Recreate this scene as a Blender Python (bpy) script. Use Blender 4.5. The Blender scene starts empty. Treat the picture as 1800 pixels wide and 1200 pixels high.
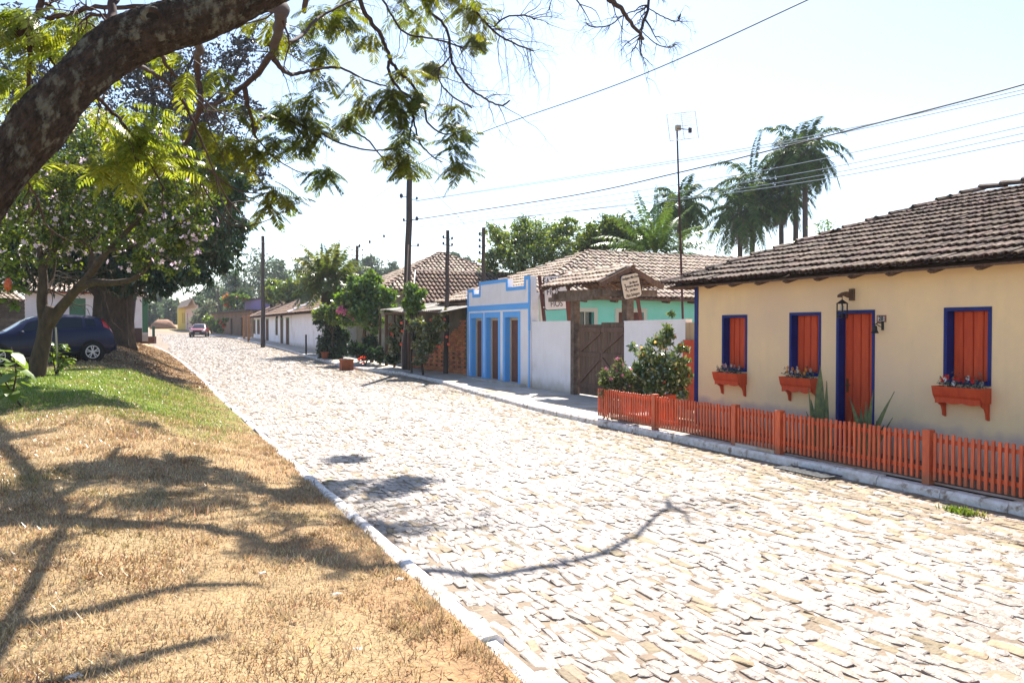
import bpy, math, random
import numpy as np
from mathutils import Vector, Matrix

# ------------------------------------------------------------------ camera, sky, sun
SC = bpy.context.scene
COL = SC.collection
TH = math.radians(24.9)
CS, SN = math.cos(TH), math.sin(TH)
FOC = 1400.0
PITCH = math.atan(25 / FOC)
CAM = np.array([0.0, 0.0, 2.0])
cd = bpy.data.cameras.new("camera")
cam = bpy.data.objects.new("camera", cd)
COL.objects.link(cam)
cd.lens = 36 * FOC / 1800
cd.clip_end = 2000
cam.location = CAM
cam.rotation_euler = (math.pi / 2 - PITCH, 0, -TH)
SC.camera = cam

SUN_AZ, SUN_EL = math.radians(31), math.radians(51)
world = bpy.data.worlds.new("World")
SC.world = world
world.use_nodes = True
wn = world.node_tree
sky = wn.nodes.new('ShaderNodeTexSky')
sky.sky_type = 'NISHITA'
sky.sun_disc = False
sky.sun_elevation = SUN_EL
sky.sun_rotation = SUN_AZ
sky.altitude = 600
sky.air_density = 1.0
sky.dust_density = 1.0
sky.ozone_density = 1.0
wn.links.new(sky.outputs[0], wn.nodes['Background'].inputs[0])
wn.nodes['Background'].inputs[1].default_value = 0.078
sd = bpy.data.lights.new("sun", 'SUN')
sd.energy = 4.6
sd.angle = math.radians(0.5)
sd.color = (1.0, 0.94, 0.85)
sun = bpy.data.objects.new("sun", sd)
COL.objects.link(sun)
to_sun = Vector((math.sin(SUN_AZ) * math.cos(SUN_EL), math.cos(SUN_AZ) * math.cos(SUN_EL), math.sin(SUN_EL)))
sun.rotation_euler = to_sun.to_track_quat('Z', 'Y').to_euler()
sun.location = (0, 0, 30)
SC.view_settings.view_transform = 'Standard'
SC.view_settings.look = 'None'
SC.view_settings.exposure = 1.66
SC.view_settings.gamma = 1
SC.cycles.max_bounces = 6
SC.cycles.transparent_max_bounces = 6
SC.cycles.diffuse_bounces = 4
SC.cycles.caustics_reflective = False
SC.cycles.caustics_refractive = False

# ------------------------------------------------------------------ picking points in space
FW = np.array([SN * math.cos(PITCH), CS * math.cos(PITCH), -math.sin(PITCH)])
RT = np.array([CS, -SN, 0.0])
UP = np.array([SN * math.sin(PITCH), CS * math.sin(PITCH), math.cos(PITCH)])
def ray(px, py): return FW + RT * ((px - 900) / FOC) + UP * ((600 - py) / FOC)
def at(px, py, D): return CAM + ray(px, py) * D
def on_x(px, py, X):
    r = ray(px, py); return CAM + r * (X / r[0])
def on_y(px, py, Y):
    r = ray(px, py); return CAM + r * (Y / r[1])
def on_z(px, py, Z):
    r = ray(px, py); return CAM + r * ((Z - 2.0) / r[2])

def table(tb):
    xs = [a for a, b in tb]; ys = [b for a, b in tb]
    return lambda v: float(np.interp(v, xs, ys))
kerb_l = table([(-40, 2.03), (30, 2.03), (40, 1.85), (50, 1.6), (75, 0.2), (110, -3.2), (150, -8)])
kerb_r = table([(-40, 8.45), (16, 8.45), (21, 8.9), (27, 9.5), (31, 9.4), (33.5, 8.5), (38, 8.3), (45, 8.45), (60, 8.7), (86, 8.3), (100, 6.3), (120, 3.2), (150, -2)])
bank = table([(-40, .1), (-10, .2), (3, .24), (8, .4), (12, .56), (15, .68), (20, .84), (27, .86), (29, 1.0), (31, 1.34), (36, 1.5), (48, 1.62), (80, 2.0), (140, 2.6), (400, 5)])
def zroad(Y):
    t = max(0.0, Y - 22); return .0155 * t * t / (t + 4) if t < 200 else .0155 * 196 + .01 * (t - 200)
def sst(t):
    t = min(1, max(0, t)); return t * t * (3 - 2 * t)
def zlawn(X, Y):
    k = kerb_l(Y); zr = zroad(Y)
    w = 3.0 if Y < 24 else 3.6
    wob = .03 * math.sin(X * 1.7 + Y * .6) + .02 * math.sin(Y * 1.9 - X)
    f = sst((k - X) / w)
    return zr + .07 + (bank(Y) - zr - .07) * f + wob * min(1, max(0, (k - X)) / 1.2)
def zgr(X, Y):
    if X < kerb_l(Y): return zlawn(X, Y)
    if X > kerb_r(Y): return zroad(Y) + .13
    return zroad(Y)
def ground_hit(px, py):
    r = ray(px, py); d = 2.0
    while d < 400:
        p = CAM + r * d
        if p[2] < zgr(p[0], p[1]): return p
        d += .02 + d * .002
    return CAM + r * d

# ------------------------------------------------------------------ materials
MATS = {}
def node(nt, typ, **kw):
    n = nt.nodes.new(typ)
    for k, v in kw.items(): setattr(n, k, v)
    return n
def M(name, c1, c2=None, scale=4.0, rough=.85, isl=0.0, bump=0.0, bscale=30.0, spec=.3, trans=0.0, detail=6, lo=.35, hi=.65, metal=0.0, c3=None, s3=1.0, lo3=.5, hi3=.62, coat=0.0, stretch=None, alpha=None, band=None, objrand=0, streak=None):
    if name in MATS: return MATS[name]
    m = bpy.data.materials.new(name); m.use_nodes = True
    nt = m.node_tree; nt.nodes.clear(); L = nt.links.new
    out = node(nt, 'ShaderNodeOutputMaterial')
    tc = node(nt, 'ShaderNodeTexCoord')
    vec = tc.outputs['Object']
    if stretch:
        mp = node(nt, 'ShaderNodeMapping'); mp.inputs['Scale'].default_value = stretch
        L(vec, mp.inputs[0]); vec = mp.outputs[0]
    def rgb(c): return (c[0], c[1], c[2], 1)
    col = None
    cn = node(nt, 'ShaderNodeRGB'); cn.outputs[0].default_value = rgb(c1); col = cn.outputs[0]
    def blend(col, c, sc, lo, hi):
        nz = node(nt, 'ShaderNodeTexNoise'); nz.inputs['Scale'].default_value = sc; nz.inputs['Detail'].default_value = detail
        nz.inputs['Roughness'].default_value = .62
        L(vec, nz.inputs['Vector'])
        mr = node(nt, 'ShaderNodeMapRange'); mr.inputs[1].default_value = lo; mr.inputs[2].default_value = hi
        L(nz.outputs[0], mr.inputs[0])
        mx = node(nt, 'ShaderNodeMix', data_type='RGBA')
        L(mr.outputs[0], mx.inputs[0]); L(col, mx.inputs[6]); mx.inputs[7].default_value = rgb(c)
        return mx.outputs[2]
    if c2: col = blend(col, c2, scale, lo, hi)
    if c3: col = blend(col, c3, s3, lo3, hi3)
    if isl:
        g = node(nt, 'ShaderNodeNewGeometry')
        mr = node(nt, 'ShaderNodeMapRange'); mr.inputs[3].default_value = 1 - isl; mr.inputs[4].default_value = 1 + isl
        L(g.outputs['Random Per Island'], mr.inputs[0])
        hs = node(nt, 'ShaderNodeHueSaturation')
        mr2 = node(nt, 'ShaderNodeMapRange'); mr2.inputs[3].default_value = .5 - isl * .05; mr2.inputs[4].default_value = .5 + isl * .05
        mm = node(nt, 'ShaderNodeMath', operation='FRACT'); mu = node(nt, 'ShaderNodeMath', operation='MULTIPLY'); mu.inputs[1].default_value = 17.3
        L(g.outputs['Random Per Island'], mu.inputs[0]); L(mu.outputs[0], mm.inputs[0]); L(mm.outputs[0], mr2.inputs[0])
        L(mr2.outputs[0], hs.inputs['Hue']); L(mr.outputs[0], hs.inputs['Value']); L(col, hs.inputs['Color']); col = hs.outputs[0]
    if streak:
        mp = node(nt, 'ShaderNodeMapping'); mp.inputs['Scale'].default_value = (2.2, 2.2, .45); L(tc.outputs['Object'], mp.inputs[0])
        nz = node(nt, 'ShaderNodeTexNoise'); nz.inputs['Scale'].default_value = 1.6; nz.inputs['Detail'].default_value = 8; nz.inputs['Roughness'].default_value = .7; L(mp.outputs[0], nz.inputs['Vector'])
        mr = node(nt, 'ShaderNodeMapRange'); mr.inputs[1].default_value = .50; mr.inputs[2].default_value = .74; mr.inputs[4].default_value = .22; L(nz.outputs[0], mr.inputs[0])
        mx = node(nt, 'ShaderNodeMix', data_type='RGBA'); L(mr.outputs[0], mx.inputs[0]); L(col, mx.inputs[6]); mx.inputs[7].default_value = rgb(streak); col = mx.outputs[2]
    if objrand:
        oi = node(nt, 'ShaderNodeObjectInfo'); mr = node(nt, 'ShaderNodeMapRange'); mr.inputs[3].default_value = 1 - objrand; mr.inputs[4].default_value = 1 + objrand
        L(oi.outputs['Random'], mr.inputs[0]); hs = node(nt, 'ShaderNodeHueSaturation'); L(mr.outputs[0], hs.inputs['Value']); L(col, hs.inputs['Color']); col = hs.outputs[0]
    if band:      # dirt or paint band near the foot of a wall, with a ragged edge
        for (b0, b1, bc) in band:
            sp = node(nt, 'ShaderNodeSeparateXYZ'); L(tc.outputs['Object'], sp.inputs[0]); nz = node(nt, 'ShaderNodeTexNoise'); nz.inputs['Scale'].default_value = 3.5; nz.inputs['Detail'].default_value = 8; L(tc.outputs['Object'], nz.inputs['Vector'])
            ad = node(nt, 'ShaderNodeMath', operation='MULTIPLY_ADD'); ad.inputs[1].default_value = .35; L(nz.outputs[0], ad.inputs[0]); L(sp.outputs[2], ad.inputs[2])
            mr = node(nt, 'ShaderNodeMapRange'); mr.inputs[1].default_value = b0 + .17; mr.inputs[2].default_value = b1 + .17; mr.inputs[3].default_value = 1; mr.inputs[4].default_value = 0; L(ad.outputs[0], mr.inputs[0])
            mx = node(nt, 'ShaderNodeMix', data_type='RGBA'); L(mr.outputs[0], mx.inputs[0]); L(col, mx.inputs[6]); mx.inputs[7].default_value = rgb(bc); col = mx.outputs[2]
    nrm = None
    if bump:
        nz = node(nt, 'ShaderNodeTexNoise'); nz.inputs['Scale'].default_value = bscale; nz.inputs['Detail'].default_value = 5
        L(vec, nz.inputs['Vector'])
        b = node(nt, 'ShaderNodeBump'); b.inputs['Strength'].default_value = bump; b.inputs['Distance'].default_value = .02
        L(nz.outputs[0], b.inputs['Height']); nrm = b.outputs[0]
    if trans:
        df = node(nt, 'ShaderNodeBsdfDiffuse'); tr = node(nt, 'ShaderNodeBsdfTranslucent'); gl = node(nt, 'ShaderNodeBsdfGlossy')
        gl.inputs['Roughness'].default_value = .32
        L(col, df.inputs[0])
        h2 = node(nt, 'ShaderNodeHueSaturation'); h2.inputs['Value'].default_value = 1.35; h2.inputs['Saturation'].default_value = 1.1; h2.inputs['Hue'].default_value = .485
        L(col, h2.inputs['Color']); L(h2.outputs[0], tr.inputs[0])
        m1 = node(nt, 'ShaderNodeMixShader'); m1.inputs[0].default_value = trans
        L(df.outputs[0], m1.inputs[1]); L(tr.outputs[0], m1.inputs[2])
        m2 = node(nt, 'ShaderNodeMixShader'); m2.inputs[0].default_value = spec * .2
        L(m1.outputs[0], m2.inputs[1]); L(gl.outputs[0], m2.inputs[2]); L(m2.outputs[0], out.inputs[0])
    else:
        p = node(nt, 'ShaderNodeBsdfPrincipled')
        p.inputs['Roughness'].default_value = rough; p.inputs['Specular IOR Level'].default_value = spec; p.inputs['Metallic'].default_value = metal
        p.inputs['Coat Weight'].default_value = coat; p.inputs['Coat Roughness'].default_value = .05
        if alpha: p.inputs['Alpha'].default_value = alpha
        L(col, p.inputs['Base Color'])
        if nrm: L(nrm, p.inputs['Normal'])
        L(p.outputs[0], out.inputs[0])
    MATS[name] = m
    return m

# ------------------------------------------------------------------ objects
def rootloc(o):
    while o.parent: o = o.parent
    return np.array(o.location)
def link(name, verts, faces, mat, parent=None, smooth=False, base=None):
    me = bpy.data.meshes.new(name)
    V = np.asarray(verts, dtype=np.float64).reshape(-1, 3)
    off = rootloc(parent) if parent is not None else (np.array(base) if base is not None else None)
    if off is not None: V = V - off
    if isinstance(faces, np.ndarray):
        nf, k = faces.shape
        me.vertices.add(len(V)); me.vertices.foreach_set('co', V.astype(np.float32).ravel())
        me.loops.add(nf * k); me.loops.foreach_set('vertex_index', faces.astype(np.int32).ravel())
        me.polygons.add(nf); me.polygons.foreach_set('loop_start', np.arange(0, nf * k, k, dtype=np.int32))
        me.update(calc_edges=True)
    else:
        me.from_pydata([tuple(v) for v in V], [], faces)
    if smooth: me.polygons.foreach_set('use_smooth', [True] * len(me.polygons))
    mats = mat if isinstance(mat, (list, tuple)) else [mat]
    for m in mats: me.materials.append(m)
    me.update()
    o = bpy.data.objects.new(name, me); COL.objects.link(o)
    if parent is not None: o.parent = parent
    elif base is not None: o.location = base
    return o
def tag(o, label, cat=None, group=None, kind=None):
    o['label'] = label
    if cat: o['category'] = cat
    if group: o['group'] = group
    if kind: o['kind'] = kind
    return o
def thing(name, loc, label, cat, group=None):
    o = bpy.data.objects.new(name, None); COL.objects.link(o); o.location = [float(v) for v in loc]
    o.empty_display_size = .2
    return tag(o, label, cat, group)
def dup(root, loc=None, rz=None, label=None, scale=None):
    def cp(o, par):
        c = o.copy(); COL.objects.link(c)
        if par is not None: c.parent = par
        for ch in o.children: cp(ch, c)
        return c
    r = cp(root, None)
    if loc is not None: r.location = loc
    if rz is not None: r.rotation_euler = (0, 0, rz)
    if scale: r.scale = (scale,) * 3
    if label: r['label'] = label
    return r

class MB:
    def __init__(s): s.v = []; s.f = []
    def add(s, vs, fs):
        n = len(s.v); s.v += [tuple(map(float, v)) for v in vs]; s.f += [tuple(i + n for i in f) for f in fs]; return s
    def quad(s, *p): return s.add(p, [tuple(range(len(p)))])
    def box(s, x0, x1, y0, y1, z0, z1):
        return s.add([(x0, y0, z0), (x1, y0, z0), (x1, y1, z0), (x0, y1, z0), (x0, y0, z1), (x1, y0, z1), (x1, y1, z1), (x0, y1, z1)],
                     [(0, 3, 2, 1), (4, 5, 6, 7), (0, 1, 5, 4), (1, 2, 6, 5), (2, 3, 7, 6), (3, 0, 4, 7)])
    def obox(s, P, U, V, W):   # box from corner P with edge vectors
        P, U, V, W = map(np.asarray, (P, U, V, W))
        return s.add([P, P + U, P + U + V, P + V, P + W, P + U + W, P + U + V + W, P + V + W],
                     [(0, 3, 2, 1), (4, 5, 6, 7), (0, 1, 5, 4), (1, 2, 6, 5), (2, 3, 7, 6), (3, 0, 4, 7)])
    def beam(s, A, B, w, h=None, up=(0, 0, 1)):
        A, B = np.array(A, float), np.array(B, float); h = h or w
        d = (B - A) / np.linalg.norm(B - A); u = np.cross(d, up)
        if np.linalg.norm(u) < 1e-4: u = np.cross(d, (1, 0, 0))
        u /= np.linalg.norm(u); v = np.cross(u, d)
        return s.obox(A - u * w / 2 - v * h / 2, u * w, B - A, v * h)
    def tube(s, path, rad, seg=8, cap=True):
        P = [np.array(p, float) for p in path]; n = len(P)
        if not hasattr(rad, '__len__'): rad = [rad] * n
        T = [P[min(i + 1, n - 1)] - P[max(i - 1, 0)] for i in range(n)]
        T = [t / (np.linalg.norm(t) + 1e-9) for t in T]
        ref = np.array([0, 0, 1.0]) if abs(T[0][2]) < .9 else np.array([1.0, 0, 0])
        vs = []
        u = np.cross(T[0], ref); u /= np.linalg.norm(u)
        for i in range(n):
            u = u - T[i] * np.dot(u, T[i]); u /= (np.linalg.norm(u) + 1e-9); w = np.cross(T[i], u)
            for k in range(seg):
                a = 2 * math.pi * k / seg
                vs.append(P[i] + (u * math.cos(a) + w * math.sin(a)) * rad[i])
        fs = [(i * seg + k, i * seg + (k + 1) % seg, (i + 1) * seg + (k + 1) % seg, (i + 1) * seg + k) for i in range(n - 1) for k in range(seg)]
        if cap: fs += [tuple(range(seg - 1, -1, -1)), tuple((n - 1) * seg + k for k in range(seg))]
        return s.add(vs, fs)
    def lathe(s, prof, c=(0, 0, 0), seg=20, axis='z'):
        vs = []; n = len(prof)
        for r, z in prof:
            for k in range(seg):
                a = 2 * math.pi * k / seg
                p = (r * math.cos(a), r * math.sin(a), z)
                if axis == 'x': p = (p[2], p[0], p[1])
                if axis == 'y': p = (p[0], p[2], p[1])
                vs.append((p[0] + c[0], p[1] + c[1], p[2] + c[2]))
        fs = [(i * seg + k, i * seg + (k + 1) % seg, (i + 1) * seg + (k + 1) % seg, (i + 1) * seg + k) for i in range(n - 1) for k in range(seg)]
        fs += [tuple(range(seg - 1, -1, -1)), tuple((n - 1) * seg + k for k in range(seg))]
        return s.add(vs, fs)
    def prism(s, pts, V):     # pts: list of 3d points of a planar outline, V: extrusion vector
        V = np.asarray(V, float); n = len(pts)
        P = [np.asarray(p, float) for p in pts]
        return s.add(P + [p + V for p in P], [tuple(range(n - 1, -1, -1)), tuple(range(n, 2 * n))] + [(i, (i + 1) % n, (i + 1) % n + n, i + n) for i in range(n)])
    def blob(s, c, r, sub=1, jit=.2, rnd=random):
        c = np.array(c, float); r = np.array(r if hasattr(r, '__len__') else (r, r, r), float)
        n1, n2 = (6, 4) if sub == 1 else (12, 8)
        vs = [c + (0, 0, r[2])]
        for i in range(1, n2):
            for k in range(n1):
                a = math.pi * i / n2; b = 2 * math.pi * k / n1
                j = 1 + rnd.uniform(-jit, jit)
                vs.append(c + r * np.array([math.sin(a) * math.cos(b), math.sin(a) * math.sin(b), math.cos(a)]) * j)
        vs.append(c - (0, 0, r[2])); N = len(vs) - 1
        fs = [(0, 1 + k, 1 + (k + 1) % n1) for k in range(n1)]
        for i in range(n2 - 2):
            fs += [(1 + i * n1 + k, 1 + (i + 1) * n1 + k, 1 + (i + 1) * n1 + (k + 1) % n1, 1 + i * n1 + (k + 1) % n1) for k in range(n1)]
        fs += [(N, N - n1 + (k + 1) % n1, N - n1 + k) for k in range(n1)]
        return s.add(vs, fs)
    def build(s, name, mat, parent=None, smooth=False, base=None):
        return link(name, s.v, s.f, mat, parent, smooth, base)

def spline(pts, k=6):
    P = [np.array(p, float) for p in pts]
    P = [2 * P[0] - P[1]] + P + [2 * P[-1] - P[-2]]
    out = []
    for i in range(1, len(P) - 2):
        for j in range(k):
            t = j / k
            out.append(.5 * ((2 * P[i]) + (-P[i - 1] + P[i + 1]) * t + (2 * P[i - 1] - 5 * P[i] + 4 * P[i + 1] - P[i + 2]) * t * t + (-P[i - 1] + 3 * P[i] - 3 * P[i + 1] + P[i + 2]) * t ** 3))
    out.append(P[-2]); return out
def lerp(a, b, t): return a + (b - a) * t

# ------------------------------------------------------------------ colours
SAND = (.42, .27, .14)
m_ground = M('sandy earth', (.36, .24, .13), (.26, .19, .10), 2.0, bump=.5, bscale=20, c3=(.16, .17, .06), s3=.25)
m_cream = M('cream lime plaster', (.90, .67, .38), (.84, .63, .38), .7, streak=(.60, .45, .30), band=[(.42, .56, (.60, .46, .38)), (.0, .28, (.40, .28, .20))], bump=.18, bscale=14, c3=(.74, .55, .38), s3=.35, lo3=.45, hi3=.75, rough=.92)
m_orange = M('orange red paint', (.62, .085, .022), (.50, .055, .018), 5, rough=.55, bump=.25, bscale=60, stretch=(4, 4, .6))
m_fence = M('orange fence paint', (.72, .125, .032), (.50, .075, .025), 9, rough=.36, spec=.6, objrand=.16, band=[(.0, .14, (.30, .10, .05))], bump=.3, bscale=70, stretch=(3, 3, .5))
m_blue = M('deep blue paint', (.005, .022, .19), (.004, .016, .14), 5, rough=.5)
m_sky = M('sky blue paint', (.12, .42, .92), (.15, .43, .88), 3, rough=.7, bump=.1)
m_white = M('white limewash', (.86, .84, .88), (.79, .76, .79), 1.2, streak=(.58, .54, .52), band=[(.0, .35, (.50, .44, .38))], bump=.15, bscale=12, c3=(.56, .50, .46), s3=.6, lo3=.58, hi3=.8)
m_teal = M('turquoise limewash', (.19, .60, .51), (.25, .64, .57), 1.5, bump=.15)
m_wood = M('weathered dark timber', (.10, .055, .035), (.17, .11, .075), 3, rough=.85, bump=.5, bscale=40, stretch=(6, 6, .8), isl=.15)
m_wood2 = M('grey old beam', (.20, .15, .12), (.10, .07, .055), 4, rough=.9, bump=.5, bscale=40, stretch=(2, 2, 2))
m_pan = M('dark tile channel', (.050, .030, .024), (.09, .055, .04), 8, isl=.3, bump=.3)
m_tile = M('weathered clay tile', (.155, .10, .07), (.065, .040, .030), 7, isl=.42, rough=.8, spec=.25, bump=.5, bscale=40, c3=(.30, .235, .19), s3=5, lo3=.54, hi3=.70)
m_tile2 = M('pale clay tile', (.56, .46, .37), (.34, .24, .17), 6, isl=.3, rough=.9, bump=.3, bscale=40)
m_tile3 = M('brown clay tile', (.27, .175, .125), (.17, .105, .075), 6, isl=.3, rough=.9, bump=.3, bscale=40)
m_black = M('black iron', (.012, .012, .014), rough=.5, spec=.4)
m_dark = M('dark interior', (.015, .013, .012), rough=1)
m_concrete = M('worn concrete', (.54, .50, .46), (.40, .37, .33), 3, bump=.4, bscale=20, c3=(.40, .30, .20), s3=.8)
m_brick = M('old red brick', (.60, .24, .11), (.46, .17, .08), 8, isl=.25, bump=.5)
m_terra = M('terracotta', (.34, .11, .05), (.26, .08, .035), 5)
m_bark = M('lichen bark', (.018, .014, .011), (.060, .043, .034), 34, rough=.95, bump=1.0, bscale=70, stretch=(1, 1, .5), c3=(.13, .13, .105), s3=15, lo3=.53, hi3=.64)
m_bark2 = M('brown bark', (.095, .066, .045), (.05, .035, .025), 9, rough=.95, bump=.9, bscale=30, stretch=(1, 1, .4))
m_twig = M('twig bark', (.075, .042, .034), (.04, .026, .024), 9)
m_twig2 = M('bare twig', (.045, .028, .032), (.03, .02, .025), 9)
m_pole = M('grey timber pole', (.085, .065, .06), (.05, .04, .04), 6, stretch=(4, 4, .3), bump=.4)
m_leaf_lime = M('sunlit feathery leaf', (.14, .20, .03), (.22, .25, .035), 2.0, trans=.6, isl=.35, spec=.15)  # near sprays: backlight put into a lighter copy of the leaf colour
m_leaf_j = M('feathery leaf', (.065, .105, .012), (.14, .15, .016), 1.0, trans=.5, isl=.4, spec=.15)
m_leaf_b = M('orchid tree leaf', (.04, .08, .012), (.14, .18, .02), 3.5, trans=.5, isl=.6, spec=.25)
m_leaf_d = M('dark mango leaf', (.022, .05, .014), (.035, .07, .02), 1.0, trans=.25, isl=.5, spec=.3)
m_leaf_s = M('dusky leaf', (.022, .018, .026), (.018, .022, .016), 1.5, trans=.25, isl=.4, spec=.4)
m_leaf_g = M('garden leaf', (.075, .17, .02), (.15, .24, .03), 2.0, trans=.42, isl=.45, spec=.5)
m_leaf_y = M('yellow green leaf', (.20, .27, .035), (.10, .16, .03), .8, trans=.42, isl=.45, spec=.5)  # light yellow green foliage colour
m_leaf_f = M('distant leaf', (.07, .11, .04), (.045, .08, .035), .2, trans=.3, isl=.4, spec=.3)
m_palm = M('palm frond', (.035, .080, .016), (.075, .12, .025), 1.2, trans=.30, isl=.45, spec=.08)
m_palm_g = M('green feather frond', (.055, .12, .02), (.10, .17, .03), .8, trans=.35, isl=.3, spec=.4)
m_palm_y = M('yellowing palm frond', (.075, .14, .02), (.17, .18, .03), .8, trans=.4, isl=.4, spec=.5)
m_dry = M('dry frond', (.14, .10, .06), (.10, .07, .045), 2, trans=.2, isl=.3)
m_pink = M('pink petal', (.72, .50, .68), (.88, .80, .86), 9, trans=.4, isl=.15)
m_red = M('red petal', (.75, .10, .06), (.80, .25, .08), 4, trans=.35, isl=.2)
m_magenta = M('rose petal', (.65, .13, .26), (.75, .3, .4), 4, trans=.3, isl=.2)
m_glass = M('dark glass', (.02, .025, .03), rough=.08, spec=.9)

def text_mesh(txt, size, mat, parent, M4, name='lettering', shear=0, bold=0, sx=1.0, cond=None):
    c = bpy.data.curves.new('t', 'FONT'); c.body = txt; c.size = size; c.align_x = 'CENTER'; c.align_y = 'CENTER'; c.extrude = .002; c.shear = shear; c.offset = bold
    c.space_character = 1.0
    o = bpy.data.objects.new('t', c); COL.objects.link(o)
    dg = bpy.context.evaluated_depsgraph_get()
    me = bpy.data.meshes.new_from_object(o.evaluated_get(dg))
    bpy.data.objects.remove(o)
    vs = np.array([v.co[:] for v in me.vertices]); vs[:, 0] *= sx
    fs = [tuple(p.vertices) for p in me.polygons]
    P, U, V, N = [np.array(a, float) for a in M4]
    W = P + vs[:, :1] * U + vs[:, 1:2] * V + vs[:, 2:3] * N
    return link(name, W, fs, mat, parent)

# ------------------------------------------------------------------ foliage helpers
def leaves(P, size, aspect, mat, parent, name='crown', seed=0, down=.3, base=None):
    rs = np.random.RandomState(seed); P = np.asarray(P, float); n = len(P)
    d = rs.normal(size=(n, 3)); d[:, 2] -= down * 1.2; d /= np.linalg.norm(d, axis=1)[:, None]
    e = rs.normal(size=(n, 3)); s = np.cross(d, e); s /= np.linalg.norm(s, axis=1)[:, None]
    nn = np.cross(d, s)
    L = size * rs.uniform(.65, 1.3, n)[:, None]; w = L * aspect * .5
    V = np.empty((n, 4, 3)); V[:, 0] = P; V[:, 1] = P + d * L * .45 + s * w + nn * L * .08; V[:, 2] = P + d * L; V[:, 3] = P + d * L * .45 - s * w + nn * L * .08
    F = np.arange(n * 4).reshape(n, 4)
    return link(name, V.reshape(-1, 3), F, mat, parent, base=base)
def crown_points(blobs, n, seed=0, per=45, cr=.28, shell=.45):
    rs = np.random.RandomState(seed); out = []
    wts = np.array([np.prod(b[1]) ** (2 / 3) for b in blobs]); wts /= wts.sum()
    for (C, R), w in zip(blobs, wts):
        k = max(3, int(n * w / per)); R = np.array(R, float)
        u = rs.normal(size=(k, 3)); u /= np.linalg.norm(u, axis=1)[:, None]
        rad = rs.uniform(0, 1, k) ** shell * rs.uniform(.8, 1.12, k)
        cc = np.array(C) + u * R * rad[:, None]
        sz = cr * R.min() * rs.uniform(.5, 1.3, k)
        m = per
        pts = cc[:, None, :] + rs.normal(size=(k, m, 3)) * sz[:, None, None] * np.array([.62, .62, .42])
        out.append(pts.reshape(-1, 3))
    return np.concatenate(out)
def pxblobs(lst, flat=.8):
    """(px, py, radius in px, distance) -> blob in space"""
    return [(at(px, py, D), np.array([1, 1, flat]) * r * D / FOC) for px, py, r, D in lst]
def side_twigs(mb, path, r0, n, length, rs, seg=4, depth=1, tips=None, droop=.15, spread=.9):
    path = [np.array(p) for p in path]; m = len(path)
    for k in range(n):
        i = rs.randint(max(1, m // 6), m - 1); P = path[i]; T = path[min(i + 1, m - 1)] - path[i - 1]; T /= np.linalg.norm(T) + 1e-9
        q = np.array([rs.gauss(0, 1) for _ in range(3)]); q -= T * np.dot(q, T); q /= np.linalg.norm(q) + 1e-9
        L = length * rs.uniform(.5, 1.25); d = T * rs.uniform(.4, 1.0) + q * spread; d /= np.linalg.norm(d)
        pts = [P]; ns = 6
        for j in range(ns):
            d = d + np.array([rs.gauss(0, .22), rs.gauss(0, .22), rs.gauss(0, .18) - droop]); d /= np.linalg.norm(d); pts.append(pts[-1] + d * L / ns)
        rr_ = r0 * rs.uniform(.35, .6)
        mb.tube(pts, [rr_ * (1 - .75 * j / ns) for j in range(ns + 1)], seg, cap=False)
        if tips is not None: tips.append((pts[-1], d)); tips.append((pts[3], d))
        if depth > 1: side_twigs(mb, pts, rr_, 3, L * .6, rs, 3, depth - 1, tips, droop, spread)
# ------------------------------------------------------------------ ground, road, kerbs, pavement
def grid_mesh(name, xs, ys, zf, mat, keep=None):
    V = []; idx = {}
    for j, y in enumerate(ys):
        row = xs(y) if callable(xs) else xs
        for i, x in enumerate(row): V.append((x, y, zf(x, y)))
    n = len(xs(ys[0])) if callable(xs) else len(xs)
    F = [(j * n + i, j * n + i + 1, (j + 1) * n + i + 1, (j + 1) * n + i) for j in range(len(ys) - 1) for i in range(n - 1)]
    return link(name, V, F, mat, smooth=True)
ys_far = [-60, -30, -12] + list(np.arange(-8, 60, 2.0)) + list(np.arange(60, 160, 5.0)) + [180, 220, 280, 360, 480, 700, 1000]
xs_far = [-700, -400, -250, -150, -100, -70, -50, -38, -30, -24, -18, -14, -10, -6, -3, 0, 2, 4, 6, 8, 9, 10, 12, 15, 20, 30, 45, 70, 100, 150, 250, 400, 700]
def zbase(x, y):
    z = zgr(x, y)
    return z - .14 if y < 150 else z - .14 + min(10, (y - 150) * .04)
g = grid_mesh('ground', xs_far, ys_far, zbase, m_ground); g['kind'] = 'structure'

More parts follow.
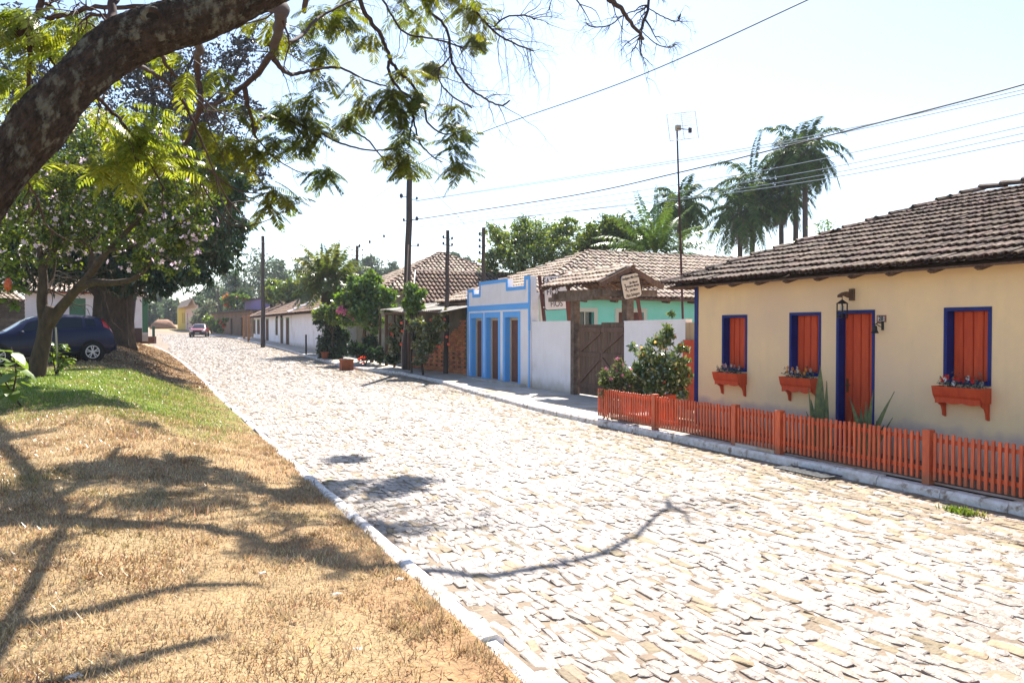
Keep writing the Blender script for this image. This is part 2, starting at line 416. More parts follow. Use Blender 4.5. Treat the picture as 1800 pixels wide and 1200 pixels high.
# lawn: dry grass near, green further on, bare sand beside the kerb
def lawn_material():
    m = bpy.data.materials.new('lawn soil'); m.use_nodes = True; nt = m.node_tree; L = nt.links.new
    p = nt.nodes['Principled BSDF']; p.inputs['Roughness'].default_value = .95; p.inputs['Specular IOR Level'].default_value = .1
    tc = node(nt, 'ShaderNodeTexCoord'); sep = node(nt, 'ShaderNodeSeparateXYZ'); L(tc.outputs['Object'], sep.inputs[0])
    def noise(s, d=6):
        n = node(nt, 'ShaderNodeTexNoise'); n.inputs['Scale'].default_value = s; n.inputs['Detail'].default_value = d; L(tc.outputs['Object'], n.inputs['Vector']); return n.outputs[0]
    def rng(v, a, b, c=0, d=1):
        r = node(nt, 'ShaderNodeMapRange'); r.inputs[1].default_value = a; r.inputs[2].default_value = b; r.inputs[3].default_value = c; r.inputs[4].default_value = d; L(v, r.inputs[0]); return r.outputs[0]
    def mix(f, a, b):
        x = node(nt, 'ShaderNodeMix', data_type='RGBA'); L(f, x.inputs[0])
        for s, v in ((6, a), (7, b)):
            if isinstance(v, tuple): x.inputs[s].default_value = (*v, 1)
            else: L(v, x.inputs[s])
        return x.outputs[2]
    def math_(op, a, b):
        x = node(nt, 'ShaderNodeMath', operation=op)
        for s, v in ((0, a), (1, b)):
            if isinstance(v, (int, float)): x.inputs[s].default_value = v
            else: L(v, x.inputs[s])
        return x.outputs[0]
    dry = mix(rng(noise(2.2), .35, .65), (.31, .215, .115), (.20, .135, .07))
    dry = mix(rng(noise(60, 3), .35, .7), dry, (.36, .265, .155))
    green = mix(rng(noise(5), .35, .65), (.10, .155, .025), (.18, .21, .05))
    green = mix(rng(noise(1.1), .5, .7), green, (.26, .19, .08))
    gy = math_('ADD', sep.outputs[1], rng(noise(.6), .2, .8, -2.6, 2.6))
    c = mix(rng(gy, 13.6, 15.6), dry, green)
    gx = math_('ADD', sep.outputs[0], rng(noise(.8), .2, .8, -1.9, 1.5))
    bare = rng(gx, .9, 2.1)
    far = rng(sep.outputs[1], 24, 28)
    c = mix(far, c, mix(rng(noise(3), .35, .65), (.26, .16, .09), (.15, .10, .06)))
    c = mix(bare, c, mix(rng(noise(9), .3, .7), (.38, .235, .125), (.24, .145, .08)))
    L(c, p.inputs['Base Color'])
    b = node(nt, 'ShaderNodeBump'); b.inputs['Strength'].default_value = .9; b.inputs['Distance'].default_value = .04
    L(noise(22, 8), b.inputs['Height']); L(b.outputs[0], p.inputs['Normal'])
    return m
m_lawn = lawn_material()
def lawn_xs(y):
    k = kerb_l(y) - .16
    return [k - a for a in (36, 28, 22, 17, 13, 10, 8, 6.6, 5.6, 4.8, 4.2, 3.7, 3.3, 2.9, 2.5, 2.1, 1.7, 1.4, 1.1, .8, .5, .25, 0)]
rr = random.Random(5)
lawn = grid_mesh('lawn', lawn_xs, list(np.arange(-10, 34, .35)) + list(np.arange(34, 62, 1.0)), lambda x, y: zlawn(x, y) + rr.uniform(-.012, .012), m_lawn)
lawn['kind'] = 'structure'
# left kerb: whitewashed stones end to end
m_kerb = M('whitewashed kerb', (.80, .77, .76), (.60, .55, .50), 9, bump=.9, bscale=24, c3=(.30, .23, .17), s3=7, lo3=.54, hi3=.66)
mb = MB(); y = -6; rk = random.Random(3)
while y < 62:
    l = rk.uniform(.45, .9); y1 = y + l
    x0, x1 = kerb_l(y), kerb_l(y1) + rk.uniform(-.015, .015); z0, z1 = zroad(y), zroad(y1) + rk.uniform(-.01, .01); h = .085 + rk.uniform(-.018, .018); j = rk.uniform(-.018, .018); w = rk.uniform(.13, .17)
    o = [(-w, -.1), (-w, h - .03), (-w + .035, h), (-.045, h + .004), (0, h - .035), (0.01, -.1)]
    a = [(x0 + p[0] + j, y + .006, z0 + p[1]) for p in o]; b = [(x1 + p[0] + j, y1 - .006, z1 + p[1]) for p in o]
    n = len(o); mb.add(a + b, [tuple(range(n)), tuple(range(2 * n - 1, n - 1, -1))] + [(i, i + n, (i + 1) % n + n, (i + 1) % n) for i in range(n)])
    y = y1
k = mb.build('kerb', m_kerb); k['kind'] = 'structure'
# right kerb
mb = MB(); y = -6
while y < 96:
    l = rk.uniform(.8, 1.3); y1 = y + l
    x0, x1 = kerb_r(y), kerb_r(y1); z0, z1 = zroad(y), zroad(y1); h = .13 + rk.uniform(-.01, .01); j = rk.uniform(-.012, .012); w = .17
    o = [(-.02, -.1), (.0, h - .035), (.03, h), (w, h), (w, -.1)]
    a = [(x0 + p[0] + j, y + .004, z0 + p[1] - .02) for p in o]; b = [(x1 + p[0] + j, y1 - .004, z1 + p[1] - .02) for p in o]
    n = len(o); mb.add(a + b, [tuple(range(n)), tuple(range(2 * n - 1, n - 1, -1))] + [(i, (i + 1) % n, (i + 1) % n + n, i + n) for i in range(n)])
    y = y1
k = mb.build('pavement_kerb', m_kerb); k['kind'] = 'structure'
# pavement behind the right kerb
def pv_xs(y):
    k = kerb_r(y) + .165
    return [k, k + .6, k + 1.2, k + 2.0, k + 3.5, k + 6]
pv = grid_mesh('pavement', pv_xs, list(np.arange(-6, 100, .6)), lambda x, y: zroad(y) + .118 + rr.uniform(-.006, .006), m_concrete)
pv['kind'] = 'structure'
# road bed of sand, then the stones
m_bed = M('sand between stones', (.225, .175, .13), (.15, .11, .08), 3, bump=.6, bscale=30, c3=(.26, .20, .14), s3=.5, lo3=.5, hi3=.66)
def road_xs(y):
    a, b = kerb_l(y), kerb_r(y); return [lerp(a - .02, b + .02, t / 14) for t in range(15)]
rd = grid_mesh('road', road_xs, list(np.arange(-6, 60, 1.0)) + list(np.arange(60, 160, 3.0)), lambda x, y: zroad(y) - .0045 + (0.02 if y > 100 else 0), m_bed)
rd['kind'] = 'structure'
MS = []
def road_stones():
    rs = random.Random(11); V = []; F = []; MS.clear()
    y0, y1 = .8, 100
    x = 1.72
    def field(a, b): return math.sin(a * .9 + 1.3 * math.sin(b * .31)) + math.sin(b * .53 + a * .7) + .6 * math.sin(a * 2.3 - b * 1.1)
    while x < 9.6:
        w = rs.uniform(.050, .105); y = y0 + rs.random() * .3
        while y < y1:
            l = rs.uniform(.10, .31) * (1.0 if y < 16 else 1.4 if y < 30 else 2.4)
            yc = y + l / 2; wx = .16 * math.sin(yc * .30 + x * .35) + .06 * math.sin(yc * 1.0 + x)
            cx = x + w / 2 + wx
            if kerb_l(yc) + .035 < cx < kerb_r(yc) - .05:
                e = min(cx - kerb_l(yc), kerb_r(yc) - cx)
                miss = rs.random() < .008 + (.10 if e < .25 else 0) + .06 * max(0, field(cx, yc) - 1.3)
                if not miss:
                    ang = rs.gauss(0, .11); ca, sa = math.cos(ang), math.sin(ang)
                    tx, ty = rs.gauss(0, .05), rs.gauss(0, .03); h = .003 + rs.gauss(0, .0032)
                    hw, hl = w / 2 + .011, l / 2 + .012
                    n_ = rs.choice((6, 7, 8)); shape = []
                    for q in range(n_):
                        a_ = 2 * math.pi * (q + rs.uniform(-.28, .28)) / n_ + .4
                        c_, s_ = math.cos(a_), math.sin(a_); pw = .42
                        shape.append((math.copysign(abs(c_) ** pw, c_) * rs.uniform(.78, 1.08), math.copysign(abs(s_) ** pw, s_) * rs.uniform(.8, 1.08)))
                    zr = zroad(yc); n0 = len(V); lift = [rs.gauss(0, .0035) for _ in shape]
                    for ring, (sc, dz) in enumerate(((1.03, -.035), (.99, -.005), (.80, 0))):
                        for q, (a, b) in enumerate(shape):
                            px, py = a * hw * sc, b * hl * sc
                            V.append((cx + px * ca - py * sa, yc + px * sa + py * ca, zr + h + dz + px * tx + py * ty + lift[q] * (ring > 0)))
                    for r in range(2):
                        F += [(n0 + r * n_ + q, n0 + r * n_ + (q + 1) % n_, n0 + (r + 1) * n_ + (q + 1) % n_, n0 + (r + 1) * n_ + q) for q in range(n_)]
                    F.append(tuple(n0 + 2 * n_ + q for q in range(n_)))
                    MS.extend([1 if rs.random() < .10 + .75 * sst((cx - 5.6) / 3.2) * (1 if yc < 14 else .6) else 0] * (2 * n_ + 1))
            y += l
        x += w
    return V, F
m_stone = M('pale road stone', (.235, .19, .155), (.305, .265, .235), .35, isl=.24, rough=.55, spec=.4, bump=.9, bscale=22, c3=(.15, .12, .10), s3=9, lo3=.52, hi3=.72)
V, F = road_stones()
m_stone2 = M('sandy gold stone', (.25, .185, .11), (.22, .165, .11), .6, isl=.25, rough=.7, spec=.3, bump=.9, bscale=22, c3=(.16, .115, .07), s3=9, lo3=.52, hi3=.72)
st = link('road_paving', V, F, [m_stone, m_stone2]); st['kind'] = 'structure'
st.data.polygons.foreach_set('material_index', MS)
# yard between the picket fence and the cream house
m_yard = M('dark yard brick', (.14, .085, .065), (.09, .06, .05), 3, bump=.4)
mb = MB(); yy = 0
rb = random.Random(2)
for i in range(62):
    for jx in range(5):
        x0 = 8.74 + jx * .222; y0 = -1.0 + i * .25 + (.12 if jx % 2 else 0)
        if y0 + .24 < 14.2: mb.box(x0, x0 + .214, y0, y0 + .242, .08, .142 + rb.uniform(-.004, .004))
yd = mb.build('yard_paving', m_yard); yd['kind'] = 'structure'

# ------------------------------------------------------------------ roofs of barrel tiles
def tile_roof(name, parent, O, U, W, nu, nw, mat, pitch=.2, L=.40, clip=None, seed=1, tilt=.03, seg=5, rad=.5, label=None):
    """O eave corner, U unit along the eave, W unit up the slope; caps and pans."""
    O, U, W = [np.array(a, float) for a in (O, U, W)]; N = np.cross(U, W)
    if N[2] < 0: N = -N
    rs = random.Random(seed); V = []; F = []; MI = []
    def tile(u, s, up, r0, r1, base):
        MI.append(0 if up else 1)
        du, ds = rs.gauss(0, pitch * .035), rs.gauss(0, L * .03); lift = rs.gauss(0, .004); sk = rs.gauss(0, pitch * .04)
        n0 = len(V)
        for (ss, r, h) in ((s - L * .05 + ds, r0, base + tilt), (s + L * 1.06 + ds, r1, base)):
            ex = sk if r == r0 else -sk
            for k in range(seg + 1):
                a = math.pi * k / seg
                x = -math.cos(a) * r; z = math.sin(a) * r * (.78 if up else -.55)
                V.append(O + U * (u + du + x + ex) + W * ss + N * (h + lift + z))
        m = seg + 1
        F.extend([(n0 + k, n0 + k + 1, n0 + m + k + 1, n0 + m + k) for k in range(seg)])
        # thickness lip at the lower end
        n1 = len(V); t = .014
        for k in range(seg + 1):
            a = math.pi * k / seg; r = r0 - t
            x = -math.cos(a) * r; z = math.sin(a) * r * (.78 if up else -.55)
            V.append(O + U * (u + du + x + sk) + W * (s - L * .05 + ds) + N * (base + tilt + lift + z - (0 if up else t)))
        F.extend([(n0 + k, n1 + k, n1 + k + 1, n0 + k + 1) for k in range(seg)])
    for j in range(nw):
        s = j * L
        for i in range(nu):
            u = (i + .5) * pitch
            if clip is None or clip(u, s + L * .5): tile(u, s, True, pitch * rad * .74, pitch * rad * .60, .050)
            u2 = i * pitch
            if clip is None or clip(u2, s + L * .5): tile(u2, s, False, pitch * rad * .86, pitch * rad * .74, .040)
                # channel tiles take the second, darker material

    o = link(name, V, F, [mat, m_pan], parent)
    npf = 2 * seg; o.data.polygons.foreach_set('material_index', [m for m in MI for _ in range(npf)])
    if label: o['label'] = label
    return o
def ridge_caps(mb, A, B, r=.11, L=.42, seed=1, step=.03):
    A, B = np.array(A, float), np.array(B, float); d = B - A; ln = np.linalg.norm(d); d /= ln
    u = np.cross(d, (0, 0, 1)); u /= np.linalg.norm(u); n = np.cross(u, d); rs = random.Random(seed)
    for i in range(int(ln / L) + 1):
        vs = []; s0, s1 = i * L - .03, min((i + 1) * L + .04, ln + .1); j = rs.gauss(0, .008)
        for s, rr_, h in ((s0, r * 1.1, step), (s1, r * .85, 0)):
            for q in (1.0, .84):
                for k in range(7):
                    a = math.pi * k / 6
                    vs.append(A + d * s + u * (-math.cos(a) * rr_ * q + j) + n * (math.sin(a) * rr_ * q * .9 + h - .02))
        fs = [(k, k + 1, 14 + k + 1, 14 + k) for k in range(6)] + [(k, 7 + k, 8 + k, k + 1) for k in range(6)] + [(14 + k, 14 + k + 1, 21 + k + 1, 21 + k) for k in range(6)]
        mb.add(vs, fs)

# ------------------------------------------------------------------ walls with openings
def wall_open(mb, P, U, N, u0, u1, z0, z1, th, ops, ztop=None):
    """P origin, U unit along, N outward normal; ops: (u0,u1,z0,z1). Front, back, reveals and ends."""
    P, U, N = [np.array(a, float) for a in (P, U, N)]
    us = sorted({u0, u1, *[v for o in ops for v in o[:2]]}); zs = sorted({z0, z1, *[v for o in ops for v in o[2:]]})
    def pt(u, z, d): return P + U * u + N * (-d) + np.array([0, 0, z])
    for i in range(len(us) - 1):
        for j in range(len(zs) - 1):
            cu, cz = (us[i] + us[i + 1]) / 2, (zs[j] + zs[j + 1]) / 2
            if any(o[0] < cu < o[1] and o[2] < cz < o[3] for o in ops): continue
            for d in (0, th): mb.quad(pt(us[i], zs[j], d), pt(us[i + 1], zs[j], d), pt(us[i + 1], zs[j + 1], d), pt(us[i], zs[j + 1], d))
    for (a, b, c, e) in list(ops) + [(u0, u1, z0, z1)]:
        for (p, q) in (((a, c), (a, e)), ((b, c), (b, e)), ((a, c), (b, c)), ((a, e), (b, e))):
            mb.quad(pt(*p, 0), pt(*q, 0), pt(*q, th), pt(*p, th))
def fbox(mb, P, U, N, u0, u1, z0, z1, d0, d1):
    """box in a wall's frame; d is outward"""
    P, U, N = [np.array(a, float) for a in (P, U, N)]
    mb.obox(P + U * u0 + N * d0 + np.array([0, 0, z0]), U * (u1 - u0), N * (d1 - d0), np.array([0, 0, z1 - z0]))
YP = np.array([0, 1.0, 0]); XN = np.array([-1.0, 0, 0]); XP = np.array([1.0, 0, 0]); YN = np.array([0, -1.0, 0]); ZP = np.array([0, 0, 1.0])

# ------------------------------------------------------------------ the cream house
HX = 9.85
Yc = on_x(1222, 600, HX)[1]
EZ = 2.88
house = thing('cream_house', (HX, 6, .14), 'long cream plastered house with orange shutters and blue frames under an old tile roof', 'house')
O0 = np.array([HX, 0, 0])
def wy(px, py): return on_x(px, py, HX)
win = [((1272, 557), (1311, 650)), ((1391, 553), (1440, 658)), ((1664, 545), (1738, 674))]
ops = []
for a, b in win:
    ya, yb = wy(a[0], a[1]), wy(b[0], b[1])
    ops.append((yb[1], ya[1], wy(b[0], b[1])[2], wy(a[0], a[1])[2]))
wa, wb = 1.18, 2.24
ops = [(o[0], o[1], wa, wb) for o in ops]
zt = [wy(a[0], a[1])[2] for a, b in win]; zb_ = [wy(b[0], b[1])[2] for a, b in win]
ops = [(o[0], o[1], zb_[i], zt[i]) for i, o in enumerate(ops)]
dy1, dy0 = wy(1474, 549)[1], wy(1535, 549)[1]
dtop = wy(1500, 549)[2]
dop = (dy0, dy1, .15, dtop)
mb = MB(); wall_open(mb, O0, YP, XN, -2.0, Yc, .05, EZ, .32, ops + [dop])
mb.box(HX + .32, HX + 10, Yc - .3, Yc, .05, EZ)             # side wall facing up the street
mb.box(HX + .32, HX + 10, -2.0, -1.7, .05, EZ)
mb.build('wall', m_cream, house)
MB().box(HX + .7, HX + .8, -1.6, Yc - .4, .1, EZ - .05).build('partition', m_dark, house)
bd = .034
for (a, b, c, e) in ops + [dop]:
    isdoor = (a, b) == (dy0, dy1)
    mb = MB()
    bot = c if isdoor else c
    # flat painted band round the opening, 12 mm proud
    fbox(mb, O0, YP, XN, a - bd, a, c - (0 if isdoor else bd), e + bd, -.004, .012)
    fbox(mb, O0, YP, XN, b, b + bd, c - (0 if isdoor else bd), e + bd, -.004, .012)
    fbox(mb, O0, YP, XN, a, b, e, e + bd, -.004, .012)
    if not isdoor: fbox(mb, O0, YP, XN, a, b, c - bd, c, -.004, .012)
    # painted lining of the reveal
    rv = .17
    fbox(mb, O0, YP, XN, a, a + .015, c, e, -rv, .008); fbox(mb, O0, YP, XN, b - .015, b, c, e, -rv, .008)
    fbox(mb, O0, YP, XN, a + .015, b - .015, e - .015, e, -rv, .008)
    if not isdoor: fbox(mb, O0, YP, XN, a + .015, b - .015, c, c + .015, -rv, .008)
    nb = 4; bw = (b - a - .03) / nb
    sh = MB()
    fbox(sh, O0, YP, XN, a + .015, b - .015, c + .015, e - .015, -.165, -.145)
    for i in range(nb):
        u0 = a + .015 + i * bw + .007; u1 = a + .015 + (i + 1) * bw - .007
        fbox(sh, O0, YP, XN, u0, u1, c + .02, e - .02, -.145, -.128)
        fbox(sh, O0, YP, XN, u0 + .010, u1 - .010, c + .035, e - .03, -.128, -.123)
    if isdoor:
        d = sh.build('door', m_orange, house); mb.build('door_frame', m_blue, d)
        h = MB(); yk = b - .075
        fbox(h, O0, YP, XN, yk - .018, yk + .018, .99, 1.20, -.123, -.115)
        h.tube([(HX + .115, yk, 1.11), (HX + .07, yk, 1.11), (HX + .065, yk - .03, 1.11), (HX + .07, yk - .09, 1.105)], .009, 6)
        h.build('handle', M('brass', (.16, .10, .04), rough=.4, metal=.7), d)
    else:
        w = mb.build('window', m_blue, house); sh.build('shutter', m_orange, w)
MB().box(HX - .012, HX + .1, Yc - .10, Yc + .012, .05, EZ - .02).build('corner_post', m_blue, house)
# roof: front slope with a hip at the far end
tau, dlt = 3.0, 5.3
ex = HX - .38; ez = 2.80; rise = 1.80
eyc = on_x(1166, 517, ex)[1]
U = YN; Wv = np.array([dlt, 0, rise]); sl = np.linalg.norm(Wv); Wv /= sl
Ltot = eyc + 2.6
def clipc(u, s):
    t = s / sl; return u > t * tau - .03
tile_roof('roof', house, (ex, eyc, ez), U, Wv, int(Ltot / .126), int(sl / .38), m_tile, .126, .38, clipc, 3, tilt=.038, label='weathered clay barrel tiles bleached by the sun')
mb = MB(); ridge_caps(mb, (ex, eyc, ez + .06), (ex + dlt, eyc - tau, ez + rise + .06), .095, .46, 2, .035)
ridge_caps(mb, (ex + dlt, eyc - tau, ez + rise + .07), (ex + dlt, -2.6, ez + rise + .06), .095, .42, 5, .035)
mb.build('ridge_cap', m_tile, house)
mb = MB()       # boarding under the tiles, hip end and back slope
A = np.array([ex + .05, eyc - .03, ez - .01]); B = np.array([ex + dlt, eyc - tau, ez + rise - .02]); Cc = np.array([ex + .05, -2.6, ez - .01]); D = np.array([ex + dlt, -2.6, ez + rise - .02])
E2 = np.array([ex + 2 * dlt, eyc, ez - .01]); F2 = np.array([ex + 2 * dlt, -2.6, ez - .01])
for q in ((A, B, D, Cc), (A, E2, B), (B, E2, F2, D)): mb.prism(q, (0, 0, -.03))
mb.build('roof_boarding', m_wood, house)
tile_roof('hip_slope', house, (ex + 2 * dlt, eyc, ez), XN, np.array([0, -tau, rise]) / math.hypot(tau, rise), int(2 * dlt / .2), int(math.hypot(tau, rise) / .41), m_tile, .2, .41,
          lambda u, s: abs(u - dlt) < dlt * (1 - s / math.hypot(tau, rise)), 8)
y = Yc - .15; i = 0
for y in np.arange(Yc - .12, -1.5, -.66):
    r_ = MB(); sx = Wv[0]; sz = Wv[2]
    P0 = np.array([ex - .01, y, ez - .075]); Q0 = P0 + Wv * .62
    r_.prism([P0 + (0, -.04, .02), P0 + (.08, -.04, -.01), Q0 + (0, -.04, -.06), Q0 + (0, -.04, .03)], (0, .065, 0))
    r_.build('rafter', m_wood, house)
MB().box(HX - .07, HX + .02, -2.4, Yc + .35, EZ - .07, EZ - .005).build('wall_plate', m_wood, house)

# window boxes and the flowers in them
boxes = [((1258, 1311), 654, 'orange window box with dusty pink flowers nearest the blue corner post'),
         ((1373, 1437), 661, 'orange window box with scalloped edge between the first window and the orange door'),
         ((1642, 1731), 680, 'wide orange window box with red and white flowers past the house number')]
for i, ((xa, xb), yt, lab) in enumerate(boxes):
    a, b, c, e = ops[i]; yc_ = (a + b) / 2; hw = .34
    bx = HX - .24; zt_ = c - .06
    t = thing('flower_box', (HX, yc_, zt_ - .2), lab, 'flower box', 'window boxes on the cream house')
    mb = MB(); y0, y1 = yc_ - hw, yc_ + hw
    prof = [(bx, zt_), (bx + .03, zt_ - .12), (bx + .075, zt_ - .19), (HX - .004, zt_ - .20), (HX - .004, zt_ - .02), (bx + .02, zt_ - .02), (bx + .02, zt_)]
    o2 = [(bx, zt_), (bx + .03, zt_ - .12), (bx + .075, zt_ - .19), (HX - .004, zt_ - .20), (HX - .004, zt_)]
    mb.prism([(p[0], y0, p[1]) for p in o2], (0, .018, 0)); mb.prism([(p[0], y1 - .018, p[1]) for p in o2], (0, .018, 0))
    mb.prism([(p[0], y0 + .018, p[1]) for p in [(bx, zt_), (bx + .03, zt_ - .12), (bx + .075, zt_ - .19), (bx + .095, zt_ - .18), (bx + .05, zt_ - .11), (bx + .018, zt_)]], (0, 2 * hw - .036, 0))
    mb.box(bx + .02, HX - .004, y0 + .018, y1 - .018, zt_ - .055, zt_ - .03)
    mb.box(bx + .095, HX - .004, y0 + .018, y1 - .018, zt_ - .199, zt_ - .18)
    n = 22      # scalloped lower edge
    pts = [(bx + .05, lerp(y0 + .02, y1 - .02, k / n), zt_ - .21 - .028 * abs(math.sin(k / n * math.pi * 2.5)) * (1.4 if i == 1 else .7)) for k in range(n + 1)]
    mb.prism([(bx + .05, y0 + .02, zt_ - .14), *pts, (bx + .05, y1 - .02, zt_ - .14)], (.015, 0, 0))
    mb.build('box', m_orange, t)
    for yk in (y0 + .02, y1 - .05):
        br = MB(); q = [(HX - .004, zt_ - .2), (bx + .09, zt_ - .2), (bx + .10, zt_ - .235), (bx + .16, zt_ - .27), (HX - .055, zt_ - .33), (HX - .045, zt_ - .40), (HX - .004, zt_ - .42)]
        br.prism([(p[0], yk, p[1]) for p in q], (0, .03, 0)); br.build('bracket', m_orange, t)
    fl = thing('flower_arrangement', (HX - .13, yc_, zt_ - .03), ['dusty pink and grey blossoms in the window box by the blue corner', 'yellow and pale blossoms in the window box left of the orange door', 'red and white blossoms in the window box past the house number'][i], 'flowers', 'flowers in the window boxes')
    rs = np.random.RandomState(20 + i)
    P = np.stack([HX - .13 + rs.normal(0, .05, 340), rs.uniform(y0 + .05, y1 - .05, 340), zt_ - .03 + np.abs(rs.normal(0, .075, 340))], 1)

    leaves(P, .04, .5, M('grey green leaf', (.05, .085, .06), (.10, .14, .12), 20, isl=.4, trans=.2), fl, "foliage", 50 + i)
    cols = [[(.42, .22, .24), (.55, .42, .42)], [(.60, .26, .05), (.50, .42, .38)], [(.55, .03, .02), (.62, .60, .62)]][i]
    R = random.Random(i)
    for k in range(12):
        c = cols[(k % 3 == 0)]; f = MB(); cx, cy, cz = HX - .15 + R.gauss(0, .04), y0 + .06 + (2 * hw - .12) * (k + .5) / 12 + R.gauss(0, .012), zt_ + R.uniform(.05, .15)
        for q in range(7):
            a = 2 * math.pi * q / 7 + R.random(); d = np.array([-.3 + math.cos(a) * .3, math.cos(a), math.sin(a)]) * .03
            f.quad((cx, cy, cz), (cx + d[0] - .008, cy + d[1] - d[2] * .4, cz + d[2] + d[1] * .4), (cx + d[0] * 1.3 - .02, cy + d[1] * 1.2, cz + d[2] * 1.2), (cx + d[0] - .008, cy + d[1] + d[2] * .4, cz + d[2] - d[1] * .4))
        f.blob((cx - .01, cy, cz), .014, 1, .2, R)
        f.build('blossom', M('box flower %d%d' % (i, k % 3 == 0), c, rough=.9), fl)

# lantern on its wooden bracket, number plate, bell
yl = wy(1499, 518)[1]; zl = wy(1499, 518)[2]
t = thing('wall_lantern', (HX, yl, zl), 'black hanging lantern on a carved wooden arm above the orange door', 'lantern')
mb = MB(); fbox(mb, (HX, yl, zl), YP, XN, -.045, .045, -.09, .09, .001, .035)
arm = [(HX - .035, zl - .05), (HX - .035, zl + .04), (HX - .14, zl + .045), (HX - .22, zl + .03), (HX - .30, zl - .01), (HX - .30, zl - .045), (HX - .26, zl - .045), (HX - .2, zl - .01), (HX - .1, zl - .045)]
mb.prism([(p[0], yl - .02, p[1]) for p in arm], (0, .04, 0)); mb.build('arm', m_wood, t)
mb = MB(); lx = HX - .22; z1 = zl - .08; z0 = zl - .36; q = .05
mb.tube([(lx, yl, zl - .01), (lx, yl, z1)], .006, 6)
mb.add([(lx - .065, yl - .065, z1 - .06), (lx + .065, yl - .065, z1 - .06), (lx + .065, yl + .065, z1 - .06), (lx - .065, yl + .065, z1 - .06), (lx, yl, z1 + .01)], [(0, 1, 4), (1, 2, 4), (2, 3, 4), (3, 0, 4), (3, 2, 1, 0)])
for sx_ in (-1, 1):
    for sy in (-1, 1): mb.box(lx + sx_ * q - .007, lx + sx_ * q + .007, yl + sy * q - .007, yl + sy * q + .007, z0, z1 - .06)
for zz in (z0, z0 + .10, z0 + .04):
    for sx_ in (-1, 1):
        mb.box(lx + sx_ * q - .005, lx + sx_ * q + .005, yl - q, yl + q, zz + .001, zz + .013); mb.box(lx - q, lx + q, yl + sx_ * q - .004, yl + sx_ * q + .004, zz, zz + .012)
mb.build('lantern_frame', m_black, t)
MB().lathe([(.02, z0 + .11), (.032, z0 + .13), (.03, z0 + .19), (.012, z0 + .2)], (lx, yl, 0), 12).build('glass', M('frosted lamp glass', (.5, .48, .42), rough=.3), t)
pa, pb = wy(1542, 554), wy(1558, 566)
t = thing('house_number', (HX, (pa[1] + pb[1]) / 2, pb[2]), 'small glazed tile plate with a painted border and house number beside the orange door', 'house number')
MB().box(HX - .012, HX - .0005, pb[1], pa[1], pb[2], pa[2]).build('plate', M('painted plate border', (.10, .06, .05), (.35, .14, .10), 60), t)
MB().box(HX - .015, HX - .0125, pb[1] + .022, pa[1] - .022, pb[2] + .016, pa[2] - .016).build('plate_face', M('white glaze', (.55, .54, .52), (.45, .43, .42), 60, rough=.4), t)
text_mesh('28', .085, m_black, t, ((HX - .018, (pa[1] + pb[1]) / 2, (pa[2] + pb[2]) / 2), YN, ZP, XN), 'numeral', bold=.002)
yb_, zb2 = wy(1552, 573)[1], wy(1552, 573)[2]
t = thing('door_bell', (HX, yb_, zb2), 'small black iron bell on a bracket to the right of the door frame', 'bell')
mb = MB(); mb.box(HX - .012, HX - .001, yb_ - .02, yb_ + .02, zb2 - .06, zb2 + .07)
mb.tube([(HX - .01, yb_, zb2 + .04), (HX - .08, yb_ + .02, zb2 + .05), (HX - .13, yb_ + .03, zb2 + .02), (HX - .16, yb_ + .035, zb2 + .05)], .008, 6)
mb.tube([(HX - .01, yb_, zb2 - .02), (HX - .06, yb_ + .015, zb2), (HX - .10, yb_ + .025, zb2 + .03)], .006, 6); mb.build('bracket', m_black, t)
MB().lathe([(.012, .0), (.03, -.01), (.036, -.07), (.055, -.11), (.05, -.115)], (HX - .13, yb_ + .03, zb2 + .01), 14).build('bell', m_black, t)

# ------------------------------------------------------------------ picket fence and its gate along the kerb
FX = 8.60; zf0 = .135; FH = .60
def picket(y, top, x=FX, w=.037, d=.022, slant=0):
    mb = MB(); x0, x1 = x - d - .012, x - .012; sl = slant
    pr = [(y - w / 2, zf0 + .035), (y + w / 2, zf0 + .035), (y + w / 2 + sl, top - .006), (y + w / 4 + sl, top), (y - w / 4 + sl, top), (y - w / 2 + sl, top - .006)]
    mb.prism([(x0, p[0], p[1]) for p in pr], (d, 0, 0)); return mb
def fy(px):
    return on_x(px, 575 + (px - 250) / 4.97 * .98, FX)[1]
posts = [fy(1152), fy(1293), fy(1371), fy(1632), -.2]
yL = fy(1052)
def fence_run(name, y0, y1, label, cat, posts_, ends=True):
    t = thing(name, (FX, (y0 + y1) / 2, zf0), label, cat, None)
    n = int(round((y0 - y1) / .079))
    R = random.Random(int(y0 * 10))
    for i in range(n):
        y = y0 - (i + .5) * (y0 - y1) / n
        if any(abs(y - p) < .062 for p in posts_): continue
        picket(y + R.gauss(0, .002), zf0 + FH + R.uniform(-.009, .009), slant=R.gauss(0, .006)).build('picket', m_fence, t)
    for z in (.13, .49):
        MB().box(FX - .008, FX + .016, y1 + .001, y0 - .001, zf0 + z, zf0 + z + .05).build('rail', m_fence, t)
    for p in posts_:
        if y1 - .06 < p < y0 + .06:
            MB().box(FX - .055, FX + .045, p - .05, p + .05, zf0 - .03, zf0 + FH + .03).build('post', m_fence, t)
    return t
fence_run('picket_fence', yL, posts[1] + .0, 'low orange picket fence in front of the flowering bushes, up to the gate', 'fence', posts[:2])
fence_run('picket_fence', posts[2], -1.0, 'long low orange picket fence running from the gate past the orange door', 'fence', posts[2:])
gt = fence_run('garden_gate', posts[1] - .06, posts[2] + .06, 'narrow orange picket gate between two square fence posts', 'gate', [])
b0, b1 = posts[2] + .08, posts[1] - .08
MB().beam((FX + .03, b0, zf0 + .15), (FX + .03, b1, zf0 + .5), .02, .05, up=(1, 0, 0)).build('brace', m_fence, gt)
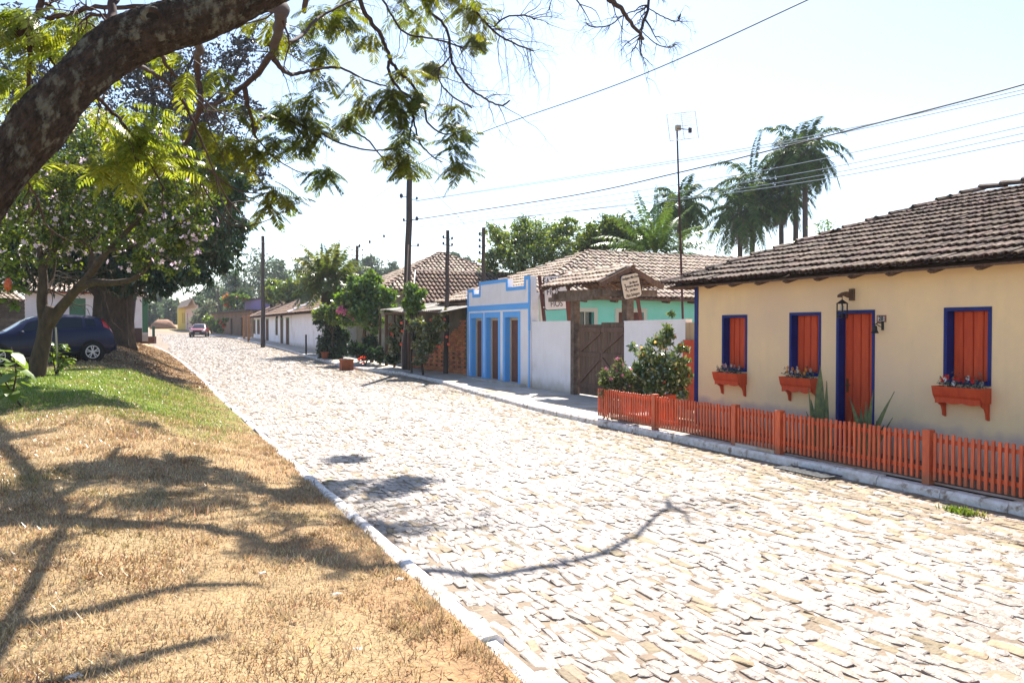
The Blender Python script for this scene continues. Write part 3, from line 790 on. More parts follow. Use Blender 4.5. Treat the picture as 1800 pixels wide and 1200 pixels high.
t = thing('fence_return', (9.2, yL, zf0), 'short orange picket fence closing the garden beside the wooden gateway', 'fence')
for i in range(12):
    x = FX + .1 + i * .1; mb = MB(); mb.box(x, x + .034, yL - .01, yL + .012, zf0 + .035, zf0 + FH); mb.build('picket', m_fence, t)
for z in (.13, .49): MB().box(FX + .05, 9.84, yL + .013, yL + .035, zf0 + z, zf0 + z + .05).build('rail', m_fence, t)
MB().box(FX - .06, FX + .35, posts[2] + .06, posts[1] - .06, zf0 - .02, zf0 + .03).build('sill', m_concrete, gt)
# drain grate in the gutter
gp = on_z(1418, 831, .02)
t = thing('drain_grate', (gp[0], gp[1], .0), 'grey iron drain grate set in the gutter by the orange fence', 'grate')
mb = MB(); mg = M('grey iron', (.09, .10, .11), rough=.5)
mb.box(gp[0] - .17, gp[0] - .15, gp[1] - .45, gp[1] + .45, .03, .05); mb.box(gp[0] + .15, gp[0] + .17, gp[1] - .45, gp[1] + .45, .03, .05); mb.build('rim', mg, t)
for i in range(15): MB().box(gp[0] - .15, gp[0] + .15, gp[1] - .44 + i * .06, gp[1] - .415 + i * .06, .03, .047).build('bar', mg, t)
# ------------------------------------------------------------------ blue and white building
BX = 10.95
Ybr, Ybl = on_x(932, 600, BX)[1], on_x(822, 600, BX)[1]
zb0 = .16; PT = on_x(932, 485, BX)[2]
b = thing('blue_white_building', (BX, (Ybl + Ybr) / 2, zb0), 'whitewashed building front with sky blue bands, stepped parapet and three tall doorways', 'building')
P0 = np.array([BX, 0, 0]); Wd = Ybl - Ybr
def bz(px, py): return on_x(px, py, BX)
drs = []
for (x0, x1) in ((888, 911), (855, 876), (829, 847)):   # inner openings, near door first
    drs.append((on_x(x1, 600, BX)[1], on_x(x0, 600, BX)[1]))
zdt = on_x(900, 557, BX)[2]; zdb = .20
dops = [(a, c, zdb, zdt) for a, c in drs]
pz = PT
steps = [(Ybr, Ybr + .36, 0), (Ybr + .36, Ybr + 1.75, -.30), (Ybr + 1.75, Ybr + 4.05, .0), (Ybr + 4.05, Ybl - .55, -.42), (Ybl - .55, Ybl, -.22)]
mb = MB(); zpar = pz - .5
wall_open(mb, P0, YP, XN, Ybr, Ybl, .05, zpar, .30, dops)
for (a, c, dz) in steps: mb.box(BX, BX + .22, a, c, zpar, pz + dz)
mb.box(BX + .30, BX + .9, Ybl - .25, Ybl, .05, 2.9)
mb.build('wall', m_white, b)
mb = MB(); pr = .014
for (a, c, dz) in steps: fbox(mb, P0, YP, XN, a + .004, c - .004, pz + dz - .10, pz + dz + .02, -.02, pr)
for i in range(4):
    ya = steps[i][1]; z0_, z1_ = sorted((pz + steps[i][2], pz + steps[i + 1][2])); fbox(mb, P0, YP, XN, ya - .05, ya + .05, z0_ - .09, z1_ + .015, -.02, pr + .003)
zban = on_x(930, 533, BX)[2]
fbox(mb, P0, YP, XN, Ybr + .12, Ybl - .12, zban - .17, zban + .02, -.01, pr)
fbox(mb, P0, YP, XN, Ybr, Ybr + .12, 1.9, pz - .1, -.01, pr + .002); fbox(mb, P0, YP, XN, Ybr + .02, Ybr + .10, .1, 1.9, -.01, pr + .001)
fbox(mb, P0, YP, XN, Ybl - .13, Ybl, .1, pz - .34, -.01, pr + .002)
mb.build('painted_band', m_sky, b)
mtan = M('tan door jamb', (.52, .43, .33), (.46, .37, .28), 3); mdoor = M('brown door leaf', (.17, .065, .04), (.12, .045, .03), 4, rough=.6)
for (a, c, z0_, z1_) in dops:
    mb = MB(); fw = .16
    fbox(mb, P0, YP, XN, a - fw, a, .10, z1_ + .18, -.005, pr); fbox(mb, P0, YP, XN, c, c + fw, .10, z1_ + .18, -.005, pr)
    fbox(mb, P0, YP, XN, a, c, z1_, z1_ + .18, -.005, pr)
    fbox(mb, P0, YP, XN, a, a + .012, z0_, z1_, -.295, 0); fbox(mb, P0, YP, XN, c - .012, c, z0_, z1_, -.295, 0); fbox(mb, P0, YP, XN, a + .012, c - .012, z1_ - .012, z1_, -.295, 0)
    fr = mb.build('door_surround', m_sky, b)
    mb = MB(); fbox(mb, P0, YP, XN, c - .10, c - .013, z0_, z1_ - .013, -.28, -.17); fbox(mb, P0, YP, XN, a + .013, c - .013, z1_ - .1, z1_ - .014, -.28, -.18); mb.build('jamb', mtan, fr)
    mb = MB(); fbox(mb, P0, YP, XN, a + .013, c - .102, z0_, z1_ - .102, -.24, -.20)
    for q in range(3): fbox(mb, P0, YP, XN, a + .05, c - .2, z0_ + .15 + q * .72, z0_ + .72 + q * .72, -.20, -.188)
    mb.build('door', mdoor, fr)
mb = MB(); mb.box(BX - .25, BX + .0, Ybr + .3, Ybl - .2, .1, .2); mb.build('door_step', m_concrete, b)
dp = on_x(947, 600, 11.9)
MB().tube([(BX + .36, Ybr - .02, .1), (BX + .36, Ybr - .02, 2.98), (BX + .36, Ybr + .08, 3.06)], .05, 10).build('drain_pipe', M('cream pvc pipe', (.62, .56, .46), rough=.5), b)

# ------------------------------------------------------------------ white garden walls beside the gateway
WX = 11.0
ya, yb = on_x(1004, 600, WX)[1], Ybr - .01
zt_ = on_x(970, 566, WX)[2]
t = thing('garden_wall', (WX, (ya + yb) / 2, .14), 'white plastered wall between the blue banded building and the wooden gateway', 'wall')
MB().box(WX, WX + .18, ya, yb, .05, zt_).build('wall', m_white, t)
mb = MB(); mb.box(WX - .012, WX + .19, ya - .0, yb, zt_ + .001, zt_ + .03); mb.build('coping', m_white, t)
y2a, y2b = on_x(1205, 600, WX)[1], on_x(1097, 600, WX)[1]
zt2 = on_x(1200, 563, WX)[2]; zt3 = on_x(1100, 566, WX)[2]
t = thing('garden_wall', (WX, (y2a + y2b) / 2, .14), 'white plastered wall behind the orange flowered hibiscus', 'wall')
MB().prism([(WX, y2a, .05), (WX, y2b, .05), (WX, y2b, zt3), (WX, y2a, zt2)], (.18, 0, 0)).build('wall', m_white, t)
MB().prism([(WX - .01, y2a, zt2 + .001), (WX - .01, y2b, zt3 + .001), (WX - .01, y2b, zt3 + .03), (WX - .01, y2a, zt2 + .03)], (.2, 0, 0)).build('coping', m_white, t)
# orange side gate and pale board between that wall and the house
yg0, yg1 = Yc + .06, y2a - .02
t = thing('side_gate', (WX, (yg0 + yg1) / 2, .14), 'tall orange plank gate squeezed between the white wall and the cream house', 'gate')
for i in range(6):
    yy = lerp(yg0, yg1, i / 6); MB().box(WX - .1 + .004 * (i % 2), WX - .07, yy + .006, lerp(yg0, yg1, (i + 1) / 6) - .006, .18, 1.72).build('plank', m_orange, t)
MB().box(WX - .06, WX - .03, yg0, yg1, .5, .6).build('rail', m_orange, t)
MB().box(WX - .02, WX + .02, yg0, yg1, 1.2, zt2 - .05).build('backboard', M('pale plank', (.52, .38, .24), (.42, .28, .17), 3, stretch=(3, 3, .5)), t)

# ------------------------------------------------------------------ wooden gateway with tiled canopy
cy0, cy1 = 17.2, 20.5
cxr, cxf, cxb = 11.33, 10.45, 12.3
zr_, zf_, zk_ = 3.50, 3.08, 3.04
t = thing('gateway_canopy', (11.2, 19, .14), 'rustic timber gateway with a small sagging clay tile canopy over brown double gates', 'gateway')
Wf = np.array([cxr - cxf, 0, zr_ - zf_]); lf = np.linalg.norm(Wf); Wf /= lf
tile_roof('roof', t, (cxf, cy1, zf_), YN, Wf, int((cy1 - cy0) / .19), 3, m_tile2, .19, lf / 3, None, 21)
Wk = np.array([cxr - cxb, 0, zr_ - zk_]); lk = np.linalg.norm(Wk); Wk /= lk
tile_roof('back_roof', t, (cxb, cy1, zk_), YN, Wk, int((cy1 - cy0) / .19), 3, m_tile2, .19, lk / 3, None, 22)
mb = MB(); ridge_caps(mb, (cxr, cy1, zr_ + .04), (cxr, cy0, zr_ + .04), .10, .42, 4, .03); mb.build('ridge_cap', m_tile2, t)
mp = M('canopy lath', (.34, .19, .08), (.22, .12, .06), 5, isl=.2)
def plank(name, A, B, w, h, m=m_wood, par=t): return MB().beam(A, B, w, h).build(name, m, par)
for yy in (cy0 + .06, cy0 + .95, cy0 + 1.8, cy0 + 2.65, cy1 - .08):
    plank('rafter', (cxf, yy, zf_ - .02), (cxr, yy, zr_ - .02), .06, .07); plank('rafter', (cxb, yy, zk_ - .02), (cxr, yy, zr_ - .02), .06, .07)
for k in range(5):
    f = (k + .5) / 5
    plank('lath', (lerp(cxf, cxr, f), cy0, lerp(zf_, zr_, f) + .03), (lerp(cxf, cxr, f), cy1, lerp(zf_, zr_, f) + .03), .06, .03, mp)
    plank('lath', (lerp(cxb, cxr, f), cy0, lerp(zk_, zr_, f) + .03), (lerp(cxb, cxr, f), cy1, lerp(zk_, zr_, f) + .03), .06, .03, mp)
plank('beam', (10.72, cy0 + .1, 2.90), (10.72, cy1 - .6, 2.93), .13, .17, m_wood2)
plank('beam', (10.72, cy0 + .75, 2.77), (10.72, cy1 - .05, 2.79), .14, .12, m_wood2)
plank('beam', (10.5, cy0 + .35, 2.86), (12.35, cy0 + .35, 2.90), .12, .17, m_wood2)
plank('beam', (10.5, cy1 - .6, 2.86), (12.35, cy1 - .6, 2.90), .12, .17, m_wood2)
plank('bargeboard', (cxf - .02, cy0 - .03, zf_), (cxr, cy0 - .03, zr_), .03, .12); plank('bargeboard', (cxb + .02, cy0 - .03, zk_), (cxr, cy0 - .03, zr_), .03, .12)
yl_ = on_x(1011, 600, WX)[1]; yr_ = on_x(1103, 600, WX + .35)[1]
mb = MB(); mb.box(WX - .1, WX + .1, yl_ - .09, yl_ + .09, .02, 2.78); mb.build('post', m_wood2, t)
mb = MB(); mb.box(WX + .25, WX + .46, yr_ - .12, yr_ + .12, .02, 2.85); mb.build('post', m_wood2, t)
plank('strut', on_y(1128, 570, yr_ - .15), on_y(1121, 526, yr_ - .1), .09, .09, M('reddish strut', (.16, .06, .045)))
plank('strut', on_y(1001, 570, 20.9), on_y(997, 521, 20.9), .09, .09, MATS['reddish strut'])
g0, g1 = on_x(1097, 600, WX + .05)[1], on_x(1019, 600, WX + .05)[1]
ztg = on_x(1040, 567, WX)[2]
for (a, c, side) in ((g0 + .02, (g0 + g1) / 2 - .008, 1), ((g0 + g1) / 2 + .008, g1 + .03, -1)):
    lf_ = MB(); n = 7
    for i in range(n): lf_.box(WX + .06, WX + .085, lerp(a, c, i / n) + .004, lerp(a, c, (i + 1) / n) - .004, .15, ztg - (.0 if side > 0 else .05))
    mg_ = M('gate plank', (.105, .064, .045), (.15, .10, .075), 3, isl=.2, stretch=(5, 5, .5), bump=.3)
    lf_ = lf_.build('gate_leaf', mg_, t)
    mb = MB()
    for z in (.34, 1.2, ztg - .25): mb.box(WX + .03, WX + .059, a + .005, c - .005, z, z + .12)
    mb.build('ledge', mg_, lf_)
    for (z0_, z1_) in ((.46, 1.2), (1.32, ztg - .25)):
        q = ((a, z0_), (c, z1_)) if side < 0 and z0_ < 1 or side > 0 and z0_ < 0 else ((a, z1_), (c, z0_))
        q = ((c, z0_), (a, z1_)) if side < 0 else ((a, z1_), (c, z0_)) if z0_ > 1 else ((a, z0_), (c, z1_))
        MB().beam((WX + .042, q[0][0], q[0][1]), (WX + .042, q[1][0], q[1][1]), .10, .026, up=(1, 0, 0)).build('brace', mg_, lf_)

# signs
def rounded(w, h, r, n=5):
    o = []
    for cx, cy, a0 in ((w / 2 - r, h / 2 - r, 0), (-w / 2 + r, h / 2 - r, 90), (-w / 2 + r, -h / 2 + r, 180), (w / 2 - r, -h / 2 + r, 270)):
        for k in range(n + 1):
            a = math.radians(a0 + 90 * k / n); o.append((cx + r * math.cos(a), cy + r * math.sin(a)))
    return o
def sign_board(name, A, B, C_, mface, mrim, label, cat, thick=.03):
    """A top-left, B top-right, C bottom-left world points"""
    A, B, C_ = map(np.array, (A, B, C_)); U = (B - A); w = np.linalg.norm(U); U /= w; V = A - C_; h = np.linalg.norm(V); V /= h
    N = np.cross(U, V); N /= np.linalg.norm(N); V = np.cross(N, U)
    c = (B + C_) / 2
    t = thing(name, c, label, cat)
    rim = [c + U * x + V * y_ - N * thick for x, y_ in rounded(w + .03, h + .03, .09)]
    MB().prism(rim, N * thick).build('frame', mrim, t)
    face = [c + U * x + V * y_ + N * .001 for x, y_ in rounded(w - .005, h - .005, .08)]
    MB().prism(face, N * .004).build('board', mface, t)
    return t, c + N * .007, U, V, N, w, h
ys_ = 21.45
m_sgn = M('white sign paint', (.80, .74, .74), (.72, .66, .66), 4)
t, c, U, V, N, w, h = sign_board('shop_sign', on_y(955, 486, ys_), on_y(995, 484, ys_ - .1), on_y(959, 545, ys_), m_sgn, m_black, 'white sign board reading FIOS half hidden behind the gateway canopy', 'sign')
for txt, yy, sz, xx in (('FATINHA', .335, .30, .0), ('FIOS', .03, .27, -.12), ('FIOS', -.335, .25, .0)):
    text_mesh(txt, sz, m_black, t, (c + U * xx * w + V * yy * h, U, V, N), sx=.80 if sz < .29 else .62, bold=.001)
ms = M('dark red steel post', (.13, .045, .04), (.08, .03, .03), 8)
for (p, q) in (((948, 484), (961, 600)), ((999, 500), (1004, 600))):
    A = on_y(p[0], p[1], ys_ + .05); B = on_y(q[0], q[1], ys_ + .05); B = A + (B - A) * ((A[2] - .1) / (A[2] - B[2]))
    MB().beam(A, B, .08, .08).build('sign_post', ms, t)
for p in ((953, 491), (956, 540), (998, 538)):
    q = on_y(p[0], p[1], ys_ - .02); MB().blob(q, .022).build('bolt', m_sgn, t)
m_sg2 = M('cream sign paint', (.66, .56, .44), (.58, .48, .37), 6)
ysn = cy0 - .08
t, c, U, V, N, w, h = sign_board('hanging_sign', on_y(1090, 486, ysn), on_y(1121, 479, ysn), on_y(1098, 527, ysn), m_sg2, m_black, 'cream sign board with dark script lettering on the end of the gateway canopy', 'sign')
for txt, yy, sz, xx in (('Tecelagem Mãe Dona', .36, .098, 0), ('São Manoel', .14, .085, .14), ('Roberto Martins', .0, .085, .1), ('João Marcos', -.17, .075, .1), ('Pato Selvagem', -.37, .115, .0)):
    text_mesh(txt, sz, m_black, t, (c + U * xx * w + V * yy * h, U, V, N), shear=.35, sx=.62, bold=.0015)
mb = MB()      # small painted weaver figure
for A, B in (((-.33, .06), (-.28, -.06)), ((-.28, -.06), (-.36, -.13)), ((-.36, -.1), (-.2, -.2)), ((-.33, .06), (-.22, .0))):
    mb.beam(c + U * A[0] * w + V * A[1] * h, c + U * B[0] * w + V * B[1] * h, .018, .003, up=N)
mb.blob(c + U * -.33 * w + V * .11 * h, .02); mb.build('emblem', m_black, t)

# ------------------------------------------------------------------ turquoise house behind the gateway
TY = 23.6; tx0 = BX + .42; tx1 = 25
t = thing('turquoise_house', (18, TY, .14), 'turquoise walled house with a broad pale tiled hip roof behind the gateway', 'house')
tops = []
def tx(px, py): return on_y(px, py, TY)
for (x0, x1) in ((1018, 1044), (1087, 1131)): tops.append((tx(x0, 550)[0], tx(x1, 550)[0], 1.0, tx(1030, 548)[2]))
mb = MB(); wall_open(mb, (0, TY, 0), XP, YN, tx0, tx1, .05, 2.95, .3, tops)
mb.box(tx1 - .3, tx1, TY + .3, TY + 8, .05, 2.95); mb.build('wall', m_teal, t)
m_wf = M('stone grey window frame', (.52, .52, .46)); mshut = M('dark red shutter', (.13, .05, .04))
for i, (a, c_, z0_, z1_) in enumerate(tops):
    mb = MB(); f = .14
    fbox(mb, (0, TY, 0), XP, YN, a - f, a, z0_ - f, z1_ + f, -.02, .02); fbox(mb, (0, TY, 0), XP, YN, c_, c_ + f, z0_ - f, z1_ + f, -.02, .02)
    fbox(mb, (0, TY, 0), XP, YN, a, c_, z1_, z1_ + f, -.02, .02); fbox(mb, (0, TY, 0), XP, YN, a, c_, z0_ - f, z0_, -.02, .02)
    w_ = mb.build('window', m_wf, t)
    mb = MB(); fbox(mb, (0, TY, 0), XP, YN, a, c_, z0_, z1_, -.2, -.16); mb.build('pane' if i == 0 else 'shutter', m_glass if i == 0 else mshut, w_)
    mb = MB(); fbox(mb, (0, TY, 0), XP, YN, (a + c_) / 2 - .02, (a + c_) / 2 + .02, z0_, z1_, -.158, -.12); mb.build('mullion', m_dark if i else m_wf, w_)
ry = TY - .45; rz = 2.98; rxl = 11.32; rd = 4.4; rrise = 1.95
rxr = on_y(1035, 447, ry + rd)[0]
Wt = np.array([0, rd, rrise]); lt = np.linalg.norm(Wt); Wt /= lt
dx = rxr - rxl
tile_roof('roof', t, (rxl, ry, rz), XP, Wt, int((27 - rxl) / .21), int(lt / .40), m_tile2, .21, .40, lambda u, s: u > s / lt * dx - .05, 31)
Wl = np.array([dx, 0, rrise]); ll = np.linalg.norm(Wl); Wl /= ll
tile_roof('hip_slope', t, (rxl, ry + 2 * rd, rz), YN, Wl, int(2 * rd / .21), int(ll / .42), m_tile2, .21, .42, lambda u, s: abs(u - rd) < rd * (1 - s / ll) + .05, 32)
A = np.array([rxl, ry, rz + .04]); B = np.array([rxr, ry + rd, rz + rrise + .05]); C2 = np.array([rxl, ry + 2 * rd, rz + .04]); D2 = np.array([27, ry + rd, rz + rrise + .05]); E3 = np.array([27, ry, rz + .04]); G3 = np.array([27, ry + 2 * rd, rz + .04])
mb = MB(); ridge_caps(mb, A, B, .12, .42, 3, .05); ridge_caps(mb, B, D2, .12, .42, 6, .03); ridge_caps(mb, C2, B, .12, .42, 9, .05); mb.build('ridge_cap', m_tile2, t)
mb = MB()
dz_ = np.array([0, 0, -.06])
for q in ((A, B, D2, E3), (A, C2, B), (C2, G3, D2, B)): mb.prism([p + dz_ for p in q], (0, 0, -.03))
mb.build('roof_boarding', m_wood, t)
for px in (1018, 1072, 1163, 1208, 1255):
    x = on_y(px, 540, TY)[0]
    MB().prism([(x, ry + .02, rz - .04), (x, ry + .1, rz - .14), (x, TY, rz - .10), (x, TY, rz + .1)], (.1, 0, 0)).build('rafter', m_wood, t)
MB().box(rxl, 26.9, ry + .005, ry + .04, rz - .06, rz + .03).build('fascia', m_wood, t)

# ------------------------------------------------------------------ red tiled houses left of the blue building
t = thing('tiled_house', (13, 33, .15), 'old house with a pyramid roof above a lower ribbed tile slope', 'house')
eL, eR = np.array([11.7, 36.4, 3.14]), np.array([20, 36.4, 3.14]); rL, rR = np.array([12.9, 39.6, 4.86]), np.array([22, 39.6, 4.86])
MB().box(12.1, 19.6, 36.8, 41.9, .1, 3.2).build('wall', M('dirty cream plaster', (.45, .40, .30), (.3, .25, .18), 2), t)
Wq = np.array([0, 3.2, 1.72]); lq = np.linalg.norm(Wq); Wq /= lq
tile_roof('roof', t, eL, XP, Wq, 44, 8, m_tile3, .22, lq / 8, lambda u, s: u > 1.2 * s / lq - .05, 41, tilt=.05)
mb = MB(); ridge_caps(mb, rL + (0, 0, .04), rR + (0, 0, .04), .11, .42, 3); mb.build('ridge_cap', m_tile2, t)
MB().prism([eL - (0, 0, .02), eR - (0, 0, .02), rR - (0, 0, .02), rL - (0, 0, .02)], (0, 0, -.03)).build('roof_boarding', m_wood, t)
MB().beam(eL + (-.03, 0, -.05), rL + (-.03, 0, -.02), .05, .32).build('bargeboard', m_black, t)
ap = np.array([17.0, 47.3, 6.60]); fl_, fr_, bl_ = np.array([11.7, 42, 4.0]), np.array([22.3, 42, 4.0]), np.array([11.7, 52.6, 4.0])
Wp = np.array([0, 5.3, 2.6]); lp = np.linalg.norm(Wp); Wp /= lp
tile_roof('pyramid_slope', t, fl_, XP, Wp, int(10.6 / .26), int(lp / .42), m_tile2, .26, .42, lambda u, s: abs(u - 5.3) < 5.3 * (1 - s / lp) + .05, 42)
Wp2 = np.array([5.3, 0, 2.6]); lp2 = np.linalg.norm(Wp2); Wp2 /= lp2
tile_roof('pyramid_slope', t, bl_, YN, Wp2, int(10.6 / .26), int(lp2 / .42), m_tile2, .26, .42, lambda u, s: abs(u - 5.3) < 5.3 * (1 - s / lp2) + .05, 43)
mb = MB(); ridge_caps(mb, fl_ + (0, 0, .05), ap + (0, 0, .05), .12, .45, 3, .06); ridge_caps(mb, fr_ + (0, 0, .05), ap + (0, 0, .05), .12, .45, 4, .06); mb.build('hip_cap', m_tile3, t)
mb = MB(); q_ = np.array([0, 0, -.03])
mb.prism([fl_ + q_, fr_ + q_, ap + q_], (0, 0, -.03)); mb.prism([fl_ + q_, ap + q_, bl_ + q_], (0, 0, -.03)); mb.prism([fr_ + q_, np.array([22.3, 52.6, 3.97]), ap + q_], (0, 0, -.03)); mb.build('roof_underlay', m_wood, t)
MB().box(12.3, 21.8, 42.5, 52, .1, 4.0).build('upper_wall', MATS['dirty cream plaster'], t)

# ruined brick wall
t = thing('ruined_wall', (11, 31, .15), 'broken stepped brick wall with pierced lattice courses and flaking green plaster', 'wall')
A = np.array([11.35, 27.75, 0]); B = np.array([10.55, 33.6, 0]); U = (B - A) / np.linalg.norm(B - A); N = np.array([-U[1], U[0], 0.]); N = N if N[0] < 0 else -N
mb = MB(); R = random.Random(4); bl = .24; bh = .085; Lw = np.linalg.norm(B - A)
def wtop(u): return 2.55 if u < .7 else max(.75, 2.35 - (u - .7) * .50 - .15 * (int((u) * 3) % 2))
row = 0; z = .16
while z < 2.6:
    u = (row % 2) * bl / 2
    while u < Lw:
        if z < wtop(u) and not (u < .62 and z > .4) and (z > .95 or z < .3 or (row % 2 == 0) or int(u / bl) % 2):
            fbox(mb, A, U, N, u + .006, u + bl - .008, z, z + bh - .012, -.12, R.uniform(-.004, .006))
        u += bl
    z += bh; row += 1
mb.build('brickwork', m_brick, t)
mb = MB(); fbox(mb, A, U, N, .62, Lw, .1, .94, -.10, -.06)
prof = [(0.62, .94)] + [(u, wtop(u) - .08) for u in np.arange(.62, Lw, .2)] + [(Lw, .94)]
mb.prism([A + U * u - N * .02 + np.array([0, 0, z]) for u, z in prof], -N * .08); mb.build('mortar_core', M('grey mortar', (.22, .17, .13), (.12, .09, .07), 5), t)
mb = MB(); fbox(mb, A, U, N, 0, .62, .1, 2.5, -.12, .012); mb.build('plaster_pier', M('flaking green plaster', (.30, .40, .28), (.35, .30, .22), 2.5, bump=.5, c3=(.5, .48, .4), s3=4), t)
# porch with corrugated roof
t = thing('porch_shack', (10.8, 35, .2), 'dark timber porch under a wavy corrugated sheet roof behind the flowering shrubs', 'porch')
pa_, pb__ = on_x(772, 549, 9.9), on_x(668, 545, 9.7)
V = []; F = []; n = 110
for j, (dxx, dz) in enumerate(((0, 0), (1.0, .16), (1.9, .32))):
    for i in range(n + 1):
        f = i / n; p = pa_ + (pb__ - pa_) * f
        V.append((p[0] + dxx, p[1], p[2] + dz + .025 * math.sin(i * 2.0) + .04 * math.sin(f * 9 + dxx)))
for j in range(2): F += [(j * (n + 1) + i, j * (n + 1) + i + 1, (j + 1) * (n + 1) + i + 1, (j + 1) * (n + 1) + i) for i in range(n)]
V2 = [(v[0], v[1], v[2] - .012) for v in V]; m_ = len(V)
F += [tuple(k + m_ for k in f[::-1]) for f in F] + [(i, i + 1, i + 1 + m_, i + m_) for i in range(n)]
link('roof', V + V2, F, M('grey asbestos sheet', (.40, .37, .33), (.25, .22, .19), 4), t)
Ya_, Yb_ = pa_[1], pb__[1]
m_pw = M('shaded porch plaster', (.20, .17, .13), (.10, .09, .07), 1.5)  # dark tone carries the shade under the porch roof
mb = MB(); wall_open(mb, (11.3, 0, 0), YP, XN, Ya_ + 1.2, Yb_ + 4.5, .1, 2.75, .2, [(35.2, 36.1, .3, 2.3), (38.4, 39.2, 1.0, 2.2)]); mb.build('wall', m_pw, t)
dd = MB().box(11.4, 11.45, 35.2, 36.1, .3, 2.3).build('door', M('green grey door', (.10, .17, .14)), t)
MB().box(11.36, 11.41, 35.55, 36.08, .3, 2.25).build('door_gap', m_dark, dd)
MB().box(11.4, 11.45, 38.4, 39.2, 1.0, 2.2).build('shutter', m_orange, t)
for y_, w_ in ((31.6, .1), (33.7, .09), (35.0, .12), (36.0, .09), (37.6, .16)):
    MB().box(9.95, 9.95 + w_, y_, y_ + w_, .1, 2.64).build('post', m_wood, t)
MB().box(9.9, 10.02, Ya_ + .2, Yb_, 2.56, 2.65).build('beam', m_wood, t)

# ------------------------------------------------------------------ white house with brown tile roof, mid street
t = thing('white_cottage', (10.4, 58, .6), 'low white cottage with narrow dark doors and a brown tile roof beyond the palm', 'house')
A = at(566, 614, 49.5); B = at(446, 594, 78); A[2] = B[2] = 0
U = (B - A) / np.linalg.norm(B - A); N = np.array([-U[1], U[0], 0.]); N = N if N[0] < 0 else -N; Lw = np.linalg.norm(B - A)
def along(px):       # u of the pixel column on this wall line
    r = ray(px, 590); M2 = np.array([[r[0], -U[0]], [r[1], -U[1]]]); s = np.linalg.solve(M2, A[:2]); return s[1]
zE = 3.05
opn = []; win_ = []
for (x0, x1, kind) in ((503.5, 508, 'd'), (493.5, 497.5, 'd'), (485, 488, 'w'), (468, 472, 'd'), (452.5, 456.5, 'w'), (444.5 + 1.5, 449, 'w')):
    a, c_ = sorted((along(x0), along(x1)))
    opn.append((a, c_, .5 if kind == 'd' else 1.35, 2.62)); win_.append(kind)
mb = MB(); wall_open(mb, A, U, N, 0, Lw, .3, zE, .25, opn)
fbox(mb, A, U, N, 0, .25, .3, zE, -7, -.25); fbox(mb, A, U, N, Lw - .25, Lw, .3, zE, -7, -.25)
mb.build('wall', m_white, t)
m_gf = M('green frame paint', (.09, .22, .13)); m_bs = M('brown shutter', (.16, .045, .03), (.10, .03, .02), 6)
for o_, k_ in zip(opn, win_):
    mb = MB(); f = .12
    fbox(mb, A, U, N, o_[0] - f, o_[0], o_[2], o_[3] + f, -.02, .02); fbox(mb, A, U, N, o_[1], o_[1] + f, o_[2], o_[3] + f, -.02, .02); fbox(mb, A, U, N, o_[0], o_[1], o_[3], o_[3] + f, -.02, .02)
    w_ = mb.build('door_frame' if k_ == 'd' else 'window', m_gf, t)
    mb = MB(); fbox(mb, A, U, N, o_[0], o_[1], o_[2], o_[3], -.05, -.01); mb.build('door' if k_ == 'd' else 'shutter', m_bs, w_)
e0 = A + N * .55 - U * .4 + np.array([0, 0, zE - .12]); Wn = -N * 4.2 + np.array([0, 0, 1.9]); ln = np.linalg.norm(Wn); Wn /= ln
Lr = Lw + 1.2
tile_roof('roof', t, e0, U, Wn, int(Lr / .26), 9, m_tile3, .26, ln / 9, lambda u, s: u > s / ln * 1.2, 51, seg=4)
mb = MB(); ridge_caps(mb, e0 + (0, 0, .05), e0 + Wn * ln + U * 1.2 + (0, 0, .06), .16, .5, 2, .04); ridge_caps(mb, e0 + Wn * ln + U * 1.2, e0 + Wn * ln + U * Lr, .13, .5, 2); ridge_caps(mb, e0 + U * 9 + (0, 0, .08), e0 + U * 9 + Wn * ln + (0, 0, .08), .17, .5, 4, .04)
mb.build('ridge_cap', m_white, t)
MB().prism([e0 - (0, 0, .03), e0 + U * Lr - (0, 0, .03), e0 + U * Lr + Wn * ln - (0, 0, .03), e0 + Wn * ln + U * 1.2 - (0, 0, .03)], (0, 0, -.04)).build('roof_boarding', m_wood, t)
for px in (489.5, 497.5):
    u_ = along(px); q = A + U * u_ + N * .12 + np.array([0, 0, 2.85]); MB().blob(q, (.1, .1, .16)).build('wall_lamp', m_black, t)
# its timber porch posts
for px, D_ in ((429, 74), (437, 70)):
    p = at(px, 597, D_); MB().box(p[0] - .1, p[0] + .1, p[1] - .1, p[1] + .1, .5, 3.1).build('porch_post', M('orange timber', (.42, .20, .09)), t)
# brown rendered house further on
t = thing('brown_house', (8, 90, 1), 'flat fronted brown house hung with red bougainvillea beside the parked red car', 'house')
A = at(440, 596, 80); B = at(372, 589, 97); A[2] = B[2] = 0; U = (B - A) / np.linalg.norm(B - A); N = np.array([-U[1], U[0], 0.]); N = N if N[0] < 0 else -N; Lw = np.linalg.norm(B - A)
m_br = M('brown render', (.24, .15, .10), (.17, .11, .08), 1.2)
mb = MB(); wall_open(mb, A, U, N, 0, Lw, .6, 3.6, .25, [(3.2, 4.2, .9, 3.0), (8.2, 9.2, .9, 3.0), (13, 14, 1.5, 2.9)]); fbox(mb, A, U, N, Lw - .3, Lw, .6, 3.6, -6, -.25); mb.build('wall', m_br, t)
for (a, c_, z0_, z1_) in ((3.2, 4.2, .9, 3.0), (8.2, 9.2, .9, 3.0), (13, 14, 1.5, 2.9)):
    mb = MB(); fbox(mb, A, U, N, a, c_, z0_, z1_, -.2, -.15); mb.build('door' if z0_ < 1 else 'window', m_dark, t)
mb = MB(); fbox(mb, A, U, N, -.4, Lw + .4, 3.6, 3.78, -6, .5); mb.build('roof_slab', M('dark roof edge', (.07, .05, .045)), t)
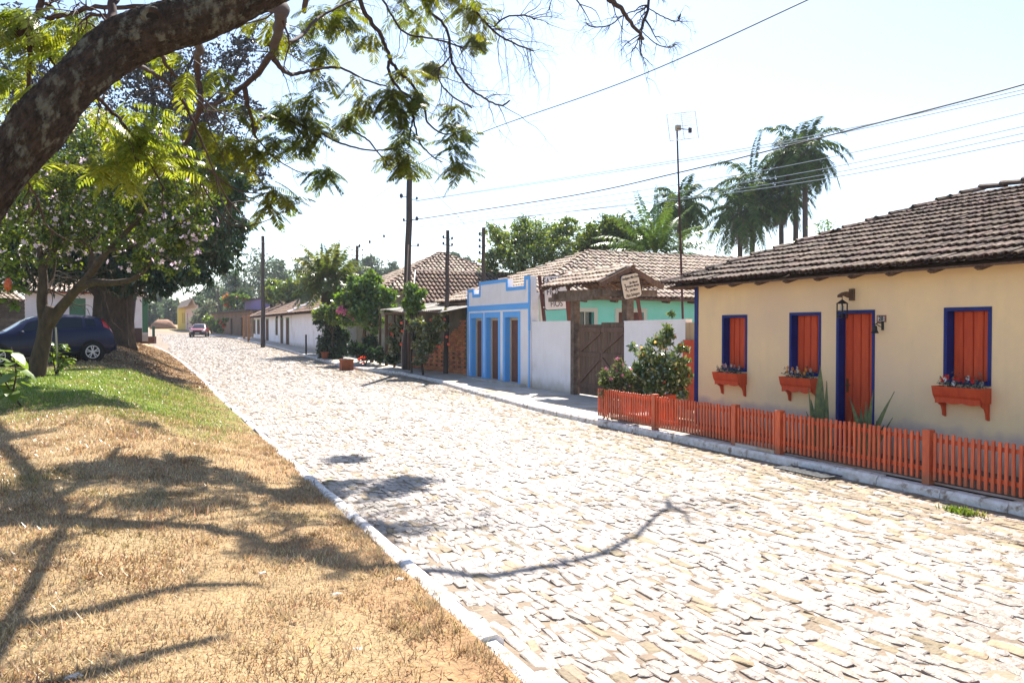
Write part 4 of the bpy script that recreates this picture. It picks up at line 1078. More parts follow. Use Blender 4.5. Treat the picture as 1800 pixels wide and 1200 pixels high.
mb = MB(); fbox(mb, A, U, N, 1.0, 9, 3.78, 4.9, -5, -1.5); mb.build('upper_storey', M('purple wall', (.26, .20, .42)), t)
mb = MB(); fbox(mb, A, U, N, .8, 9.2, 4.9, 5.05, -5.2, -1.3); mb.build('upper_roof', MATS['dark roof edge'], t)
# yellow house at the bend
t = thing('yellow_house', (0, 120, 1.8), 'small yellow and pink house with a tile roof at the bend of the street', 'house')
A = at(346, 577, 108); B = at(326, 577, 122); E_ = at(312, 577, 124)
for p in (A, B, E_): p[2] = 0
def wallseg(P, Q, m, ops_, z1, name='wall'):
    U = (Q - P) / np.linalg.norm(Q - P); N = np.array([-U[1], U[0], 0.]); N = N if N[1] < 0 or N[0] < -.5 else -N
    mb = MB(); wall_open(mb, P, U, N, 0, np.linalg.norm(Q - P), 1.0, z1, .2, ops_); mb.build(name, m, t)
    for (a, c_, z0_, z1_) in ops_:
        mb = MB(); fbox(mb, P, U, N, a, c_, z0_, z1_, -.18, -.12); mb.build('window' if z0_ > 2.2 else 'door', m_bs if z0_ > 2.2 else M('lilac door', (.35, .32, .5)), t)
ln_ = np.linalg.norm(B - A)
wallseg(A, B, M('pink limewash', (.70, .50, .42)), [(ln_ * .25, ln_ * .32, 1.8, 4.1), (ln_ * .75, ln_ * .84, 1.6, 4.1)], 5.0)
wallseg(B, E_, M('yellow limewash', (.62, .46, .10)), [(.25, .5, 2.6, 4.2), (.8, 1.05, 2.6, 4.2)], 5.0, 'end_wall')
C0 = E_ + (A - B) * 1.0
mb = MB(); z5 = np.array([0, 0, 5.0]); mid = (A - B); ua = E_ + z5; ub = B + z5; uc = A + z5; ud = C0 + z5
r0 = (ua + ub) / 2 + (0, 0, .7); r1 = (uc + ud) / 2 + (0, 0, .7)
mb.prism([ub - (0, .3, .2), uc - (0, .3, .2), r1 + (0, 0, .3), r0 + (0, 0, .3)], (0, 0, -.1)); mb.prism([ua, ud, r1 + (0, 0, .28), r0 + (0, 0, .28)], (0, 0, -.1)); mb.prism([ua, ub, r0], (0, .1, 0))
mb.build('roof', m_tile2, t)

# ------------------------------------------------------------------ left side: white house, timber shed, low wall
t = thing('white_farmhouse', at(140, 590, 45), 'white house with green shutters seen behind the parked blue car and the trees', 'house')
A = at(44, 590, 43); B = at(247, 590, 45.5); A[2] = B[2] = 0; U = (B - A) / np.linalg.norm(B - A); N = np.array([U[1], -U[0], 0.]); Lw = np.linalg.norm(B - A)
ow = [(2.1, 2.9, 2.4, 3.6), (4.1, 4.5, 1.7, 3.6), (5.75, 6.05, 1.7, 3.7)]
mb = MB(); wall_open(mb, A, U, N, 0, Lw, 1.2, 4.0, .25, ow); fbox(mb, A, U, N, Lw - .25, Lw, 1.2, 4.0, -5, -.25); mb.build('wall', m_white, t)
for (a, c_, z0_, z1_) in ow:
    mb = MB(); fbox(mb, A, U, N, a, c_, z0_, z1_, -.2, -.1); mb.build('shutter', m_gf, t)
mb = MB(); fbox(mb, A, U, N, -.05, Lw + .08, 1.2, 1.95, -.02, .05); mb.build('plinth', M('dark plinth', (.10, .06, .05)), t)
e0 = A + N * .4 - U * .3 + np.array([0, 0, 3.95]); Wn = -N * 3 + np.array([0, 0, 1.3]); ln = np.linalg.norm(Wn); Wn /= ln
tile_roof('roof', t, e0, U, Wn, int((Lw + .6) / .24), 7, m_tile2, .24, ln / 7, None, 61, seg=4)
mb = MB(); fbox(mb, A, U, N, -.3, Lw + .3, 3.86, 3.96, -.2, .4); mb.build('fascia', M('red fascia', (.25, .06, .04)), t)
t = thing('timber_shed', at(15, 590, 38), 'dark slatted timber shed behind the windscreen of the blue car', 'shed')
A = at(-60, 590, 36); B = at(44, 590, 38); A[2] = B[2] = 0; U = (B - A) / np.linalg.norm(B - A); N = np.array([U[1], -U[0], 0.]); Lw = np.linalg.norm(B - A)
mb = MB(); fbox(mb, A, U, N, 0, Lw, 1.2, 3.3, -.1, -.03)
for i in range(11): fbox(mb, A, U, N, 0, Lw, 1.3 + i * .19, 1.45 + i * .19, -.03, .02)
mb.build('wall', M('grey slat', (.16, .14, .12), (.09, .08, .07), 4, isl=.3), t)
e0 = A + N * .4 + np.array([0, 0, 3.2]); Wn = -N * 2.6 + np.array([0, 0, .9]); ln = np.linalg.norm(Wn); Wn /= ln
tile_roof('roof', t, e0, U, Wn, int(Lw / .24), 6, m_tile2, .24, ln / 6, None, 62, seg=4)
t = thing('low_wall', at(256, 598, 56), 'low dark brick wall end at the far edge of the lawn', 'wall')
p, q = at(238, 599, 50), at(273, 600, 50); mb = MB(); mb.beam((p[0], p[1], 1.2), (q[0], q[1], 1.2), .3, .45); mb.build('wall', M('dark brick', (.14, .06, .045), (.08, .04, .03), 8), t)
p = at(270, 594, 50.3); o = MB().box(p[0] - .08, p[0] + .08, p[1] - .08, p[1] + .08, 1.3, 2.06).build('bollard', M('dark green paint', (.03, .08, .06)), base=(p[0], p[1], 1.3))
tag(o, 'short dark green post on the end of the low brick wall', 'bollard')
for px, py0, py1, D_, lab in ((538, 588, 619, 46, 'dark thin post on the pavement edge before the white cottage'), (561, 589, 623, 44, 'dark thin post nearest the palm, topped by a red plate'), (257, 577, 592, 66, 'thin grey post standing far off at the left edge of the road')):
    p = at(px, py1, D_); z1_ = at(px, py0, D_)[2]; zg = zgr(p[0], p[1])
    o = MB().tube([(p[0], p[1], min(zg, p[2]) - .05), (p[0], p[1], z1_)], .05, 8).build('bollard', m_black, base=(p[0], p[1], zg)); tag(o, lab, 'bollard')
pm = at(287, 575, 128)
mb = MB(); mb.blob((pm[0], pm[1], zgr(pm[0], pm[1])), (1.9, 1.6, 1.35), 2, .1, random.Random(8)); o = mb.build('dirt_mound', M('red earth', (.30, .16, .09), (.22, .11, .07), 3, bump=1.0, bscale=3), base=tuple(pm), smooth=True); tag(o, 'heap of reddish earth at the far end of the street', 'dirt heap')
p = at(609, 645, 34.6); zg = zgr(p[0], p[1]) 
t = thing('clay_planter', (p[0], p[1], zg), 'square terracotta planter standing at the kerb under the red flowers', 'planter')
mb = MB(); s_ = .25; mb.box(p[0] - s_, p[0] + s_, p[1] - s_, p[1] + s_, zg, zg + .42); mb.build('pot', m_terra, t)
mb = MB(); mb.box(p[0] - s_ - .02, p[0] + s_ + .02, p[1] - s_ - .02, p[1] + s_ + .02, zg + .421, zg + .47); mb.build('rim', m_terra, t)
MB().box(p[0] - s_ + .03, p[0] + s_ - .03, p[1] - s_ + .03, p[1] + s_ - .03, zg + .471, zg + .475).build('soil', m_dark, t)
p2_ = at(571, 630, 41); zg2 = zgr(p2_[0], p2_[1])
t = thing('flower_pot', (p2_[0], p2_[1], zg2), 'small round clay pot at the foot of the dark creeper column', 'flower pot')
MB().lathe([(.14, 0), (.2, .3), (.22, .3), (.22, .36), (.17, .36)], (p2_[0], p2_[1], zg2), 14).build('pot', m_terra, t)
# ------------------------------------------------------------------ cars
def car(name, label, mpaint, wheel_facing, kind='hatch', mloc=(0, 0, 0), heading=0.0, plate=False):
    """local frame: x forward, y left, z up, origin on the ground under the middle"""
    t = bpy.data.objects.new(name, None); COL.objects.link(t); tag(t, label, 'car', None)
    if kind == 'hatch':
        Lc = 3.9; H = 1.47; W = .84
        X = [0, .04, .30, .62, .95, 1.25, 1.55, 1.9, 2.4, 2.95, 3.30, 3.55, 3.72, 3.84, 3.9]
        Z = [.52, .66, .80, .90, .97, 1.14, 1.33, 1.43, 1.47, 1.45, 1.41, 1.34, 1.10, .86, .56]
        B = [.48, .60, .74, .83, .90, .92, .93, .94, .96, .98, 1.0, 1.01, .98, .80, .50]
        WB = (.72, 3.20); cab = (4, 12)
    else:
        Lc = 4.0; H = 1.38; W = .80
        X = [0, .04, .25, .70, 1.08, 1.38, 1.68, 2.0, 2.5, 3.0, 3.25, 3.45, 3.65, 3.92, 4.0]
        Z = [.55, .68, .80, .86, .91, 1.08, 1.25, 1.35, 1.38, 1.35, 1.30, 1.15, .98, .90, .55]
        B = [.50, .62, .74, .82, .86, .87, .88, .89, .90, .91, .92, .92, .90, .82, .50]
        WB = (.75, 3.15); cab = (4, 12)
    n = len(X)
    def wid(i):
        f = X[i] / Lc; return W * (1 - .16 * max(0, (.14 - f) / .14) ** 2 - .14 * max(0, (f - .87) / .13) ** 2)
    def ring(i):
        w = wid(i); zt = Z[i]; zb = min(B[i], zt - .03); gl = zt - zb
        sill = .22 if 1 < i < n - 2 else .30
        tw = w * (.96 - .26 * min(1, gl / .45)) if gl > .05 else w * .9
        pts = [(w * .86, sill), (w * .97, sill + .10), (w, .50 if zb > .55 else lerp(sill, zb, .6)), (w * .995, lerp(.5, zb, .8) if zb > .55 else lerp(sill, zb, .85)), (w * .955, zb), (tw + (.02 if gl > .05 else 0), zt - .05 if gl > .1 else zt - .02), (tw * .86, zt - .008), (tw * .45, zt + .004), (0, zt + .008)]
        return [(X[i] - Lc / 2) * -1 if False else Lc / 2 - X[i], pts]
    V = []; m = 17
    for i in range(n):
        x, p = ring(i)
        row = [(x, -a, z) for a, z in p] + [(x, a, z) for a, z in p[-2::-1]]
        V += row
    F = [(i * m + k, i * m + k + 1, (i + 1) * m + k + 1, (i + 1) * m + k) for i in range(n - 1) for k in range(m - 1)]
    F += [tuple(range(m)), tuple((n - 1) * m + k for k in range(m - 1, -1, -1))]
    F += [(i * m, (i + 1) * m, (i + 1) * m + m - 1, i * m + m - 1) for i in range(n - 1)]
    body = link('body', V, F, mpaint, t, smooth=True)
    VV = np.array(V).reshape(n, m, 3)
    def S(i, k):      # bilinear point on the shell
        i0 = min(int(i), n - 2); k0 = min(int(k), m - 2); a, b_ = i - i0, k - k0
        P = VV[i0, k0] * (1 - a) * (1 - b_) + VV[i0 + 1, k0] * a * (1 - b_) + VV[i0, k0 + 1] * (1 - a) * b_ + VV[i0 + 1, k0 + 1] * a * b_
        du = VV[i0 + 1, k0] - VV[i0, k0]; dv = VV[i0, k0 + 1] - VV[i0, k0]; nn = np.cross(dv, du); nn /= np.linalg.norm(nn) + 1e-9
        c = P - np.array([P[0], 0, .6])
        if np.dot(nn, c) < 0: nn = -nn
        return P, nn
    def xi(x):        # station index of a distance from the nose
        return float(np.interp(x, X, range(n)))
    def patch(name, cells, mat, off=.008, par=t, nu=6, nv=3):
        mb = MB()
        for (i0, i1, k0, k1, sl0, sl1) in cells:
            g_ = []
            for a in range(nu + 1):
                for b_ in range(nv + 1):
                    k = lerp(k0, k1, b_ / nv); i = lerp(i0 + sl0 * (b_ / nv), i1 + sl1 * (b_ / nv), a / nu)
                    P, N_ = S(i, k); g_.append(P + N_ * off)
            mb.add(g_, [(a * (nv + 1) + b_, a * (nv + 1) + b_ + 1, (a + 1) * (nv + 1) + b_ + 1, (a + 1) * (nv + 1) + b_) for a in range(nu) for b_ in range(nv)])
        return mb.build(name, mat, par, smooth=True)
    m_cg = M('car window glass', (.008, .012, .02), rough=.12, spec=.45)
    m_tr = M('black car trim', (.02, .02, .022), rough=.6)
    ifr, irr = cab[0], cab[1] - 1
    for sgn in (0, 1):
        K = (lambda a: a) if sgn == 0 else (lambda a: 16 - a)
        patch('side_window', [(ifr + .9, xi(2.12) - 0, K(4.12), K(4.9), 1.0, 0)], m_cg)
        patch('side_window', [(xi(2.2), xi(2.98), K(4.12), K(4.9), 0, 0)], m_cg)
        patch('side_window', [(xi(3.06), xi(3.36), K(4.2), K(4.85), 0, -.2)], m_cg)
        patch('sill_trim', [(2, n - 3, K(.3), K(1.2), 0, 0)], m_tr, .006, nu=14)
        patch('side_moulding', [(xi(.98), xi(2.95), K(2.0), K(2.12), 0, 0)], m_tr, .012)
        for xh in (1.95, 2.85):
            patch('door_handle', [(xi(xh), xi(xh + .16), K(3.55), K(3.75), 0, 0)], mpaint, .025)
        for xs_ in (1.25, 2.16, 3.0):
            patch('door_seam', [(xi(xs_), xi(xs_) + .03, K(1.3), K(4.0), 0, 0)], m_tr, .004, nu=1)
    patch('windscreen', [(4.1, 6.7, 6.05, 9.95, 0, 0)], m_cg, .01, nv=6)
    patch('rear_window', [(n - 4 + .1, n - 3 + .1, 6.2, 9.8, 0, 0)], m_cg, .01, nv=6)
    m_rl = M('red tail lamp', (.45, .012, .01), rough=.2, spec=.8); m_hl = M('headlamp glass', (.55, .57, .6), rough=.12, spec=1)
    for sgn in (0, 1):
        K = (lambda a: a) if sgn == 0 else (lambda a: 16 - a)
        if kind == 'hatch': patch('tail_light', [(n - 4 + .05, n - 3 + .85, K(4.15), K(5.6), -.25, -.2)], m_rl, .012)
        else: patch('tail_light', [(n - 3, n - 2.3, K(3.2), K(4), 0, 0)], m_rl, .012)
        patch('headlight', [(.9, 2.3, K(3.1), K(4.0), 0, 0)], m_hl, .012)
    mb = MB(); mb.box(Lc / 2 - .02, Lc / 2 + .07, -W * .84, W * .84, .30, .50); mb.build('front_bumper', mpaint if kind == 'hatch' else m_tr, t)
    mb = MB(); mb.box(-Lc / 2 - .045, -Lc / 2 + .03, -W * .80, W * .80, .32, .54); mb.build('rear_bumper', mpaint, t)
    mb = MB(); mb.box(Lc / 2 - .02, Lc / 2 + .03, -.42, .42, .56, .68); mb.build('grille', m_tr, t)
    if kind != 'hatch':
        for s in (-1, 1):
            MB().box(Lc / 2 - .03, Lc / 2 + .035, *sorted((s * .44, s * .72)), .56, .70).build('headlight', m_hl, t)
        MB().box(Lc / 2 + .071, Lc / 2 + .08, -.2, .2, .36, .47).build('number_plate', M('grey plate', (.45, .45, .43)), t)
    for s in (-1, 1):
        MB().blob((Lc / 2 - 1.35, s * (W + .08), .95), (.05, .09, .065), 2, 0).build('mirror', mpaint, t)
    m_ty = M('tyre rubber', (.014, .014, .014), rough=.9); m_rim = M('alloy rim', (.55, .56, .58), rough=.35, metal=.6)
    for xw in WB:
        for s in (-1, 1):
            c = (Lc / 2 - xw, s * (W - .085), .30)
            w_ = MB().lathe([(.36, -.02), (.36, .02)], (c[0], s * (W - .015), .30), 26, 'y').build('wheel_arch', m_dark, t)
            wh = MB().lathe([(.19, -.09), (.26, -.10), (.295, -.075), (.30, 0), (.295, .075), (.26, .10), (.19, .09)], (c[0], c[1] + s * .035, .30), 28, 'y').build('wheel', m_ty, t, smooth=False)
            fc = c[1] + s * .135
            mb = MB().lathe([(.20, -.004), (.20, .004)], (c[0], fc - s * .025, .30), 28, 'y'); mb.build('rim_well', m_dark, wh)
            mb = MB()
            for k in range(5):
                for o_ in (-.17, .17):
                    a = 2 * math.pi * k / 5 + .3 + o_; a2 = 2 * math.pi * k / 5 + .3 + o_ * 1.2
                    P = np.array([c[0] + .045 * math.cos(a), fc, .30 + .045 * math.sin(a)]); Q = np.array([c[0] + .185 * math.cos(a2), fc, .30 + .185 * math.sin(a2)])
                    mb.beam(P, Q, .026, .02, up=(0, 1, 0))
            for k in range(24):
                a, b_ = 2 * math.pi * k / 24, 2 * math.pi * (k + 1) / 24
                mb.beam((c[0] + .19 * math.cos(a), fc, .3 + .19 * math.sin(a)), (c[0] + .19 * math.cos(b_), fc, .3 + .19 * math.sin(b_)), .022, .024, up=(0, 1, 0))
            mb.lathe([(.05, -.012), (.05, .012)], (c[0], fc, .30), 12, 'y'); mb.build('rim', m_rim, wh)
    t.location = mloc; t.rotation_euler = heading
    return t
m_bluecar = M('dark blue car paint', (.002, .005, .038), rough=.3, spec=.35, coat=.12)
m_redcar = M('dark red car paint', (.22, .018, .02), rough=.3, spec=.5, coat=.6)
m_whitecar = M('white car paint', (.7, .72, .75), rough=.3, coat=.5)
def place(px_r, D_r, px_f, D_f, wb):
    R_ = at(px_r, 600, D_r)[:2]; F_ = at(px_f, 600, D_f)[:2]; d = (F_ - R_) / np.linalg.norm(F_ - R_)
    return R_ + d * wb / 2, d
c2, d = place(150, 25.2, -2, 23.7, 2.48)
h = math.atan2(d[1], d[0])
zr1 = .985; slope = (zlawn(*(c2 + d * 1.24)) - zlawn(*(c2 - d * 1.24)))
zc = 2 - 46 / 1400 * 24 * 1.0
# the off-centre wheelbase middle sits 0.01 m ahead of the body middle
cz = zlawn(c2[0], c2[1])
car('parked_hatchback', 'dark blue hatchback parked on the grass under the trees', m_bluecar, 0, 'hatch', (c2[0] - d[0] * .01, c2[1] - d[1] * .01, cz - .02), (0, -math.asin(max(-.06, min(.06, slope / 2.48))), h))
# flatten: body sits on the lawn as measured
p = at(352, 591, 83); car('parked_car', 'old dark red car parked facing us at the kerb far down the street', m_redcar, 0, 'sedan', (p[0], p[1] + 1, zroad(p[1])), (0, 0, math.radians(-100)))
p = at(246, 585, 88); car('parked_van', 'small white vehicle half hidden behind the corner of the white farmhouse', m_whitecar, 0, 'hatch', (p[0] - .3, p[1], zgr(p[0], p[1])), (0, 0, math.radians(-95)))

# ------------------------------------------------------------------ poles, wires, aerial
def pole(px, pyb, pyt, D, r0, label, lean=0, ins=None, base=None, seg=10):
    T_ = at(px + lean, pyt, D); B_ = at(px, pyb, D); zg = zgr(B_[0], B_[1]) if base is None else base
    B_[2] = zg
    t = thing('utility_pole', B_, label, 'utility pole', 'timber utility poles along the street')
    R = random.Random(int(px)); pth = [lerp(B_ - (0, 0, .3), T_, k / 8) + np.array([R.gauss(0, .02), R.gauss(0, .02), 0]) * (0 < k < 8) for k in range(9)]
    MB().tube(pth, [lerp(r0, r0 * .68, k / 8) for k in range(9)], seg).build('shaft', m_pole, t)
    for (side, dz, sz) in (ins or []):
        c = T_ + RT * side - np.array([0, 0, dz])
        mb = MB(); mb.beam(T_ - np.array([0, 0, dz + .05]), c - np.array([0, 0, .05]), .03, .03); mb.blob(c, (.05 * sz, .05 * sz, .07 * sz), 2, 0); mb.build('insulator', M('insulator', (.05, .05, .09), rough=.3), t)
    return t, T_
_, PT0 = pole(713, 652, 300, 33.3, .17, 'tall dark timber pole at the kerb beside the ruined brick wall', 7, [(-.35, 1.05, 1.5), (.3, 1.15, 1), (.3, 2.0, 1.4), (-.25, 2.05, 1), (.35, 3.1, 1)])
tw_ = thing('pole_conduit', (PT0[0], PT0[1], .2), 'thin pale conduit running up the tall timber pole beside the brick wall', 'conduit')
q0, q1, q2 = at(707, 650, 33.0), at(712, 560, 33.0), at(718, 430, 33.05); q0[2] = .2
MB().tube(spline([q0, at(706, 610, 33.0), q1, q2]), .025, 6).build('pipe', M('pale conduit', (.35, .28, .24)), tw_)
_, PT1 = pole(462, 606, 415, 58, .17, 'grey timber pole standing before the white cottage', 0, [(-.3, .9, 1.2), (.3, 1.3, 1)])
_, PT2 = pole(625, 600, 432, 60, .16, 'timber pole rising behind the green creeper bush', 3, [(-.4, .3, 1), (-.4, .7, 1), (.4, .3, 1), (.4, .7, 1)])
_, PT3 = pole(783, 545, 405, 31, .10, 'slim timber pole in front of the ribbed tile roof', 4, [(-.17, .25, .9), (.17, .3, .9), (-.17, .5, .9), (.17, .55, .9)])
_, PT4 = pole(849, 520, 400, 32, .10, 'slim timber pole rising behind the stepped blue parapet', 1, [(-.16, .25, 1), (-.16, .5, 1), (-.16, .75, 1), (-.16, 1.0, 1)])
_, PT5 = pole(383, 590, 505, 112, .2, 'far grey timber pole by the bushes behind the red car', 0)
m_cab = M('black cable', (.012, .012, .03), rough=.6); m_cab2 = M('grey blue cable', (.16, .22, .30), rough=.5)
def cable(pts, r, label, mat=m_cab, group='overhead cables', tw=False):
    P = spline(pts, 10); o = MB().tube(P, r, 5, cap=False).build('cable', mat, base=tuple(pts[0])); tag(o, label, 'cable', group)
    return o
def sagged(A, B, sag, n=7):
    A, B = np.array(A), np.array(B); return [A + (B - A) * t - np.array([0, 0, sag * 4 * t * (1 - t)]) for t in [i / n for i in range(n + 1)]]
zt0 = PT0[2]
def pp(py, side=0): return at(718, py, 33.3) + RT * side
cable([pp(298), at(838, 237, 28.0), at(1100, 143, 20.5), at(1420, 0, 14), at(1640, -110, 11.5)], .014, 'thick twisted cable climbing from the tall pole to the top of the sky')
cable([pp(388), at(1000, 345, 25.5), at(1191, 304, 21.5), at(1364, 262, 18.6), at(1684, 180, 15), at(1830, 140, 13.6)], .018, 'thick dark cable passing behind the aerial and in front of the palms')
for k, (y0, yr, r, yk) in enumerate(((353, 155, .0095, 260), (354, 162, .0095, 266), (392, 196, .0085, 318), (397, 220, .0085, 338), (400, 245, .0095, 352), (404, 232, .0085, 346))):
    mid = (y0 + yr) / 2 + (12 if k < 2 else 16)
    cable([pp(y0, .3), at(1260, lerp(y0, yr, .5) + (16 if k < 2 else 20), 20.5), at(1810, yr, 14.0), at(2000, yr - 60, 12.5)], r, 'thin pale wire from the tall pole towards the cream house roof', m_cab2)
cable(sagged(pp(305), PT1 - (0, 0, 1.0), .6), .008, 'thin pale wire between the tall pole and the pole by the white cottage', m_cab2)
cable(sagged(pp(388), PT2 - (0, 0, .3), .5), .01, 'wire hung with small tags between the tall pole and the pole behind the creeper', m_cab2)
cable(sagged(PT2 - (0, 0, .4), PT1 - (0, 0, .5), .5), .012, 'slack wire between the two poles beyond the palm', m_cab2)
cable(sagged(PT1 - (0, 0, .4), at(405, 418, 34), .1), .010, 'wire running from the cottage pole up into the flowering tree', m_cab2)
cable(sagged(PT1 - (0, 0, 1.9), PT5 - (0, 0, .3), .6), .010, 'wire from the cottage pole to the farthest pole', m_cab2)
cable([pp(300), at(745, 310, 33), at(770, 345, 32.5), at(800, 375, 32), at(826, 405, 32)], .009, 'loose wire curling down from the tall pole to the right', m_cab2)
for px, py in ((632, 432), (650, 425), (675, 415)):
    p = at(px, py, 42); o = MB().blob(p, (.06, .06, .10), 1, 0).build('wire_tag', m_black, base=tuple(p)); tag(o, 'small dark tag hanging on the wire left of the tall pole', 'tag', 'tags on the slack wire')
# aerial
pm = at(1205, 640, 19.2); pt_ = at(1190, 226, 18.8); zg = .15
t = thing('aerial_mast', (pm[0], pm[1], zg), 'tall thin mast with a curved wire grid aerial above the white wall', 'aerial')
MB().tube([(pm[0] , pm[1], zg), lerp(np.array([pm[0], pm[1], zg]), pt_, .5), pt_], [.03, .026, .02], 8).build('mast', M('rusty mast', (.07, .03, .035)), t)
mb = MB(); mwire = M('galvanised wire', (.80, .86, .90), rough=.4)
GR = []
for j in range(15):
    row = []
    for i in range(9):
        u, v = i / 8 * 2 - 1, j / 14 * 2 - 1
        row.append(at(1200 + u * 25 + v * 3, 222 + v * 23 - u * 3 + 0, 18.6 + .22 * (1 - u * u) + .06 * (1 - v * v)))
    GR.append(row)
for j in range(15): mb.tube(GR[j], .006 if j % 7 else .011, 4, cap=False)
for i in (0, 4, 8): mb.tube([GR[j][i] for j in range(15)], .012, 4, cap=False)
mb.build('grid_dish', mwire, t)
MB().tube([at(1191, 226, 18.75), at(1212, 228, 18.2)], .012, 6).build('feed_arm', m_pole, t)
q = at(1213, 228, 18.15); MB().box(q[0] - .035, q[0] + .035, q[1] - .02, q[1] + .02, q[2] - .07, q[2] + .04).build('feed', m_pole, t)
q = at(1192, 225, 18.8); MB().box(q[0] - .06, q[0] + .06, q[1] - .04, q[1] + .04, q[2] - .06, q[2] + .06).build('bracket', m_concrete, t)
# ------------------------------------------------------------------ the big leaning tree overhead
t = thing('leaning_tree', at(-300, 900, 4.4), 'big leaning tree with lichened bark whose limb arches across the top corner', 'tree')
rt = t.location
rt[2] = zgr(rt[0], rt[1])
RS = random.Random(77)
base = np.array(rt) - (0, 0, .2)
limb = spline([base, at(-215, 640, 4.4), at(-80, 415, 4.45), at(15, 288, 4.5), at(75, 212, 4.55), at(135, 142, 4.6), at(205, 82, 4.7), at(280, 47, 4.8), at(355, 26, 4.9), at(450, -12, 5.0), at(560, -75, 5.1), at(720, -190, 5.3), at(900, -320, 5.8)], 8)
nl = len(limb); rad = [float(np.interp(i, [0, 8, 24, 40, 60, 72, 84, nl], [.24, .16, .134, .134, .138, .128, .09, .045])) for i in range(nl)]
# lumpy bark surface
ib = np.linspace(0, nl - 1, nl * 3 - 2); limb = [np.array([np.interp(q, range(nl), [p[c] for p in limb]) for c in range(3)]) for q in ib]; rad = list(np.interp(ib, range(nl), rad)); nl = len(limb); NS = 120
mb = MB(); mb.tube(limb, rad, NS)
vv = np.array(mb.v); R_ = np.random.RandomState(3)
cen = np.repeat(np.array(limb), NS, axis=0)
rw = R_.normal(0, 1, (nl, NS)); rid = np.zeros((nl, NS)); cur = R_.normal(0, 1, NS)
for i in range(nl):
    cur = cur * .86 + rw[i] * .5; cur = np.roll(cur, 1) if R_.rand() < .25 else cur; rid[i] = cur
rid = rid.reshape(-1)
nz = (np.sin(vv[:, 0] * 9 + 2 * np.sin(vv[:, 2] * 6)) * .008 + np.sin(vv[:, 1] * 14 + vv[:, 2] * 11) * .006 + np.clip(rid, -1.6, 1.6) * .006)
dd_ = vv - cen; dd_ /= np.linalg.norm(dd_, axis=1)[:, None] + 1e-9
vv = vv + dd_ * nz[:, None]; mb.v = [tuple(v) for v in vv]
mb.build('trunk', m_bark, t, smooth=True)
kc = at(268, 30, 4.665); kd = at(268, 28, 4.5) - kc; kd /= np.linalg.norm(kd)
u_ = np.cross(kd, (0, 0, 1)); u_ /= np.linalg.norm(u_); v_ = np.cross(u_, kd); mb = MB()
ringp = [kc + (u_ * math.cos(a) * .05 + v_ * math.sin(a) * .04) - kd * .004 for a in [2 * math.pi * k / 14 for k in range(15)]]
mb.tube(ringp, .02, 8, cap=False); mb.build('knot', m_bark, t, smooth=True)
MB().prism([kc + (u_ * math.cos(a) * .04 + v_ * math.sin(a) * .036) + kd * -.005 for a in [2 * math.pi * k / 12 for k in range(12)]], kd * .012).build('knot_hole', m_dark, t)
def fD(D): return D if D < 6.3 else lerp(6.3, 12.6, (D - 6.3) / 2.1) if D < 8.4 else 12.6 + (D - 8.4) * .78
def branch(pts, r0, r1, ntw=8, tl=.35, depth=2, seg=7, tips=None, par=None, mat=None, name='branch'):
    k_ = fD(pts[-1][2]) / pts[-1][2]; r0 *= lerp(1, k_, .8); r1 *= k_; tl *= k_
    P = spline([at(p[0], p[1], fD(p[2])) for p in pts], 6); n = len(P)
    for i in range(1, n - 1): P[i] = P[i] + np.array([RS.gauss(0, 1) for _ in range(3)]) * lerp(r0, r1, i / n) * .3
    mb = MB(); mb.tube(P, [lerp(r0, r1, i / (n - 1)) for i in range(n)], seg, cap=True)
    side_twigs(mb, P, max(r1 * 1.1, .012), ntw, tl, RS, 4, depth, tips)
    return mb.build(name, mat or m_twig, par or t, smooth=True)
tips = []
